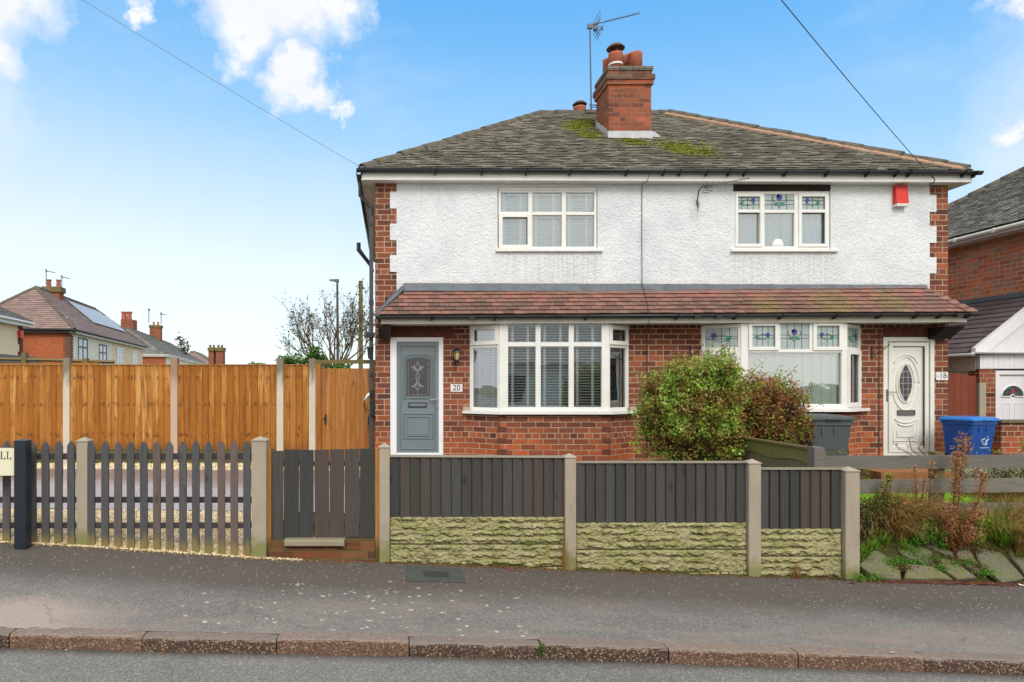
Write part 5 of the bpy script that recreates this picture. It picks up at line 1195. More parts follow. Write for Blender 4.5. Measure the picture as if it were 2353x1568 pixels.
for u0_, u1_ in ((2151.5, 2156), (2172.5, 2177)): mb.tube([FF.p(fx(u0_), fz(865.5), .013), FF.p(fx((u0_ + u1_) / 2), fz(864), .013), FF.p(fx(u1_), fz(865), .013)], .004, 4)
part(mb, 'line', M['gutter_grey'], pl)
# hanging-basket brackets
for (px, lab) in ((1586, 'rusty hanging basket bracket left of the right bay, above the green shrub'), (2002.5, 'rusty hanging basket bracket left of the ivory door')):
    mb = MB(); u_ = fx(px)
    mb.lbox(FF, u_ - .012, u_ + .012, fz(826), fz(795), 0, .012)
    mb.tube([FF.p(u_, fz(799), .012), FF.p(u_ + .05, fz(801), .20), FF.p(u_ + .07, fz(797), .30), FF.p(u_ + .07, fz(793), .31)], .007, 5)
    mb.tube([FF.p(u_, fz(822), .012), FF.p(u_ + .03, fz(812), .12), FF.p(u_ + .06, fz(801), .26)], .006, 5)
    solo(mb, 'basket_bracket', M['black'], lab, 'bracket', 'hanging basket brackets')
# cable down the party line
mb = MB(); mb.tube([(AX(1362), 13.3, zroof(13.3) + .10), W(1395, 330, 12.55), W(1420, 345, 12.2), W(1440, 362, 11.6), W(1475, 388, 10.9), W(1492, 400, 10.80), W(1488, 416, 10.9), W(1476, 424, 11.04), W(1475, 440, 11.07), W(1475, 560, 11.07), W(1475.5, 655, 11.06), W(1480, 668, 10.98), W(1487, 700, 10.78), W(1492, 722, 10.60), W(1492, 738, 10.58), W(1490, 748, 10.9), W(1487, 765, 11.08), W(1487, 850, 11.09), W(1488, 1050, 11.09)], .006, 5)
solo(mb, 'aerial_cable', M['cable'], 'thin cable running from the chimney down the middle of the house front', 'cable')
mb = MB(); mb.tube([W(2022.5, 752, 11.09), W(2021, 820, 11.09), W(2020.5, 1050, 11.09)], .006, 5); mb.tube([W(1681, 750, 11.09), W(1683, 800, 11.09)], .005, 4)
solo(mb, 'telephone_cable', M['cable'], 'thin dark cable down the brickwork left of the ivory door', 'cable')
# overhead wires
def wire(name, a, b, sag, lab, r=.006, mt='cable'):
    a, b = Vector(a), Vector(b); mb = MB(); mb.tube([a.lerp(b, t / 24) - Z * sag * 4 * (t / 24) * (1 - t / 24) for t in range(25)], r, 4); solo(mb, name, M[mt], lab, 'wire')
wire('overhead_wire', W(828, 384, 10.8), W(-400, -372, 8.0), .06, 'thin overhead wire sloping up to the left from the left roof corner', .004, 'cable_pale')
wire('overhead_wire', W(2146, 412, 10.83), W(1560, -290, 5.5), .05, 'black overhead wire sloping up from the right end of the gutter', .0055)
mb = MB(); mb.tube([W(2142, 404, 10.82), W(2148, 414, 10.82), W(2144, 422, 10.92), W(2135, 424, 11.0)], .008, 5); solo(mb, 'wire_anchor', M['black'], 'small hook holding the overhead wire to the right gutter', 'hook')
# charging point on the side wall
ev = thing('car_charger', 'electric car charging lead and white plug hanging on the side wall by the tall gate', 'car charger', (HX0 - .1, 11.3, -1.3))
def E(x, y, Y=11.25): return W(x, y, Y)
mb = MB(); mb.box(HX0 - .075, HX0 - .001, 11.17, 11.42, (CY - 955) * 11.25 / F0, (CY - 918) * 11.25 / F0); mb.box(HX0 - .10, HX0 - .001, 11.2, 11.3, (CY - 912) * 11.25 / F0, (CY - 897) * 11.25 / F0); part(mb, 'socket_box', M['black'], ev)
mb = MB(); mb.tube([E(838, 920), E(844, 910), E(852, 904), E(859, 903)], [.018, .026, .03, .03], 8); part(mb, 'plug', M['white_plastic'], ev, True)
mb = MB(); mb.tube([E(838, 920), E(836, 932), E(841, 943), E(850, 945), E(857, 935), E(858, 918)], .009, 6)
for k in range(4): mb.tube([E(856, 925), E(850 - k, 945 + 4 * k), E(848 - k, 965 + 5 * k), E(853, 980 + 4 * k), E(858, 965), E(860 - k, 940)], .008, 6)
mb.tube([E(851, 960), E(853, 985), E(856, 1005), E(859, 1040)], .009, 6); part(mb, 'cable', M['black'], ev)
mb = MB(); q = E(856, 1035); mb.tube([q, q - Z * .15], [.012, .03], 8); part(mb, 'cable_end', M['white_plastic'], ev)
# ------------------------------------------------------------ front fence: concrete posts, rock-faced gravel boards, charcoal boarding
YE = 6.67
def ex(x, Y=YE): return (x - CX) * Y / F0
def ez(y, Y=YE): return (CY - y) * Y / F0
def cpost(mb, xc, yc, w, zb, zt, cap=.045, d=None):
    d = d or w; h = w / 2; b = .006
    oc = lambda s, z_: [(xc - h + s + b, yc - d / 2 + s, z_), (xc + h - s - b, yc - d / 2 + s, z_), (xc + h - s, yc - d / 2 + s + b, z_), (xc + h - s, yc + d / 2 - s - b, z_), (xc + h - s - b, yc + d / 2 - s, z_), (xc - h + s + b, yc + d / 2 - s, z_), (xc - h + s, yc + d / 2 - s - b, z_), (xc - h + s, yc - d / 2 + s + b, z_)]
    A = oc(0, zb); B = oc(0, zt - cap); D_ = oc(-.008 if cap > .03 else 0, zt - cap + .001); E_ = oc(-.008 if cap > .03 else 0, zt - cap + .008)
    vs = A + B + D_ + E_ + [(xc, yc, zt)]; fs = [tuple(range(7, -1, -1))]
    for k in range(3):
        for i in range(8): j = (i + 1) % 8; fs.append((8 * k + i, 8 * k + j, 8 * k + 8 + j, 8 * k + 8 + i))
    for i in range(8): fs.append((24 + i, 24 + (i + 1) % 8, 32))
    mb.mesh(vs, fs)
fence = thing('closeboard_fence', 'low charcoal boarded fence between concrete posts over rock-faced gravel boards, along the pavement', 'fence', (ex(1415), YE, -1.9))
for (px, w_, yt) in ((883.5, .106, 1018), (1308, .112, 1041.5), (1727.5, .125, 1054.5), (1948.5, .145, 1072)):
    mb = MB(); cpost(mb, ex(px), YE, w_, zf(ex(px)) - .3, ez(yt)); part(mb, 'post', M['concrete'], fence)
def rock_board(x0, x1, z0, z1, y, seed, parent):
    r = random.Random(seed); rows = 4; H = z1 - z0; L = x1 - x0; rh = H / rows
    cw = .03; nc = int(L / cw) + 1; occ = [[-1] * nc for _ in range(rows)]; st = []
    for row in range(rows):
        cidx = 0
        while cidx < nc:
            if occ[row][cidx] >= 0: cidx += 1; continue
            wdt = r.choice((3, 4, 5, 5, 6, 7)); hh = 1
            if r.random() < .24: hh = min(r.choice((2, 2, 3)), rows - row); wdt = r.choice((4, 5))
            e = cidx
            while e < nc and e < cidx + wdt and occ[row][e] < 0: e += 1
            for rr in range(row, row + hh):
                for k in range(cidx, e):
                    if occ[rr][k] < 0: occ[rr][k] = len(st)
            st.append((cidx * cw, e * cw, row * rh, (row + hh) * rh, r.random(), r.uniform(-1, 1))); cidx = e
    nu, nv = int(L / .0095), max(4, int(H / .0066))
    def P_(i, j):
        u = L * i / nu; v = H * j / nv; k = occ[min(rows - 1, int(v / rh))][min(nc - 1, int(u / cw))]; a, b, e, f, q, tl = st[k]
        eu = max(0, min(1, (min(u - a, b - u) - .0015) / .010)); ev = max(0, min(1, (min(v - e, f - v) - .001) / .006))
        vv = (v - e) / (f - e); tall = (f - e) > rh * 1.5
        n1 = mnoise.noise(Vector((u * 17 + seed * 3, q * 20, v * 5))); n2 = mnoise.fractal(Vector((u * 38 + q * 30, v * 46, seed)), 1.0, 2.0, 4); n3 = abs(mnoise.noise(Vector((u * 15 + seed, v * 17, q * 5))))
        if tall: h_ = .012 + .022 * n3 + .008 * n2
        else:
            ledge = .34 + .42 * n1                       # ragged line where the face breaks back under its lip
            t_ = max(0, min(1, (vv - ledge) / .16)); h_ = .005 + .005 * vv + t_ * (.020 + .010 * q - .012 * (vv - ledge)) + .007 * n2
        h_ = .004 + .78 * max(0, h_) * (.05 + .95 * eu) * (.30 + .70 * ev)
        if i in (0, nu) or j in (0, nv): h_ = 0
        return (x0 + u, y - h_, z0 + v)
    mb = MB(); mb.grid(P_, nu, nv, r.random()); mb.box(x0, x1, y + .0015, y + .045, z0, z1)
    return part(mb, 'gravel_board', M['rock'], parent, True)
def feather(mb, x0, x1, z0f, z1f, y, pitch, rg, th=.012, gap=.005):
    n = max(1, round((x1 - x0) / pitch)); p = (x1 - x0) / n
    mb.hexa([(x0, y + .001, z0f(x0) + .01), (x1, y + .001, z0f(x1) + .01), (x1, y + .006, z0f(x1) + .01), (x0, y + .006, z0f(x0) + .01), (x0, y + .001, z1f(x0)), (x1, y + .001, z1f(x1)), (x1, y + .006, z1f(x1)), (x0, y + .006, z1f(x0))], .0)
    for i in range(n):
        # feather-edge board: thick rounded edge on the left lapping over the thin edge of its neighbour
        a, b = x0 + i * p, x0 + (i + 1) * p - gap; q = rg.random(); t = rg.uniform(-.002, .002); dz_ = rg.uniform(-.004, .004); c_ = .006
        sec = [(a, y), (a, y - th - .012 + t + c_), (a + c_, y - th - .012 + t), (b, y - .006 + t), (b, y)]
        lo = [(u, v, z0f(u) + dz_) for u, v in sec]; hi_ = [(u, v, z1f(u)) for u, v in sec]
        mb.mesh(lo + hi_, [(4, 3, 2, 1, 0), (5, 6, 7, 8, 9)] + [(k, (k + 1) % 5, (k + 1) % 5 + 5, k + 5) for k in range(5)], q)
for (xa, xb2, yt0, yt1, yb0, yb1, ym, sd) in ((896, 1295.5, 1050, 1052, 1187, 1187, 1250.5, 1), (1321.5, 1713, 1064, 1064, 1200, 1200, 1262.5, 2), (1743, 1931, 1079, 1079, 1214, 1214, 1278, 3)):
    rg = random.Random(sd * 31); x0, x1 = ex(xa) , ex(xb2)
    f0 = lambda x, a=yb0, b=yb1: ez(a + (b - a) * (x - x0) / (x1 - x0)) ; f1 = lambda x, a=yt0, b=yt1: ez(a + (b - a) * (x - x0) / (x1 - x0))
    mb = MB(); feather(mb, x0, x1, f0, f1, YE - .0, .1045, rg); bd = part(mb, 'board_panel', M['front_wood'], fence)
    mb = MB(); mb.hexa([(x0, YE - .035, f1(x0) + .001), (x1, YE - .035, f1(x1) + .001), (x1, YE + .03, f1(x1) + .001), (x0, YE + .03, f1(x0) + .001), (x0, YE - .03, f1(x0) + .014), (x1, YE - .03, f1(x1) + .014), (x1, YE + .03, f1(x1) + .018), (x0, YE + .03, f1(x0) + .018)], rg.random())
    part(mb, 'capping', M['cap_wood'], bd)
    mb = MB()
    for zr in (f0(x0) + .06, f1(x0) - .12): mb.box(x0, x1, YE + .002, YE + .04, zr, zr + .06)
    part(mb, 'rear_rail', M['rail_wood'], bd)
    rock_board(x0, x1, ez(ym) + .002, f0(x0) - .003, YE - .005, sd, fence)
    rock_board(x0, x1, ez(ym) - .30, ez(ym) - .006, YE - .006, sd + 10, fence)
# ------------------------------------------------------------ picket fence
pk = thing('picket_fence', 'charcoal picket fence with pointed tops and two concrete posts in front of the drive', 'fence', (ex(300), YE, -1.7))
mb = MB(); cpost(mb, ex(194), YE, .115, -2.0, ez(1004)); part(mb, 'post', M['concrete'], pk)
mb = MB(); cpost(mb, ex(598.5), YE - .01, .148, -2.1, ez(1002)); part(mb, 'post', M['concrete'], pk)
rg = random.Random(9)
def picket(px, yb):
    x = ex(px); w_ = .037; z0, z1 = ez(yb), ez(1014) + rg.uniform(-.008, .006); q = rg.random(); tl = rg.uniform(-.006, .006)
    mb = MB(); y0, y1 = YE - .055, YE - .033; s = []
    pts = [(x - w_, z0), (x + w_, z0), (x + w_ + tl, z1 - .055), (x + w_ * .75 + tl, z1 - .033), (x + tl + .006, z1), (x + tl - .006, z1), (x - w_ * .75 + tl, z1 - .033), (x - w_ + tl, z1 - .055)]
    F = Fr((0, y1, 0), (1, 0, 0), (0, -1, 0)); mb.lprism(F, pts, 0, .022, q)
    part(mb, 'picket', M['picket_wood'], pk)
for px in (-190, -160, -130, -100, -70, -40, -10, 21, 51, 81, 110.5, 139.5, 168.7): picket(px, 1246 + px * .02)
for k, px in enumerate((214.5, 246, 275, 305, 335, 364.5, 394, 423.5, 453, 482, 512, 541, 570)): picket(px, 1252 + k * 1.9)
mb = MB()
for (ya, yb2) in ((1042, 1055.5), (1142, 1154.5), (1201, 1213)):
    for xa, xb2 in ((-205, 182), (206, 583)): mb.box(ex(xa), ex(xb2), YE - .032, YE + .006, ez(yb2), ez(ya), rg.random())
part(mb, 'rail', M['rail_wood'], pk)
# ------------------------------------------------------------ garden gate and step
gt = thing('garden_gate', 'charcoal boarded garden gate over a brick step', 'gate', (ex(740), YE + .02, ez(1240)))
bj = [625, 651.5, 687.5, 721.5, 756.5, 791.5, 826.5, 861]; rg = random.Random(44)
for k in range(7):
    a, b = ex(bj[k]) + .004, ex(bj[k + 1]) - .004; t0 = ez(1037 - k * .9); t1 = ez(1036.3 - k * .9); lz_ = ez(1240 - (k > 4) * 6 + rg.uniform(-1, 1)); tilt = rg.uniform(-.003, .003)
    mb = MB(); mb.hexa([(a + tilt, YE, lz_), (b + tilt, YE, lz_), (b + tilt, YE + .02, lz_), (a + tilt, YE + .02, lz_), (a, YE, t0), (b, YE, t1), (b, YE + .02, t1), (a, YE + .02, t0)], rg.random()); part(mb, 'board', M['front_wood'], gt)
for y_ in (1062, 1205): mb = MB(); mb.box(ex(628), ex(858), YE + .021, YE + .055, ez(y_ + 10), ez(y_), .3); part(mb, 'ledge', M['rail_wood'], gt)
mb = MB(); mb.box(ex(615.5), ex(623.8), YE - .02, YE + .06, -1.95, ez(1030), .2); part(mb, 'gate_post', M['post_wood'], gt)
mb = MB(); mb.box(ex(862.5), ex(871.3), YE - .02, YE + .06, -2.0, ez(1031), .8); part(mb, 'gate_post', M['post_wood'], gt)
st = thing('brick_step', 'mossy brick step with a concrete slab on it, below the garden gate', 'step', (ex(740), YE, -1.83))
mb = MB(); mb.box(ex(620), ex(861.5), YE - .06, YE + .12, -2.0, ez(1256), .5); part(mb, 'lower_course', M['old_brick'], st)
mb = MB(); mb.box(ex(624), ex(656), YE - .02, YE + .14, ez(1256) + .001, ez(1240)); part(mb, 'upper_course', M['old_brick'], st); mb = MB(); mb.box(ex(793.5), ex(861.5), YE - .02, YE + .14, ez(1256) + .001, ez(1239)); part(mb, 'upper_course', M['old_brick'], st)
mb = MB(); mb.bbox(Fr((0, YE + .1, 0), (1, 0, 0), (0, -1, 0)), ex(656.5), ex(793), ez(1250), ez(1236), 0, .22, .01); part(mb, 'slab', M['stone_dark2'] if 'stone_dark2' in M else M['concrete'], st)

# ------------------------------------------------------------ tall golden fence and gate beside the house
YT = 11.5
def tx(x): return (x - CX) * YT / F0
def tzz(y): return (CY - y) * YT / F0
tf = thing('panel_fence', 'tall golden orange boarded fence with slim concrete posts behind the drive', 'fence', (tx(350), YT, -1.42))
posts = [(-338, .12, 822), (-91, .12, 822), (155.5, .118, 822), (402, .122, 823), (644.5, .122, 823), (718, .115, 824)]
for px, w_, yt in posts:
    mb = MB(); cpost(mb, tx(px), YT, w_, -1.7, tzz(yt), .012); part(mb, 'post', M['concrete_w'], tf)
rg = random.Random(77)
for (a, b) in zip(posts, posts[1:]):
    x0, x1 = tx(a[0]) + a[1] / 2 + .003, tx(b[0]) - b[1] / 2 - .003
    mb = MB(); feather(mb, x0, x1, lambda x: tzz(1033), lambda x: tzz(840), YT - .01, .105, rg, .016, .011); pn = part(mb, 'board_panel', M['orange_wood'], tf)
    mb = MB(); mb.box(x0, x1, YT - .04, YT + .03, tzz(840) + .001, tzz(840) + .018, .4); part(mb, 'capping', M['post_wood'], pn)
    mb = MB(); nu, nv = 60, 12; zb_, zt_ = -1.46, tzz(1034.5); sd = a[0]
    mb.grid(lambda i, j: (x0 + (x1 - x0) * i / nu, YT - .01 - (0 if i in (0, nu) or j in (0, nv) else .025 * max(0, .5 + mnoise.fractal(Vector((i * .6, j * .9, sd)), 1, 2, 3))), zb_ + (zt_ - zb_) * j / nv), nu, nv); mb.box(x0, x1, YT - .009, YT + .03, zb_, zt_)
    part(mb, 'gravel_board', M['stone_dark'], tf, True)
tg = thing('side_gate', 'tall golden boarded side gate against the house corner', 'gate', (tx(795), YT, -1.4))
x0, x1 = tx(738.5), tx(849.5); n = 10
mb = MB(); rg = random.Random(55)
for k in range(n): a = x0 + (x1 - x0) * k / n; mb.bbox(Fr((0, YT - .0, 0), (1, 0, 0), (0, -1, 0)), a + .001, a + (x1 - x0) / n - .001, -1.38, tzz(847), 0, .02, .003, rg.random())
part(mb, 'board_panel', M['gate_wood'], tg)
mb = MB(); mb.box(tx(725.5), tx(737.8), YT - .05, YT + .05, -1.5, tzz(836.5), .3); part(mb, 'gate_post', M['gate_wood'], tg)
mb = MB(); mb.box(tx(850.2), HX0 - .005, YT - .05, YT + .05, -1.5, tzz(836.5), .3); part(mb, 'gate_post', M['gate_wood'], tg)
mb = MB(); mb.box(tx(725.5), HX0 - .005, YT - .05, YT + .05, tzz(836), tzz(827.5), .1); part(mb, 'top_rail', M['old_wood'], tg)
mb = MB(); mb.box(tx(747), tx(750.5), YT - .045, YT - .021, tzz(975), tzz(952)); mb.tube([(tx(749), YT - .03, tzz(962)), (tx(749), YT - .06, tzz(962)), (tx(744), YT - .06, tzz(961))], .014, 6); part(mb, 'latch', M['black'], tg)
mb = MB(); a, b = W(-60, 836, 14.0), W(225, 833, 12.9)
bf = thing('back_fence', 'older brown fence with mossy top rail showing above the golden fence on the left', 'fence', (a.x, 13.4, -1.4))
mb.prism([a, b, b - Z * 1.8, a - Z * 1.8], [p + Vector((.02, .04, 0)) for p in (a, b, b - Z * 1.8, a - Z * 1.8)]); a2, b2 = W(-60, 826, 14.0), W(255, 834, 12.9)
part(mb, 'board_panel', M['post_wood'], bf)
mb = MB(); mb.tube([W(-60, 824, 14), W(150, 829, 13.3), W(262, 832.5, 12.95)], .035, 4); part(mb, 'rail', M['old_wood'], bf)
for px, yt, Y in ((57, 811, 13.6), (197, 824, 13.1), (-50, 806, 14)):
    mb = MB(); q = W(px, yt, Y); mb.box(q.x - .05, q.x + .05, Y - .05, Y + .05, -1.5, q.z); part(mb, 'post', M['old_wood'], bf)

# ------------------------------------------------------------ street name sign
sg = thing('street_name_sign', 'cream street name plate ending in LL on a square dark post at the left edge', 'sign', (ex(53, 6.4), 6.4, zf(-3.6)))
Yq = 6.42; qx = lambda x: (x - CX) * Yq / F0; qz = lambda y: (CY - y) * Yq / F0
mb = MB(); cpost(mb, qx(52.5), Yq, .115, -1.95, qz(1009), .02); part(mb, 'post', M['sign_black'], sg)
mb = MB(); cpost(mb, qx(-178), Yq, .115, -1.95, qz(1009), .02); part(mb, 'post', M['sign_black'], sg)
Fs = Fr((0, Yq - .02, 0), (1, 0, 0), (0, -1, 0))
mb = MB(); mb.lbox(Fs, qx(-164), qx(38.5), qz(1094), qz(1027.5), -.02, .0); part(mb, 'plate_border', M['sign_black'], sg)
mb = MB(); mb.lbox(Fs, qx(-162), qx(38.2), qz(1092.5), qz(1029), .0, .004); part(mb, 'plate', M['sign_plate'], sg)
def L_glyph(x0, xw, y0, y1):
    mb = MB(); a = lambda x0_, x1_, ya, yb2: mb.lbox(Fs, qx(x0_), qx(x1_), qz(yb2), qz(ya), .004, .0055)
    a(x0 + 2.2, x0 + 4.6, y0 + .8, y1 - .8); a(x0, x0 + 6.8, y0, y0 + .8); a(x0, x0 + xw, y1 - .8, y1)
    mb.lprism(Fs, [(qx(x0 + xw), qz(y1 - .8)), (qx(x0 + xw), qz(y1 - 5)), (qx(x0 + xw - .8), qz(y1 - 5)), (qx(x0 + xw - 4), qz(y1 - .8))][::-1], .004, .0055)
    return mb
part(L_glyph(3.5, 12, 1037.5, 1055), 'letter', M['ink'], sg); part(L_glyph(17.5, 12, 1037.5, 1055), 'letter', M['ink'], sg)

# ------------------------------------------------------------ neighbour's front boundary: lap panel and post-and-rail fence
lp = thing('lap_fence_panel', 'mossy green wavy lap fence panel between the two front gardens, below the brown shrub', 'fence', (4.6, 7.1, -1.8))
y0, y1 = 7.12, 8.95; zt0 = -(1029 - 880) * 7.12 / F0
mb = MB(); xx = 4.585; nb = 6; rg = random.Random(2)
for k in range(nb):
    z1_ = zt0 - .02 - k * .135; z0_ = z1_ - .155; sgn = 24; ph = rg.uniform(0, 6)
    vs = []
    for i in range(sgn + 1):
        y = y0 + (y1 - y0) * i / sgn; wv_ = .018 * math.sin(i * .55 + ph)
        vs += [(xx - .012 - .012, y, z0_ + wv_), (xx - .010, y, z1_), (xx + .004, y, z1_), (xx - .004, y, z0_ + wv_)]
    fs = []
    for i in range(sgn):
        a = i * 4
        for q in range(4): fs.append((a + q, a + (q + 1) % 4, a + 4 + (q + 1) % 4, a + 4 + q))
    fs += [(3, 2, 1, 0), tuple(sgn * 4 + q for q in range(4))]
    mb.mesh(vs, fs, rg.random())
part(mb, 'lap_boards', M['lap_wood'], lp)
mb = MB(); mb.box(xx - .035, xx + .03, y0, y1, zt0 - .02, zt0 + .005); part(mb, 'capping', M['old_wood'], lp)
mb = MB(); mb.box(xx - .055, xx + .055, y0 - .125, y0 - .005, -1.9, zt0 + .015); part(mb, 'post', M['grey_rail'], lp)
pr = thing('rail_fence', 'silvery grey three-rail fence above the weedy bank on the right', 'fence', (6.5, 7.2, -1.5))
YR = 7.17; rxx = lambda x: (x - CX) * YR / F0; rz = lambda y: (CY - y) * YR / F0
for k, (ya, yb2, sl) in enumerate(((1048.5, 1078, -3), (1104, 1135.5, -5), (1158, 1186.5, -3))):
    mb = MB(); xa = rxx(1875); xe = rxx(2353); X1_ = rxx(2900); m = (sl * YR / F0) / (xe - xa)
    mb.hexa([(xa, YR - .02, rz(yb2)), (X1_, YR - .02, rz(yb2) - m * (X1_ - xa)), (X1_, YR + .02, rz(yb2) - m * (X1_ - xa)), (xa, YR + .02, rz(yb2)), (xa, YR - .02, rz(ya)), (X1_, YR - .02, rz(ya) - m * (X1_ - xa)), (X1_, YR + .02, rz(ya) - m * (X1_ - xa)), (xa, YR + .02, rz(ya))], random.random())
    part(mb, 'rail', M['grey_rail'], pr)
for px in (2164, 2560, 2880):
    mb = MB(); x = rxx(px); mb.box(x - .05, x + .05, YR + .021, YR + .12, -1.9, rz(1040), .4); part(mb, 'post', M['old_wood'], pr)

# ------------------------------------------------------------ wheelie bins
def wheelie(name, label, x, y, z, rot, h, wd, dp, mat, logo=False):
    t = thing(name, label, 'wheelie bin', (x, y, z)); ca, sa = math.cos(rot), math.sin(rot)
    def T(u, v, w_): return (x + u * ca - v * sa, y + u * sa + v * ca, z + w_)
    def tb(mb, u0, u1, v0, v1, w0, w1, tp=0.0, tv=0.0):
        mb.hexa([T(u0 + tp, v0 + tv, w0), T(u1 - tp, v0 + tv, w0), T(u1 - tp, v1 - tv, w0), T(u0 + tp, v1 - tv, w0), T(u0, v0, w1), T(u1, v0, w1), T(u1, v1, w1), T(u0, v1, w1)])
    mb = MB(); H = wd / 2; rr = .04
    def ring(hu, v0, v1, w_, r=.045): 
        pts = []
        for (cu, cv, a0) in ((hu - r, v1 - r, 0), (-hu + r, v1 - r, 90), (-hu + r, v0 + r, 180), (hu - r, v0 + r, 270)):
            for k in range(4): a = R(a0 + 30 * k); pts.append(T(cu + r * math.cos(a), cv + r * math.sin(a), w_))
        return pts
    rings = [ring(H * .74, -dp * .33, dp * .36, .03), ring(H * .76, -dp * .36, dp * .38, .10), ring(H * .93, -dp * .46, dp * .44, h * .84), ring(H * .93, -dp * .46, dp * .44, h * .845), ring(H * .97, -dp * .49, dp * .47, h * .85), ring(H * .97, -dp * .49, dp * .47, h * .92)]
    n = 16; vs = [p for q in rings for p in q]; fs = [tuple(range(n - 1, -1, -1)), tuple(5 * n + k for k in range(n))]
    for i in range(5):
        for k in range(n): fs.append((i * n + k, i * n + (k + 1) % n, (i + 1) * n + (k + 1) % n, (i + 1) * n + k))
    mb.mesh(vs, fs)
    for u in (-H * .45, H * .1): tb(mb, u, u + .02, -dp * .475, -dp * .44, h * .72, h * .84)
    part(mb, 'body', M[mat], t)
    mb = MB(); rings = [ring(H * 1.04, -dp * .53, dp * .50, h * .925, .03), ring(H * 1.04, -dp * .53, dp * .50, h * .955, .03), ring(H * .96, -dp * .46, dp * .46, h * .985, .05), ring(H * .7, -dp * .25, dp * .34, h * 1.0, .06)]
    vs = [p for q in rings for p in q]; fs = [tuple(range(n - 1, -1, -1)), tuple(3 * n + k for k in range(n))]
    for i in range(3):
        for k in range(n): fs.append((i * n + k, i * n + (k + 1) % n, (i + 1) * n + (k + 1) % n, (i + 1) * n + k))
    mb.mesh(vs, fs); tb(mb, -.1, .1, -dp * .57, -dp * .50, h * .935, h * .95); part(mb, 'lid', M['bin_lid' if logo else 'bin_lid_grey'], t)
    mb = MB(); mb.tube([T(-H * .8, dp * .56, h * .93), T(H * .8, dp * .56, h * .93)], .014, 8)
    for u in (-H * .7, 0, H * .7): tb(mb, u - .02, u + .02, dp * .46, dp * .57, h * .90, h * .95)
    part(mb, 'handle', M[mat], t)
    for u in (-H * .86, H * .80):
        mb = MB(); a = Vector(T(u, dp * .38, .10)); b = Vector(T(u + .05, dp * .38, .10)); mb.tube([a, b], .10, 16); part(mb, 'wheel', M['black'], t)
    if logo:
        F = Fr(T(0, 0, 0), (ca, sa, 0), (sa, -ca, 0)); F.O.z = 0
        d = dp * .46; mb = MB(); cz = z + h * .52
        for (a0, a1, r_) in ((200, 520, .038), (150, 330, .065)):
            mb.tube([F.p(.02 + r_ * math.cos(R(a0 + (a1 - a0) * k / 12)), cz + r_ * math.sin(R(a0 + (a1 - a0) * k / 12)), dp * .425) for k in range(13)], .005, 4)
        mb.tube([F.p(.07, cz + .075, dp * .435), F.p(.10, cz + .03, dp * .43), F.p(.04, cz - .02, dp * .425)], .006, 4)
        for k in range(5): mb.lbox(F, -.06 + k * .04, -.06 + k * .04 + .026, cz - .112, cz - .104, dp * .38, dp * .416)
        part(mb, 'emblem', M['logo'], t)
wheelie('wheelie_bin', 'grey wheelie bin standing between the brown shrub and the ivory door', (1893 - CX) * 9.4 / F0, 9.5, -1.38, R(-4), .92, .60, .66, 'bin_grey')
wheelie('wheelie_bin', 'bright blue recycling wheelie bin at the right beside the brown gate', (2250 - CX) * 10.3 / F0, 10.5, -1.33, R(16), .79, .58, .52, 'bin_blue', True)

# ------------------------------------------------------------ inspection cover and its concrete frame in the pavement
def psheet(name, mat, x0, x1, ya, yb2, off):
    mb = MB(); mb.grid(lambda i, j: (x0 + (x1 - x0) * i / 6, ya + (yb2 - ya) * j / 3, zpav(x0 + (x1 - x0) * i / 6, ya + (yb2 - ya) * j / 3) + off), 6, 3); return mb
solo(psheet('a', 0, ex(930), ex(1062, 6.35), 6.02, 6.50, .004), 'cover_surround', M['patch'], 'grey green concrete surround set in the pavement under the first boarded panel', 'paving')
mc = thing('inspection_cover', 'small dark cast iron cover set in the grey patch of pavement', 'manhole cover', (ex(1003, 6.3), 6.3, zpav(.4, 6.3)))
a, b = (975 - CX) * 6.27 / F0, (1031 - CX) * 6.27 / F0
part(psheet('a', 0, a, b, 6.18, 6.34, .008), 'cover_plate', M['iron'], mc)
mb = MB()
for k in range(9):
    x = a + (b - a) * (k + .5) / 9
    mb.box(x - .005, x + .005, 6.20, 6.32, zpav(x, 6.26) + .008, zpav(x, 6.26) + .013)
part(mb, 'tread_bars', M['iron'], mc)

# ------------------------------------------------------------ stone slabs on the bank
slabs = [((1972, 1302), (2010, 1262), (2068, 1300), (2074, 1334), (2005, 1330)), ((2058, 1258), (2096, 1252), (2140, 1268), (2142, 1298), (2098, 1296), (2070, 1276)), ((2080, 1300), (2140, 1304), (2190, 1334), (2078, 1334)),
         ((2150, 1286), (2186, 1290), (2244, 1330), (2200, 1334), (2156, 1304)), ((2232, 1258), (2300, 1272), (2354, 1332), (2300, 1340), (2252, 1300)), ((2196, 1268), (2226, 1266), (2244, 1300), (2252, 1322), (2198, 1290)), ((2306, 1262), (2380, 1270), (2400, 1330), (2358, 1328)),
         ((2030, 1250), (2052, 1240), (2096, 1248), (2056, 1256)), ((2390, 1262), (2470, 1270), (2500, 1345), (2410, 1338)), ((2480, 1270), (2560, 1280), (2600, 1350), (2512, 1350)), ((2100, 1240), (2180, 1240), (2190, 1284), (2146, 1266))]
slab_l = ['greyish stone slab on the bank right beside the last concrete fence post', 'brown stone slab in the upper row of the bank, under the green ferny weed', 'broad brownish stone slab flat at the pavement edge of the bank', 'long mossy stone slab leaning below the rusty dead plant', 'large blue grey stone slab on the bank near the right edge of the photo', 'narrow stone slab between the rusty plant and the large blue grey slab', 'stone slab at the far right edge under the dry grass', 'small sliver of stone at the top of the bank behind the grey slab', 'stone slab of the bank just past the right edge of the photo', 'last stone slab of the bank beyond the right edge', 'half-buried stone slab at the top of the bank beneath the ferny weed']
rg = random.Random(12)
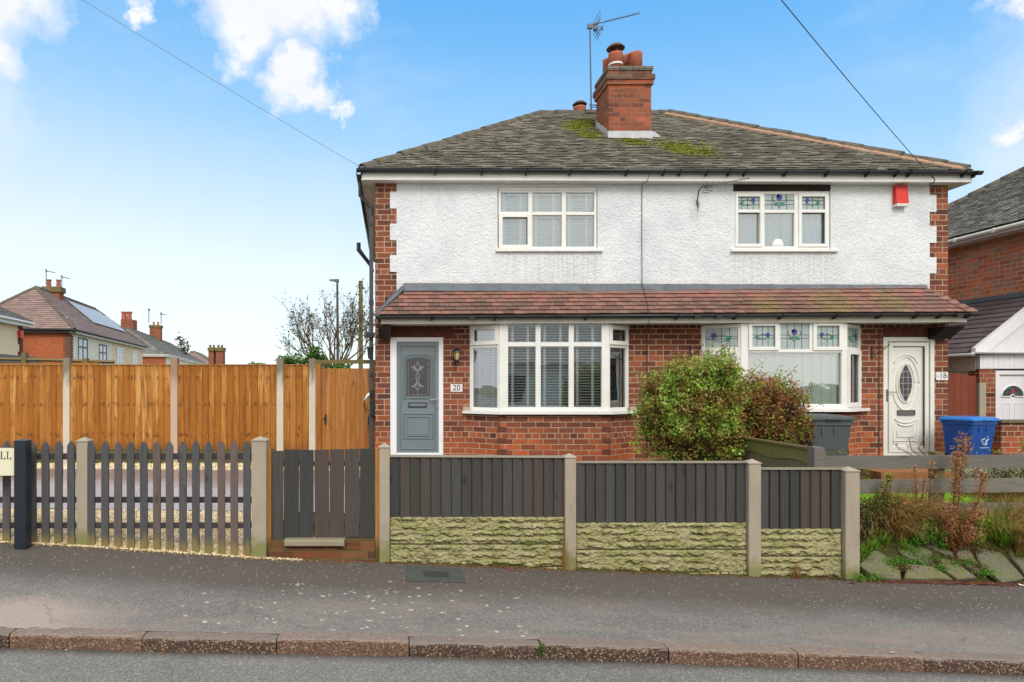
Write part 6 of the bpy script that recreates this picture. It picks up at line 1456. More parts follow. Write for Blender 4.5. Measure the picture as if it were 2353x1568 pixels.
for pts, lb in zip(slabs, slab_l):
    # pixel outline -> point on the sloping bank (plane through the pavement edge, rising away from the road)
    P3 = []
    for (px, py) in pts:
        Y = 6.6
        for _ in range(25):
            t = max(-.2, (Y - 6.56) / .62); z_ = zf((px - CX) * Y / F0) + .012 + t * .40; Y += ((CY - 0) * 0 + (z_ - (CY - py) * Y / F0)) * (-1.2) if False else 0
            # solve along the ray:  z = -(py-CY)*Y/F0  =  z0 + .645*(Y-6.56)
            z0_ = zf((px - CX) * Y / F0) + .015; Y = (z0_ - .645 * 6.56) / ((CY - py) / F0 - .645)
        P3.append(Vector(((px - CX) * Y / F0, Y, (CY - py) * Y / F0)))
    Q = []
    for a3, b3 in zip(P3, P3[1:] + P3[:1]):
        for s3 in (0, .33, .66): Q.append(a3.lerp(b3, s3) + Vector((rg.uniform(-1, 1), rg.uniform(-1, 1) * .84, rg.uniform(-1, 1) * .4)) * .011)
    P3 = Q; up = Vector((0, -.54, .84)); cen = sum(P3, Vector()) / len(P3); tilt = Vector((rg.uniform(-.05, .05), 0, 0))
    A_ = [p * .985 + cen * .015 - up * .03 for p in P3]; B2 = [p + up * (.012 + tilt.x * (p.x - cen.x)) for p in P3]; D2 = [p * .93 + cen * .07 + up * (.024 + rg.uniform(-.003, .003) + tilt.x * (p.x - cen.x)) for p in P3]
    n = len(P3); mb = MB(); vs = A_ + B2 + D2; fs = [tuple(range(n - 1, -1, -1)), tuple(2 * n + k for k in range(n))]
    for i in range(2):
        for k in range(n): fs.append((i * n + k, i * n + (k + 1) % n, (i + 1) * n + (k + 1) % n, (i + 1) * n + k))
    mb.mesh(vs, fs, rg.random())
    solo(mb, 'stone_slab', M['slab'], lb, 'stone slab', 'stone slabs laid on the bank')

# ------------------------------------------------------------ neighbour to the right
nb = thing('detached_house', 'brick house at the right edge with grey tiled hip roof and white gutter', 'house', (16, 14.8, -1.4))
nx0, nx1, ny0, ny1 = 12.45, 19.6, 11.2, 18.4; nze = 3.15
mb = MB(); FN = Fr((nx0, ny0, 0), (0, 1, 0), (-1, 0, 0)); mb.lbox(FN, 0, ny1 - ny0, -1.6, nze - .02, -7.1, 0); part(mb, 'brick_wall', M['brick_side'], nb)
mb = MB(); e0 = nx0 - .3; ra = Vector((e0, ny0 - .3, nze)); rb = Vector((nx1 + .3, ny0 - .3, nze)); rc = Vector((nx1 + .3, ny1 + .3, nze)); rd = Vector((e0, ny1 + .3, nze)); q1 = Vector((e0 + 3.95, 14.8, nze + 2.55)); q2 = Vector((nx1 - 3.6, 14.8, nze + 2.55))
for q in ((ra, rb, q2, q1), (rb, rc, q2), (rc, rd, q1, q2), (rd, ra, q1), (rd, rc, rb, ra)): mb.face([p - Z * .04 for p in q], .2)
rg = random.Random(31)
plane_tiles(mb, rd, ra, q1, q1, .168, .098, .014, lift=.026); plane_tiles(mb, ra, rb, q2, q1, .168, .12, .014, lift=.026)
part(mb, 'roof', M['tile_nb'], nb)
mb = MB(); ridge_run(mb, rd, q1); ridge_run(mb, ra, q1); ridge_run(mb, q1, q2); part(mb, 'ridge_tiles', M['ridge'], nb, True)
mb = MB(); gutter(mb, (e0 - .04, ny1 + .3, nze - .07), (e0 - .04, ny0 - .3, nze - .07), .055); part(mb, 'gutter', M['upvc'], nb, True)
mb = MB()
for yy_ in (12.2, 13.1, 14.0, 14.9): mb.box(e0 - .10, e0 + .01, yy_ - .02, yy_ + .02, nze - .135, nze - .05)
part(mb, 'gutter_bracket', M['upvc'], nb)
mb = MB(); mb.box(e0 + .0, nx0 - .002, ny0 - .28, ny1 + .28, nze - .17, nze - .13); mb.box(e0 - .0, e0 + .02, ny0 - .3, ny1 + .3, nze - .129, nze - .03); part(mb, 'soffit', M['upvc'], nb)
gr = thing('garage_extension', 'white boarded side extension with plum tiled roof and gable at the right edge', 'garage', (12.2, 13, -1.3))
YG = 12.4; gx = lambda x: (x - CX) * YG / F0; gz = lambda y: (CY - y) * YG / F0
xg = gx(2251); sl2 = .80
ea = Vector((xg - .12, YG + .03, gz(812) + .02)); eb = Vector((xg - .12, 17.0, gz(812) + .02)); run = nx0 - .004 - ea.x; top = ea.z + run * sl2
ta, tb2 = Vector((nx0 - .004, YG + .03, top)), Vector((nx0 - .004, 17.0, top))
mb = MB(); mb.prism([p - Z * .05 for p in (ea, ta, tb2, eb)], [p - Z * .02 for p in (ea, ta, tb2, eb)]); rg = random.Random(3)
plane_tiles(mb, eb, ea, ta, tb2, .28, .16, .016, lift=.016); part(mb, 'roof', M['tile_porch'], gr)
mb = MB(); mb.box(nx0 - .03, nx0 - .002, YG, 17.0, top - .0, top + .09); part(mb, 'lead_flashing', M['lead'], gr)
FG = Fr((0, YG, 0), (1, 0, 0), (0, -1, 0)); xr_ = nx0 + 1.3
mb = MB(); mb.lprism(FG, [(xg, gz(809)), (xr_, gz(809)), (xr_, gz(809) + (xr_ - xg) * sl2), ], -.05, 0); part(mb, 'gable', M['upvc_white'], gr)
mb = MB(); zq = gz(808); mb.lprism(FG, [(xg - .13, zq - .02), (xg + .10, zq - .02), (xr_, zq - .02 + (xr_ - xg - .10) * sl2), (xr_, zq + .20 + (xr_ - xg - .10) * sl2), (xg - .13, zq + .06)], -.03, .06); part(mb, 'bargeboard', M['upvc_white'], gr)
mb = MB(); mb.lbox(FG, xg + .0, xr_, gz(848), gz(816), -.05, .01)
for k in range(14): u = xg + .05 + k * .1; mb.lbox(FG, u, u + .085, gz(847), gz(817), .0101, .016)
part(mb, 'boarding', M['upvc_white'], gr)
FGs = Fr((xg, YG + .06, 0), (0, 1, 0), (-1, 0, 0)); mb = MB(); mb.lbox(FGs, 0, 4, gz(852), gz(815), -.1, 0)
for k in range(30): mb.lbox(FGs, .02 + k * .12, .02 + k * .12 + .105, gz(852), gz(816), .0005, .007)
mb.lbox(FGs, 0, 4, -1.4, gz(852) - .001, -.1, -.02); part(mb, 'side_boarding', M['upvc_cream'], gr)
mb = MB(); gutter(mb, (xg - .17, 16.8, gz(812) - .0), (xg - .17, YG - .06, gz(812) - .0), .055); gutter(mb, (xg - .2, YG - .09, gz(809)), (xr_, YG - .09, gz(809)), .05); part(mb, 'gutter', M['upvc_white'], gr, True)
mb = MB(); mb.lbox(FG, gx(2250.5), gx(2288), gz(1040), gz(848.5), -.25, -.002); part(mb, 'brick_pier', M['brick'], gr)
gd = part(box1(FG, gx(2299), gx(2420), gz(1040), gz(862), -.10, -.05), 'garage_door', M['upvc_white'], gr)
mb = MB(); mb.lframe(FG, gx(2288.5), gx(2430), gz(1045), gz(852), .08, -.12, -.01); part(mb, 'door_frame', M['upvc_white'], gd)
mb = MB(); cxx, czz = gx(2332), gz(912)
arc = [(cxx + .215 * math.cos(R(a)), czz + .215 * math.sin(R(a))) for a in range(0, 181, 15)]
mb.lprism(FG, arc, -.05, -.044); part(mb, 'fanlight', M['glass_dark'], gd)
mb = MB(); mb.tube([FG.p(u, v, -.042) for u, v in arc + [(cxx - .05, czz), (cxx, czz + .05), (cxx + .05, czz), arc[0]]], .014, 6)
for (a, b) in ((2308, 2326), (2336, 2360)): mb.lframe(FG, gx(a), gx(b), gz(1000), gz(927), .012, -.05, -.04, .003)
part(mb, 'door_moulding', M['upvc_white'], gd)
mb = MB(); rr = random.Random(5)
for k in range(14): a = rr.uniform(.3, 2.84); r_ = rr.uniform(.03, .18); u, v = cxx + r_ * math.cos(a), czz + .02 + r_ * math.sin(a); mb.lprism(FG, [(u - .02, v), (u + .005, v - .014), (u + .022, v + .004), (u, v + .018)], -.0439, -.042)
part(mb, 'leaf_motif', M['greenglass'], gd)
mb = MB()
for k in range(4): u, v = cxx + (-.05, 0, .05, .02)[k], czz + (.08, .11, .08, .14)[k]; mb.lprism(FG, [(u - .02, v), (u, v - .018), (u + .02, v), (u, v + .018)], -.0418, -.040)
part(mb, 'flower_motif', M['red_alarm'], gd)
# brown arched gate, its post and the low brick wall
YW = 11.6; wx = lambda x: (x - CX) * YW / F0; wz = lambda y: (CY - y) * YW / F0
mb = MB(); n = 7; x0, x1 = HX1 + .01, wx(2243); rg = random.Random(4)
for k in range(n):
    a, b = x0 + (x1 - x0) * k / n, x0 + (x1 - x0) * (k + 1) / n - .004; t = (k + .5) / n; zt_ = wz(855 + 11 * t * t * .9)
    mb.box(a, b, YW, YW + .02 + .003 * (k % 2), -1.3, zt_ + rg.uniform(-.004, .004), rg.random())
gt2 = thing('side_gate', 'red brown boarded gate with curved top between the brick pair and the white extension', 'gate', (wx(2212), YW, -1.3)); part(mb, 'board_panel', M['red_wood'], gt2)
mb = MB(); mb.box(wx(2245), wx(2260), YW - .05, YW + .06, -1.3, wz(880), .5); part(mb, 'gate_post', M['concrete'], gt2)
mb = MB(); Fw = Fr((0, 11.2, 0), (1, 0, 0), (0, -1, 0)); vx = lambda x: (x - CX) * 11.2 / F0; mb.lbox(Fw, vx(2300), vx(2700), -1.5, (CY - 972) * 11.2 / F0, -.22, 0); wl = solo(mb, 'garden_wall', M['brick'], 'low dark brick wall behind the blue bin at the right edge', 'wall')
mb = MB(); mb.lbox(Fw, vx(2298), vx(2700), (CY - 971.5) * 11.2 / F0, (CY - 966) * 11.2 / F0, -.24, .03); c_o = part(mb, 'coping', M['stone_dark'], wl)

# ------------------------------------------------------------ distant street on the left
def hip_house(name, label, Cn, adir, L, Dp, ze, zr, side_mat, wall_mats, roof_mat, wins=(), chims=(), gut='black', gauge=.2, fasc='upvc', hin=None, base=-2.6):
    a = Vector((adir[0], adir[1], 0)).normalized(); b = Vector((-a.y, a.x, 0)); O = Vector((Cn[0], Cn[1], 0)); t = thing(name, label, 'house', (O.x, O.y, base))
    FA = Fr(O, a, -b); h_ = Dp / 2; hin = hin or h_; ov = .3
    segs = wall_mats; x = 0
    for wm, ln in segs:
        mb = MB(); mb.lbox(FA, x, x + ln, base, ze - .05, -Dp, 0); part(mb, 'front_wall', M[wm], t); x += ln
    FS = Fr(O, -b, -a); mb = MB(); mb.lbox(FS, -Dp, .0, base, ze - .05, .001, .03); part(mb, 'side_wall', M[side_mat], t)
    P = lambda u, v, z: O + a * u + b * v + Z * z
    A1, B1, C1, D1 = P(-ov, -ov, ze), P(L + ov, -ov, ze), P(L + ov, Dp + ov, ze), P(-ov, Dp + ov, ze); E1, F1 = P(hin, h_, zr), P(L - hin, h_, zr)
    mb = MB()
    for q in ((A1, B1, F1, E1), (B1, C1, F1), (C1, D1, E1, F1), (D1, A1, E1), (D1, C1, B1, A1)): mb.face([p - Z * .05 for p in q], .5)
    plane_tiles(mb, A1, B1, F1, E1, .34, gauge, .02, lift=.03); plane_tiles(mb, D1, A1, E1, E1, .34, gauge, .02, lift=.03)
    rf = part(mb, 'roof', M[roof_mat], t)
    mb = MB(); ridge_run(mb, A1, E1, .12, .5); ridge_run(mb, E1, F1, .12, .5); ridge_run(mb, B1, F1, .12, .5); ridge_run(mb, D1, E1, .12, .5); part(mb, 'ridge_tiles', M['ridge'], rf)
    mb = MB(); mb.lbox(FA, -ov, L + ov, ze - .24, ze - .08, .0, ov); part(mb, 'fascia', M[fasc], t)
    mb = MB(); mb.lbox(FS, -Dp - ov, ov, ze - .24, ze - .08, .031, ov); part(mb, 'side_fascia', M['black' if gut == 'black' else 'upvc'], t)
    mb = MB(); q0, q1_ = P(-ov - .06, -ov - .06, ze - .06), P(L + ov, -ov - .06, ze - .06); mb.tube([q0, q1_], .06, 6); mb.tube([q0, P(-ov - .06, Dp + ov, ze - .06)], .06, 6); part(mb, 'gutter', M['black'] if gut == 'black' else M['upvc'], t)
    for (u0, u1, z0, z1, fm) in wins:
        w_ = part(box1(FA, u0, u1, z0, z1, .0, .02), 'window', M['far_glass'], t)
        mb = MB(); mb.lframe(FA, u0, u1, z0, z1, .10, .02, .05); mb.lbox(FA, (u0 + u1) / 2 - .05, (u0 + u1) / 2 + .05, z0 + .1, z1 - .1, .02, .045); mb.lbox(FA, u0 + .1, (u0 + u1) / 2 - .05, z1 - .62, z1 - .52, .02, .045); mb.lbox(FA, (u0 + u1) / 2 + .05, u1 - .1, z1 - .62, z1 - .52, .02, .045); mb.lbox(FA, u0 - .06, u1 + .06, z0 - .1, z0 - .001, .0, .08); part(mb, 'frame', M[fm], w_)
    for (u, v, w0, d0, zb_, zt_, np_) in chims:
        mb = MB()
        def lb(u0, u1, v0, v1, z0, z1): mb.hexa([P(u0, v0, z0), P(u1, v0, z0), P(u1, v1, z0), P(u0, v1, z0), P(u0, v0, z1), P(u1, v0, z1), P(u1, v1, z1), P(u0, v1, z1)])
        lb(u - w0, u + w0, v - d0, v + d0, zb_, zt_ - .35); ch = part(mb, 'chimney', M['brick_stack'], rf)
        mb = MB(); lb(u - w0 - .1, u + w0 + .1, v - d0 - .1, v + d0 + .1, zt_ - .349, zt_); part(mb, 'corbel_course', M['flaunch_m'], ch)
        for k in range(np_):
            q = P(u, v + (k - (np_ - 1) / 2) * min(.6, 1.6 * d0 / max(1, np_ - .99)), 0); mb = MB(); mb.lathe(q.x, q.y, [(.15, zt_), (.13, zt_ + .4), (.16, zt_ + .45), (.16, zt_ + .52)], 10); part(mb, 'chimney_pot', M['terracotta'], ch)
    return t, P, FA
M['flaunch_m'] = m_plain('mossy_stack_head', c(124, 112, 68), .95, nz=.4, nsc=6)
rg = random.Random(5)
tA, PA, FAa = hip_house('distant_house', 'house with pinkish brown hip roof, solar panels and orange brick side, beyond the golden fence', (-18.67, 38.0), (-.146, .989), 18.0, 6.0, 3.12, 5.95, 'brick_far', (('cream_wall', 8.6), ('peach_wall', 9.4)), 'tile_far',
    wins=((1.2, 3.0, .45, 2.75, 'grey_frame'), (5.4, 7.2, .1, 2.6, 'grey_frame'), (9.8, 11.6, .1, 2.6, 'upvc'), (14.4, 16.2, .1, 2.6, 'upvc')), chims=((6.0, 3.0, .40, .5, 5.2, 6.35, 2),), fasc='upvc_cream')
mb = MB(); r = random.Random(1)
for k in range(45): mb.lbox(FAa, .0, .25 + .12 * (k % 2), -1 + k * .085, -1 + k * .085 + .075, .002, .02, r.random())
for k in range(45): mb.lbox(Fr(FAa.O, -Vector((-FAa.u.y, FAa.u.x, 0)), -FAa.u), -.3 - .12 * (k % 2), 0, -1 + k * .085, -1 + k * .085 + .075, .031, .05, r.random())
part(mb, 'quoin', M['brick_dk2'] if 'brick_dk2' in M else M['brick_dk'], tA)
# solar panels on its front slope
n_ = PA(3, 3, 5.95) - PA(3, -.3, 3.12)
sp = thing('solar_panels', 'row of pale reflective solar panels on the pinkish brown roof at the left', 'solar panels', tuple(PA(9, 1.8, 4.9)))
for k in range(7):
    u0 = 7.0 + k * 1.25; mb = MB(); s0, s1 = .34, .86 - max(0, k - 5) * .08; up_ = Vector((.7, -.1, .6)) * .12
    pa = lambda u, s: PA(u, -.3 + 3.3 * s, 3.12 + 2.83 * s) + up_
    q = [pa(u0, s0), pa(u0 + 1.2, s0), pa(u0 + 1.2, s1), pa(u0, s1)]; mb.prism([p - up_ * .4 for p in q], q); part(mb, 'panel', M['solar'], sp)
def far_aerial(lab, px, py, px2, pyb, Y, dirx=1):
    t = thing('tv_aerial', lab, 'aerial', tuple(W(px, pyb, Y))); r_ = Y * .0006
    mb = MB(); mb.tube([W(px, pyb, Y), W(px, py, Y)], r_ * 1.1, 5); part(mb, 'mast', M['alu'], t)
    mb = MB(); mb.tube([W(px - 2, py, Y), W(px2, py + abs(px2 - px) * .25, Y)], r_, 5); mb.tube([W(px - 1, py - 3, Y), W(px + 2, py + 3, Y)], r_ * 1.6, 4); part(mb, 'boom', M['alu'], t)
far_aerial('thin aerial on the left side of the mossy chimney above the pinkish roof', 106, 622, 127, 655, 43); far_aerial('thin aerial just right of the mossy chimney above the pinkish roof', 142, 636, 161, 664, 43)
tB, PB, FBb = hip_house('distant_house', 'grey roofed house in the middle distance, just right of the house with solar panels', (-24.9, 72.0), (-.1753, 1), 40.0, 10.0, 3.1, 6.4, 'brick_far', (('cream_wall', 40.0),), 'tile_grey', wins=((5, 8, .6, 2.5, 'upvc'), (12, 15, .6, 2.5, 'upvc')), chims=((22.6, 5.0, .7, .75, 5.4, 8.2, 2),), gut='w', gauge=.3, fasc='upvc')
far_aerial('thin aerial left of the dark mossy chimney in the middle distance', 342, 712, 346, 742, 83); far_aerial('short aerial right of the dark mossy chimney in the middle distance', 370, 721, 381, 745, 83)
tB2, PB2, F_ = hip_house('distant_house', 'house hidden but for its chimney with two tall pots behind the grey hip roof', (-42.5, 88.0), (-.1753, 1), 14.0, 8.0, 3.0, 6.2, 'brick_far', (('cream_wall', 14.0),), 'tile_grey', gut='w', gauge=.4)
mb = MB(); q = W(291, 750, 82); mb.box(q.x - .75, q.x + .85, q.y, q.y + 1.2, 4, W(0, 735, 82).z); ck = part(mb, 'chimney', M['brick_stack'], tB2)
for px in (285, 297): q = W(px, 735, 82.5); mb = MB(); mb.lathe(q.x, q.y, [(.35, q.z), (.28, q.z + .75), (.38, q.z + .85), (.38, q.z + 1.0)], 10); part(mb, 'chimney_pot', M['terracotta'], ck)
tC, PC, F_ = hip_house('distant_house', 'farthest house with brown roof and two chimneys beside the top of the golden fence', (-31.7, 118.0), (-.17, 1), 22.0, 9.0, 3.0, 5.9, 'brick_far', (('cream_wall', 22.0),), 'tile_far', gut='w', gauge=.4)
for px, w_ in ((485, .46), (504, .62)):
    mb = MB(); q = W(px, 807, 112); mb.box(q.x - w_, q.x + w_, 112, 113.5, 2.5, q.z); ck = part(mb, 'chimney', M['brick_stack'], tC)
    mb = MB(); mb.box(q.x - w_ - .09, q.x + w_ + .09, 111.8, 113.7, q.z + .001, q.z + .6); part(mb, 'corbel_course', M['flaunch_m'], ck)
    for dx_ in (-.3, .3): mb = MB(); mb.lathe(q.x + dx_, 112.6, [(.2, q.z + .6), (.2, q.z + 1.1)], 8); part(mb, 'chimney_pot', M['flaunch_m'], ck)
tD, PD, FDd = hip_house('near_house', 'cream rendered house corner with dark roof and brick quoin at the far left edge', (-15.9, 21.06), (-.1165, .993), 8.95, 7.0, 2.80, 4.9, 'brick_far', (('peach_wall', 8.95),), 'tile_grey', wins=((1.5, 3.0, .6, 2.0, 'upvc'),), gut='w', fasc='upvc')
mb = MB()
for k in range(48): mb.lbox(FDd, 8.95 - .32 - .14 * ((k // 4) % 2), 8.96, -1.3 + k * .085, -1.3 + k * .085 + .075, .002, .025, r.random())
part(mb, 'quoin', M['brick_dk'], tD)
mb = MB(); mb.lbox(FDd, 8.45, 8.72, 2.02, 2.36, .026, .15); solo(mb, 'alarm_box', M['red_alarm'], 'small red alarm box on the corner of the cream house at the far left', 'alarm box')
mb = MB(); mb.lprism(FDd, [(3, .75), (9.1, .75), (9.1, .85), (8.0, 1.15), (3, 1.15)], .03, .9); part(mb, 'porch_roof', M['tile_grey'], tD)
# bungalows across the road behind the photographer (mirrored in the bay windows)
for k, (xa, lb) in enumerate(((-7.5, 'bungalow across the road, facing the grey door'), (3.5, 'bungalow across the road, facing the right bay'))):
    t = thing('bungalow', lb, 'house', (xa + 4, -14, -1.9)); mb = MB(); mb.box(xa, xa + 9, -18, -11, -1.95, 1.0); part(mb, 'wall', M['cream_wall'], t)
    mb = MB(); mb.prism([(xa - .3, -10.5, .9), (xa - .3, -18.5, .9), (xa - .3, -14.5, 3.6)], [(xa + 9.3, -10.5, .9), (xa + 9.3, -18.5, .9), (xa + 9.3, -14.5, 3.6)]); part(mb, 'roof', M['tile_nb'], t)
    for u in (1, 5.6): w_ = part(box1(Fr((xa, -11, 0), (1, 0, 0), (0, 1, 0)), u, u + 2.2, -.9, .5, 0, .03), 'window', M['glass_dark'], t); mb = MB(); mb.lframe(Fr((xa, -11, 0), (1, 0, 0), (0, 1, 0)), u, u + 2.2, -.9, .5, .07, .03, .06); part(mb, 'frame', M['upvc'], w_)

# ------------------------------------------------------------ lamp, pole
Yl = 46; sl_t = thing('street_lamp', 'slim grey street lamp with a flat head rising through the bare tree', 'street lamp', tuple(W(776, 940, Yl)))
mb = MB(); mb.tube([W(776, 950, Yl), W(776, 780, Yl), W(775, 655, Yl), W(775, 648, Yl)], [.11, .10, .075, .06], 8); part(mb, 'column', M['gutter_grey'], sl_t)
mb = MB(); a = W(779, 646, Yl); b = W(757, 644, Yl); mb.hexa([a + Vector((0, -.15, -.10)), b + Vector((0, -.15, -.04)), b + Vector((0, .15, -.04)), a + Vector((0, .15, -.10)), a + Vector((0, -.12, .12)), b + Vector((0, -.12, .04)), b + Vector((0, .12, .04)), a + Vector((0, .12, .12))]); part(mb, 'lamp_head', M['gutter_grey'], sl_t)
Yl = 35; up_t = thing('utility_pole', 'mossy wooden utility pole standing between the bare tree and the brick house', 'utility pole', tuple(W(829, 950, Yl)))
mb = MB(); mb.tube([W(829, 955, Yl), W(829, 648, Yl)], [.13, .105], 8); mb.tube([W(829, 648, Yl), W(829, 646, Yl)], [.13, .12], 8); part(mb, 'pole', M['pole_moss'] if 'pole_moss' in M else M['old_wood'], up_t)
mb = MB(); mb.tube([W(825, 655, Yl), W(834, 660, Yl)], .03, 5); mb.tube([W(826, 668, Yl), W(824, 652, Yl)], .03, 5); mb.tube([W(832, 655, Yl), W(835, 664, Yl)], .04, 5); part(mb, 'fittings', M['black'], up_t)
# ------------------------------------------------------------ vegetation
def leaf(mb, p, s, r, q, elong=1.7, flat=0.0):
    th = r.uniform(0, 6.283); ph = math.acos(r.uniform(-1, 1) * (1 - flat)); d = Vector((math.sin(ph) * math.cos(th), math.sin(ph) * math.sin(th), math.cos(ph)))
    e = d.orthogonal().normalized(); e.rotate(__import__('mathutils').Quaternion(d, r.uniform(0, 6.283))); n = d.cross(e)
    a = p - d * s * elong * .5; b = p + d * s * elong * .5; m1 = p + e * s * .42 + n * s * .18; m2 = p - e * s * .42 + n * s * .18
    k = len(mb.v); mb.v += [tuple(a), tuple(m1), tuple(b), tuple(m2)]; mb.f += [(k, k + 1, k + 2), (k, k + 2, k + 3)]; mb.r += [q, q]
def shrub(name, label, cat, base, blobs, nleaf, s0, s1, leafmat, twigmat, seed, ntw=90, rough=.35, surf=.55, group=None, spiky=0, gap=-.16, gapf=7.0):
    r = random.Random(seed); t = thing(name, label, cat, base, group); B0 = Vector(base)
    mb = MB(); tips = []; sc_ = min(1, 2.2 * max(max(b[1]) for b in blobs))
    for k in range(ntw):
        c_, rad = r.choice(blobs); c_ = Vector(c_); d = Vector((r.gauss(0, 1), r.gauss(0, 1), r.gauss(.3, .8))).normalized()
        p = c_ + Vector((d.x * rad[0], d.y * rad[1], d.z * rad[2])) * r.uniform(.75, 1.02); s = B0 + Vector((r.uniform(-.1, .1), r.uniform(-.1, .1), 0)) * sc_
        m = s.lerp(p, .5) + Vector((r.uniform(-.1, .1), r.uniform(-.1, .1), r.uniform(.0, .15))) * sc_
        mb.tube([s, m, p], [.014 * sc_, .008 * sc_, .003 * sc_], 4); tips.append(p)
        for _ in range(3):
            q = m.lerp(p, r.random()); e = q + Vector((r.uniform(-.2, .2), r.uniform(-.2, .2), r.uniform(0, .22))) * sc_; mb.tube([q, e], [.004, .0015], 3); tips.append(e)
    part(mb, 'stems', M[twigmat], t)
    mb = MB(); tot = sum(b[1][0] * b[1][1] + b[1][2] * b[1][0] for b in blobs)
    for k in range(nleaf):
        x = r.random() * tot
        for c_, rad in blobs:
            x -= rad[0] * rad[1] + rad[2] * rad[0]
            if x <= 0: break
        d = Vector((r.gauss(0, 1), r.gauss(0, 1), r.gauss(0, 1))).normalized(); c_ = Vector(c_)
        u = r.random() ** surf if surf < 1 else r.random()
        u = max(u, r.random() * .9)
        nn = mnoise.noise(d * 3.1 + c_ * 2.0) * rough + mnoise.noise(d * 8 + c_ * 5) * rough * .5
        p = c_ + Vector((d.x * rad[0], d.y * rad[1], d.z * rad[2])) * u * (1 + nn)
        if mnoise.noise(p * gapf + Vector((seed, 0, 0))) < gap and r.random() < .92: continue
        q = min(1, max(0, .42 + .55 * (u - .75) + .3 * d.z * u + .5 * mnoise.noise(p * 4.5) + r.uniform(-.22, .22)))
        leaf(mb, p, r.uniform(s0, s1), r, q)
    for p in tips[:int(len(tips) * .6)]:
        for _ in range(5 + spiky): leaf(mb, p + Vector((r.gauss(0, .03), r.gauss(0, .03), r.gauss(0, .05))) * sc_, r.uniform(s0, s1), r, r.uniform(.35, 1))
    if spiky:
        for k in range(spiky * 5):
            c_, rad = r.choice(blobs); d = Vector((r.gauss(0, 1), r.gauss(0, .6), abs(r.gauss(0, 1)) + .1)).normalized(); p = Vector(c_) + Vector((d.x * rad[0], d.y * rad[1], d.z * rad[2])) * .95
            L = r.uniform(.08, .24)
            for j in range(12): leaf(mb, p + (d * .5 + Z * .6) * L * j / 12 + Vector((r.gauss(0, .018), r.gauss(0, .018), 0)), r.uniform(s0, s1), r, r.uniform(.4, 1))
    part(mb, 'foliage', M[leafmat], t); return t
def wc(px, py, Y): return tuple(W(px, py, Y))
Yg = 8.75; k_ = Yg / F0
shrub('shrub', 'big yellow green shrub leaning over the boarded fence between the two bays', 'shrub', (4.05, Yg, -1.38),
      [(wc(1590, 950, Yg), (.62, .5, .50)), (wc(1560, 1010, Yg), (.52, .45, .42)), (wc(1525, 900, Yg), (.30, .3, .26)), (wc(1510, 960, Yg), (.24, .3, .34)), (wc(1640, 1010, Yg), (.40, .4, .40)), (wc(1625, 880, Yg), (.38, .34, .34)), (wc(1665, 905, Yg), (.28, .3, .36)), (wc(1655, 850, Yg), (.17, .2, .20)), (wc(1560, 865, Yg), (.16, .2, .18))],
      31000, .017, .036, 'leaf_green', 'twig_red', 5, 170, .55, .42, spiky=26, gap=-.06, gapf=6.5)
Yb = 9.25
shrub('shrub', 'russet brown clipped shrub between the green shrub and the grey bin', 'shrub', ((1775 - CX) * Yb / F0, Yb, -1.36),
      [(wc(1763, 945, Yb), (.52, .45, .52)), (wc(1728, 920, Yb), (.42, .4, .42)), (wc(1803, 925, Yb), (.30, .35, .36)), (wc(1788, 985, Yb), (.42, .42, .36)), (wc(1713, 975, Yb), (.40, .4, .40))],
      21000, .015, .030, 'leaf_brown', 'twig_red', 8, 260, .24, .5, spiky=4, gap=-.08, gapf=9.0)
# bare tree with a few late leaves
def tree(name, label, base, top_y, spread, Y, seed, nlimb, leafmat, leafd, h0, lsize=.07, depth=4, group=None):
    r = random.Random(seed); t = thing(name, label, 'tree', tuple(base), group); mb = MB(); lv = MB(); B0 = Vector(base)
    trunk_top = B0 + Z * h0; mb.tube([B0, B0 + Z * h0 * .5 + Vector((.05, 0, 0)), trunk_top], [.16, .14, .12], 8)
    def br(p, d, L, rad, dep):
        n = 4; pts = [p]; q = p.copy(); dd = d.copy()
        for i in range(n):
            dd = (dd + Vector((r.gauss(0, .10), r.gauss(0, .10), r.gauss(.035, .06)))).normalized(); q = q + dd * L / n; pts.append(q.copy())
        mb.tube(pts, [rad * (1 - .55 * i / n) for i in range(n + 1)], 5 if dep > 1 else 3, cap=False)
        if dep <= 2:
            for _ in range(leafd):
                if r.random() < .7: leaf(lv, r.choice(pts[1:]) + Vector((r.gauss(0, .06), r.gauss(0, .06), r.gauss(0, .06))), r.uniform(lsize * .6, lsize * 1.2), r, r.random())
        if dep == 0: return
        for k in range(r.choice((3, 4)) if dep > 1 else 3):
            i = r.choice((1, 2, 3, 3, 4)) if k else 4; s = pts[i]; side = Vector((r.gauss(0, 1), r.gauss(0, .8), r.gauss(.35, .5))).normalized()
            nd = (dd * .9 + side * r.uniform(.45, .85)).normalized(); br(s, nd, L * r.uniform(.5, .72), rad * .5, dep - 1)
    for k in range(nlimb):
        a = -1 + 2 * (k + .5) / nlimb; d = Vector((a * spread - .22 + r.uniform(-.05, .05), r.uniform(-.45, .45), 1.0 - .35 * abs(a))).normalized()
        br(trunk_top - Z * r.uniform(0, h0 * .25), d, r.uniform(.85, 1.05) * top_y * (1 - .12 * abs(a)), .055, depth)
    part(mb, 'trunk', M['bark'], t); part(lv, 'foliage', M[leafmat], t); return t
Yt = 30.0
tree('bare_tree', 'bare branching tree with a few late leaves behind the side gate, around the street lamp', W(772, 975, Yt), 2.0, 1.35, Yt, 14, 14, 'leaf_tree', 1, 2.6, .075)
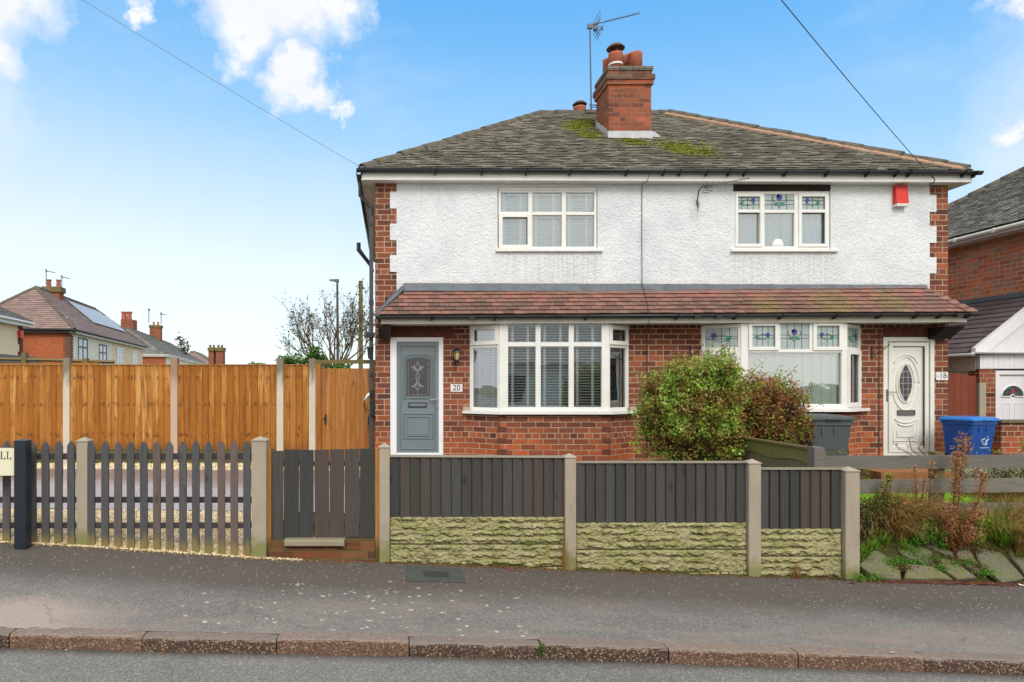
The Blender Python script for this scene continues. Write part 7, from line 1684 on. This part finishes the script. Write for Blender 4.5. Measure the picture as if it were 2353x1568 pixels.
shrub('evergreen_bush', 'dark green leafy bush behind the tall fence at the left foot of the bare tree', 'bush', tuple(W(700, 960, 27)),
      [(wc(702, 838, 27), (.8, .6, .42)), (wc(728, 822, 27), (.36, .4, .42)), (wc(655, 830, 27), (.36, .4, .18)), (wc(780, 855, 27), (.6, .5, .30))], 2600, .07, .13, 'leaf_dark', 'twig_dark', 4, 60, .7, gap=-.05)
shrub('evergreen_bush', 'tiny sprig of foliage above the far roofs beyond the mossy chimney', 'bush', tuple(W(424, 840, 100)), [(wc(419, 790, 100), (.9, .8, 1.3)), (wc(425, 805, 100), (1.0, .8, 1.0))], 220, .18, .3, 'leaf_tree', 'twig_dark', 3, 14, .6)
shrub('evergreen_bush', 'low dark bush peeping over the golden fence between the far houses and the bare tree', 'bush', tuple(W(590, 900, 60)), [(wc(590, 842, 60), (.9, .8, .35))], 500, .09, .16, 'leaf_dark', 'twig_dark', 3, 10, .6)

# weeds, grasses and dead stalks on the bank
def tuft(mb, p, n, h, spread, r, droop=.5, w_=.004, lean=(0, 0)):
    p = Vector(p)
    for k in range(n):
        a = r.uniform(0, 6.283); s = r.random() ** .6 * spread; d = Vector((math.cos(a) * s + lean[0], math.sin(a) * s + lean[1], 1)).normalized(); L = h * r.uniform(.5, 1.1); b = p + Vector((r.gauss(0, .02), r.gauss(0, .02), 0))
        pts = [b]; q = b.copy(); dd = d.copy()
        for i in range(4): q = q + dd * L / 4; pts.append(q.copy()); dd = (dd + Vector((d.x, d.y, 0)) * droop * .5 - Z * droop * .32 * (i + 1) / 2).normalized()
        sd = Vector((-math.sin(a), math.cos(a), 0)) * w_; k0 = len(mb.v); q_ = r.random()
        for i, x in enumerate(pts): f = 1 - i / 4.4; mb.v += [tuple(x - sd * f), tuple(x + sd * f)]
        for i in range(4): j = k0 + 2 * i; mb.f.append((j, j + 1, j + 3, j + 2)); mb.r.append(q_)
def bankpt(px, Y): x = (px - CX) * Y / F0; return Vector((x, Y, zyard(x, Y) if Y > 6.6 else zpav(x, Y)))
rv = random.Random(99)
def grass(label, mat, spots, n, h, spread, droop, w_=.004, lean=(0, 0), name='grass_tuft'):
    mb = MB(); ps = [bankpt(px, Y) for px, Y in spots]
    for p in ps: tuft(mb, p, n, h, spread, rv, droop, w_, lean)
    solo(mb, name, M[mat], label, 'grass', 'grass tufts on the bank')
grass('sprawling straw coloured grass flopping over the bank beside the last concrete post', 'grass_dry', [(2040, 7.05), (2060, 7.1), (2085, 7.1), (2050, 7.15), (2070, 6.98), (2100, 7.1), (2120, 7.15)], 190, .52, .6, .75, .005, (-.1, -.45))
grass('green grass low on the bank right of the last concrete post', 'grass_green', [(1980, 6.8), (1985, 6.85), (2000, 6.9), (2030, 6.95), (2075, 6.9), (1995, 7.0), (2020, 7.0)], 90, .16, .6, .5, .004, (0, -.3))
grass('small bright green grass clump between the stone slabs below the dry grass', 'grass_green', [(2060, 6.78), (2100, 6.85)], 55, .10, .8, .5, .004, (0, -.3))
grass('long yellow grass hanging over the stone slab at the right edge', 'grass_dry', [(2330, 7.0), (2355, 7.05), (2370, 6.95), (2310, 7.12), (2340, 6.9), (2300, 7.0)], 170, .42, .6, .8, .0045, (.1, -.45))
grass('green grass clump on the bank between the rusty plant and the right edge', 'grass_green', [(2290, 7.05), (2305, 7.1), (2280, 7.0), (2262, 7.05), (2300, 6.95)], 130, .30, .7, .6, .0045, (-.1, -.4))
grass('tall dry grass standing along the bottom rail at the right', 'grass_dry', [(2320, 7.3), (2345, 7.25), (2375, 7.3), (2400, 7.1), (2300, 7.25), (2280, 7.3)], 120, .38, .4, .35, .004)
grass('tall green and tan grass under the bottom rail behind the ferny weed', 'grass_green', [(2130, 7.3), (2180, 7.3), (2240, 7.3), (2270, 7.28), (2110, 7.2), (2160, 7.2), (2150, 7.1), (2180, 7.05)], 120, .19, .6, .4, .004)
grass('dry stalks at the top of the bank beside the concrete post', 'grass_dry', [(1990, 7.1), (2010, 7.15), (2120, 7.15)], 70, .38, .45, .4, .0035)
# one tuft growing in the joint of the gravel boards, another at the middle post
mb = MB(); tuft(mb, (ex(1213), YE - .03, ez(1252)), 45, .09, .9, rv, .6, .003, (0, -.3)); solo(mb, 'grass_tuft', M['grass_green'], 'little green tuft growing from the joint in the first rock-faced gravel boards', 'grass', 'grass tufts at the fence')
mb = MB(); tuft(mb, (ex(1296), YE - .04, zf(ex(1296)) + .0), 60, .42, .16, rv, .2, .0025, (0, -.06)); solo(mb, 'grass_tuft', M['grass_dry'], 'straw coloured dead grass climbing the left side of the second concrete post', 'grass', 'grass tufts at the fence')
mb = MB(); tuft(mb, (ex(1325), YE - .04, zf(ex(1325)) + .0), 25, .18, .4, rv, .4, .0025, (0, -.2)); solo(mb, 'grass_tuft', M['grass_dry'], 'short dead grass at the right foot of the second concrete post', 'grass', 'grass tufts at the fence')
mb = MB(); tuft(mb, (ex(1822), YE - .05, zf(ex(1822))), 35, .2, .35, rv, .4, .003, (0, -.2)); solo(mb, 'dead_weed', M['leaf_rust'], 'small red brown dead weed at the foot of the last gravel board panel', 'weed')
# grass against the step
mb = MB()
for k in range(6): tuft(mb, (ex(808 + k * 9), YE + .12, ez(1241)), 30, .05, .7, rv, .5, .0025)
solo(mb, 'grass_tuft', M['grass_green'], 'bright green grass showing under the right side of the garden gate', 'grass', 'grass tufts at the gate')
def blobs_at(px, py, Y, *rs): return [(wc(px + a, py + b, Y), (r0, r0 * .8, r1)) for a, b, r0, r1 in rs]
shrub('ferny_weed', 'fresh green ferny weed spilling over the stones in the middle of the bank', 'weed', tuple(bankpt(2130, 6.95)), blobs_at(2135, 1225, 6.95, (0, 0, .17, .14), (20, 20, .14, .12), (-25, 15, .12, .09), (10, 45, .12, .12), (40, 10, .12, .12), (25, -15, .12, .10), (-10, -15, .12, .08)), 5200, .011, .022, 'leaf_weed', 'twig_red', 7, 20, .45)
shrub('leafy_weed', 'dark leafy weed thicket right beside the last concrete post', 'weed', tuple(bankpt(1985, 7.0)), blobs_at(1990, 1180, 7.0, (0, 0, .12, .22), (20, -10, .14, .18), (-12, 40, .07, .16), (40, -30, .10, .12), (-10, 95, .06, .10)), 2600, .010, .022, 'leaf_mixed', 'twig_dark', 17, 50, .5)
shrub('leafy_weed', 'dark brown and green weeds filling the top of the bank near the first rail post', 'weed', tuple(bankpt(2060, 7.05)), blobs_at(2065, 1165, 7.05, (0, 0, .20, .12), (35, 15, .15, .12), (-30, 25, .12, .15)), 1800, .010, .020, 'leaf_brown', 'twig_dark', 18, 60, .5)
shrub('leafy_weed', 'low mixed weeds under the rail at the far right', 'weed', tuple(bankpt(2310, 7.15)), blobs_at(2310, 1215, 7.15, (0, 0, .22, .12), (40, 20, .2, .15), (-40, 5, .12, .1), (0, -25, .25, .10), (60, -10, .2, .15)), 4200, .010, .022, 'leaf_mixed', 'twig_dark', 19, 50, .5)
shrub('leafy_weed', 'yellow green weeds at the foot of the tall rusty plant', 'weed', tuple(bankpt(2215, 6.95)), blobs_at(2215, 1225, 6.95, (0, 0, .15, .10), (25, 10, .10, .08), (-30, -10, .12, .1), (10, -30, .18, .1)), 2600, .010, .020, 'leaf_green', 'twig_red', 20, 16, .5)
# low growth creeping over the stones
def creep(label, spots, mat, n, seed):
    r = random.Random(seed); mb = MB()
    for (px, py) in spots:
        Y = 6.6; 
        for _ in range(3): z0_ = zf((px - CX) * Y / F0) + .02; Y = (z0_ - .645 * 6.56) / ((CY - py) / F0 - .645)
        p0 = W(px, py, Y)
        for k in range(n):
            a = r.uniform(0, 6.28); d = abs(r.gauss(0, .045)); p = p0 + Vector((math.cos(a) * d * 1.5, math.sin(a) * d * .7, math.sin(a) * d * .45 + .02 + abs(r.gauss(0, .015)))); leaf(mb, p, r.uniform(.006, .015), r, r.random())
    solo(mb, 'creeping_weed', M[mat], label, 'weed', 'weeds between the stone slabs')
creep('green weed sprigs in the joints between the lower stone slabs', [(2008, 1262), (2050, 1300), (2075, 1296), (2146, 1290), (2196, 1300), (1978, 1335), (2230, 1300), (2110, 1298), (2165, 1312), (2010, 1332), (2095, 1272), (2262, 1322)], 'leaf_weed', 260, 4)
creep('brown dead leaves caught in the joints of the stone slabs', [(2020, 1258), (2074, 1310), (2150, 1300), (2200, 1296), (2250, 1310), (2300, 1268), (2240, 1270), (2120, 1255), (2190, 1262), (2310, 1262)], 'leaf_litter_mix', 260, 5)
creep('dense green weed spilling over the top of the slabs beside the concrete post', [(1978, 1240), (1985, 1262), (1975, 1290), (1992, 1225), (2010, 1240)], 'leaf_mixed', 420, 6)
creep('mixed green growth over the upper edge of the slabs at the right', [(2270, 1250), (2300, 1255), (2330, 1258), (2350, 1262), (2250, 1262), (2285, 1268), (2245, 1250), (2225, 1262), (2320, 1270), (2345, 1285)], 'leaf_mixed', 360, 7)
mb = MB(); rq = random.Random(8)
for k in range(1100):
    px = rq.uniform(1975, 2360); p = bankpt(px, rq.uniform(6.98, 7.3)); a = rq.uniform(0, 6.28); L = rq.uniform(.10, .34); d = Vector((math.cos(a) * .7, -abs(math.sin(a)) * .7, rq.uniform(.2, 1))).normalized(); e_ = p + d * L; f_ = e_ + Vector((d.x * L * .4, -abs(d.y) * L * .4, -L * .35)); s_ = .0016
    mb.mesh([p, p + Vector((s_ * 2, 0, 0)), e_, e_ + Vector((s_ * 2, 0, 0)), f_], [(0, 1, 3, 2), (2, 3, 4)], rq.random())
tag(part(mb, 'dead_grass', M['grass_dry'], None, loc=(6, 7, -1.8)), 'scruffy straw coloured dead stalks all over the weedy bank', 'grass', None, 'stuff')
# tall rusty dead plant
def dead_plant(label, base, stems, seed, n=26):
    r = random.Random(seed); t = thing('dead_plant', label, 'plant', tuple(base)); mb = MB(); lv = MB()
    for (pts, rad) in stems:
        P_ = [base] + [W(*q) for q in pts]; mb.tube(P_, [.007 * (1 - .6 * i / len(P_)) for i in range(len(P_))], 5)
        tot = len(P_) - 1
        for k in range(int(n * tot * 6)):
            s = r.random() * tot; i = min(int(s), tot - 1); p = P_[i].lerp(P_[i + 1], s - i); w_ = rad * (.35 + .65 * s / tot) * r.random() ** .5
            d = Vector((r.gauss(0, 1), r.gauss(0, 1), r.gauss(.4, .5))).normalized(); e = p + d * w_
            if k % 3 == 0: mb.tube([p, e], [.0025, .001], 3, cap=False)
            for _ in range(3): leaf(lv, e + Vector((r.gauss(0, .010), r.gauss(0, .010), r.gauss(0, .012))), r.uniform(.006, .013), r, min(1, max(0, s / tot * .7 + r.uniform(-.2, .4))), 2.4)
    part(mb, 'stem', M['twig_red'], t); part(lv, 'foliage', M['leaf_rust'], t)
bp = bankpt(2190, 6.9)
dead_plant('tall rusty dead plant with feathery seed head in front of the blue bin', bp,
    [([(2200, 1200, 6.9), (2205, 1110, 6.9), (2212, 1050, 6.9), (2216, 1005, 6.9)], .10), ([(2190, 1180, 6.88), (2196, 1090, 6.88), (2200, 1040, 6.88)], .06), ([(2225, 1210, 6.86), (2248, 1150, 6.86), (2258, 1085, 6.86)], .08),
     ([(2170, 1200, 6.85), (2168, 1165, 6.85)], .10), ([(2205, 1220, 6.8), (2235, 1195, 6.8), (2250, 1180, 6.8)], .10), ([(2180, 1230, 6.8), (2185, 1170, 6.8)], .10), ([(2220, 1240, 6.8), (2240, 1225, 6.8)], .09)], 3, 22)
dead_plant('thin rusty dead stalk in front of the rails left of the tall rusty plant', bankpt(2110, 6.98), [([(2106, 1180, 6.98), (2104, 1120, 6.98), (2102, 1070, 6.98)], .045), ([(2116, 1160, 6.98), (2125, 1100, 6.98)], .03)], 5, 8)
dead_plant('slender pale dead stalk before the middle rail beside the tall rusty plant', bankpt(2140, 6.98), [([(2133, 1200, 6.98), (2137, 1120, 6.98), (2140, 1060, 6.98)], .04)], 6, 7)
shrub('leafy_weed', 'small upright leafy weed in front of the second rail near the last concrete post', 'weed', tuple(bankpt(2035, 7.0)), blobs_at(2037, 1120, 7.0, (0, 0, .05, .10), (5, -22, .03, .06), (-5, 25, .06, .08)), 420, .012, .022, 'leaf_green', 'twig_dark', 23, 14, .4)
# plants in the neighbour's garden
shrub('low_shrub', 'silvery grey foliage seen between the top and middle rails at the right', 'shrub', (8.6, 9.2, -1.38), [((8.1, 9.1, -1.28), (.3, .25, .10)), ((8.6, 9.1, -1.24), (.4, .3, .13)), ((9.3, 9.1, -1.22), (.5, .3, .14))], 5200, .015, .03, 'leaf_silver', 'twig_dark', 12, 30, .3)
shrub('low_shrub', 'dark brown twiggy hedge behind the rails beside the last concrete post', 'shrub', (5.7, 9.0, -1.42), [((5.45, 8.9, -1.18), (.4, .25, .22)), ((6.1, 8.9, -1.2), (.45, .25, .2)), ((5.0, 8.8, -1.25), (.3, .25, .2))], 4200, .012, .026, 'leaf_brown', 'twig_dark', 13, 120, .3)
shrub('low_shrub', 'dark twiggy hedge between the middle and bottom rails at the right', 'shrub', (8.3, 8.3, -1.45), [((7.45, 8.25, -1.38), (.35, .2, .16)), ((8.4, 8.3, -1.34), (.5, .2, .2)), ((9.2, 8.3, -1.32), (.5, .2, .22))], 3600, .010, .022, 'leaf_brown', 'twig_dark', 16, 160, .3)
shrub('low_shrub', 'small yellow green plant at the foot of the low brick wall by the right edge', 'shrub', (10.3, 10.6, -1.3), [((10.35, 10.6, -1.0), (.14, .14, .16)), ((9.4, 10.5, -1.12), (.14, .14, .06))], 500, .014, .026, 'leaf_green', 'twig_red', 15, 14, .4)
# sparse dead stems in front of the ivory door
dead_plant('wispy dead stems rising above the top rail before the ivory door', Vector((8.1, 9.6, -1.3)), [([(2095, 1035, 9.6), (2088, 1005, 9.6)], .05), ([(2110, 1030, 9.6), (2120, 1015, 9.6)], .06), ([(2065, 1030, 9.6), (2055, 1020, 9.6)], .06)], 9, 2)
# lawn blades
mb = MB(); r = random.Random(1)
for k in range(9000):
    x, y = r.uniform(5.2, 9.4), r.uniform(7.8, 9.8); z_ = zyard(x, y) + .01; hh = r.uniform(.02, .05); dx_, dy_ = r.uniform(-.02, .02), r.uniform(-.02, .02)
    mb.mesh([(x - .003, y, z_), (x + .003, y, z_), (x + dx_, y + dy_, z_ + hh)], [(0, 1, 2)], r.random())
tag(part(mb, 'lawn_grass', M['grass_green'], None, loc=(7.3, 8.8, -1.4)), 'short bright green lawn behind the rail fence', 'grass', None, 'stuff')
# moss line and dead leaves gathered at the foot of the bank and kerb
mb = MB(); r = random.Random(6)
for k in range(1100):
    x = r.choice((r.uniform(4.7, 7.2), r.uniform(4.7, 7.2), r.uniform(-.1, 4.7))); y = 6.60 - abs(r.gauss(0, .05 if x > 4.7 else .015)); leaf(mb, Vector((x, y, zpav(x, y) + r.uniform(.003, .014))), r.uniform(.008, .02), r, r.random(), 2.2, .6)
tag(part(mb, 'leaf_litter', M['litter'], None, loc=(4, 6.5, -2)), 'brown leaf litter gathered along the foot of the bank and fence', 'leaf litter', None, 'stuff')
mb = MB()
for k in range(70):
    x = r.uniform(4.75, 7.0); y = 6.57 - abs(r.gauss(0, .04)); p = Vector((x, y, zpav(x, y) + .012)); a = r.uniform(-.5, .5); L = r.uniform(.08, .28); mb.tube([p, p + Vector((math.cos(a), math.sin(a) * .4, r.uniform(0, .06))) * L * .5, p + Vector((math.cos(a), math.sin(a) * .4, 0)) * L], [.004, .003, .002], 4)
tag(part(mb, 'dead_twigs', M['twig_red'], None, loc=(6, 6.5, -2)), 'tangle of dead twigs lying along the pavement edge below the bank', 'twigs', None, 'stuff')
def fallen(px, py, s, lab, mat='litter', q=.5, name='fallen_leaf', cat='leaf'):
    # find the ground point under this spot
    Y = 5.5
    for _ in range(40):
        x = (px - CX) * Y / F0; z_ = zroad(x, Y) if Y < yk(x) else zpav(x, Y); Y = -z_ * F0 / (py - CY)
    x = (px - CX) * Y / F0; z_ = (zroad(x, Y) if Y < yk(x) else zpav(x, Y)) + .004; r = random.Random(int(px)); mb = MB(); n = 7
    ring = [(x + s * math.cos(6.283 * k / n) * r.uniform(.6, 1.1), Y + s * .7 * math.sin(6.283 * k / n) * r.uniform(.6, 1.1), z_ + r.uniform(0, s * .45)) for k in range(n)]
    mb.mesh(ring + [(x, Y, z_ + s * .2), (x, Y, z_ - .002)], [(k, (k + 1) % n, n) for k in range(n)] + [((k + 1) % n, k, n + 1) for k in range(n)], q); solo(mb, name, M[mat], lab, cat, 'litter on the pavement' if name == 'fallen_leaf' else None)
fallen(1105, 1336, .018, 'dark dead leaf on the pavement below the first boarded panel', q=0.0); fallen(1958, 1342, .03, 'brown leaf on the pavement under the last concrete post', q=.3); fallen(1813, 1346, .02, 'red brown leaf on the pavement below the small dead weed', q=.2)
fallen(2325, 1338, .03, 'orange brown leaf at the foot of the bank near the right edge', q=.9); fallen(2050, 1503, .022, 'pale yellow leaf lying just above the kerb', 'leaf_silver', .9); fallen(375, 1502, .014, 'tan leaf in the gutter left of the second kerb joint', q=1.0)
fallen(1033, 1503, .010, 'tiny pale pebble on the road close to the kerb', 'gravel', .8, 'pebble', 'pebble'); fallen(152, 1495, .010, 'small pale pebble in the gutter at the left', 'gravel', .7, 'pebble', 'pebble'); fallen(748, 1511, .014, 'small orange red scrap in the gutter', 'red_alarm', .5, 'litter_scrap', 'litter'); fallen(728, 1513, .011, 'small white scrap in the gutter beside the orange one', 'white_item', .5, 'litter_scrap', 'litter')
fallen(2350, 1347, .05, 'crumpled white plastic at the pavement edge by the right border', 'white_item', .5, 'litter_scrap', 'litter')
mb = MB(); x0 = ex(1158, 6.5); mb.grid(lambda i, j: (x0 + .19 * i / 4, 6.50 + .025 * j, zpav(x0 + .19 * i / 4, 6.50 + .025 * j) + .003), 4, 1); solo(mb, 'paint_mark', M['red_paint'], 'short faded red paint mark on the pavement left of the second concrete post', 'paint mark')
# weed growing in a kerb joint
shrub('kerb_weed', 'tiny dark weed growing from a kerb joint in the middle of the road edge', 'weed', ((1243 - CX) * 4.6 / F0, 4.6, zk(1.05) - .03), [(((1243 - CX) * 4.6 / F0, 4.57, zk(1.05) - .01), (.022, .02, .035))], 130, .006, .011, 'leaf_dark', 'twig_dark', 2, 8, .4)

# scattered yellow leaves and grit along the picket fence
mb = MB(); r = random.Random(61)
for k in range(420):
    x = r.uniform(-4.2, -.3); y = 6.58 - abs(r.gauss(0, .05)); leaf(mb, Vector((x, y, zpav(x, y) + r.uniform(.004, .012))), r.uniform(.008, .017), r, r.random(), 1.5, .7)
tag(part(mb, 'leaf_litter', M['leaf_gold'], None, loc=(-2, 6.5, -1.8)), 'small golden leaves scattered along the foot of the picket fence', 'leaf litter', None, 'stuff')
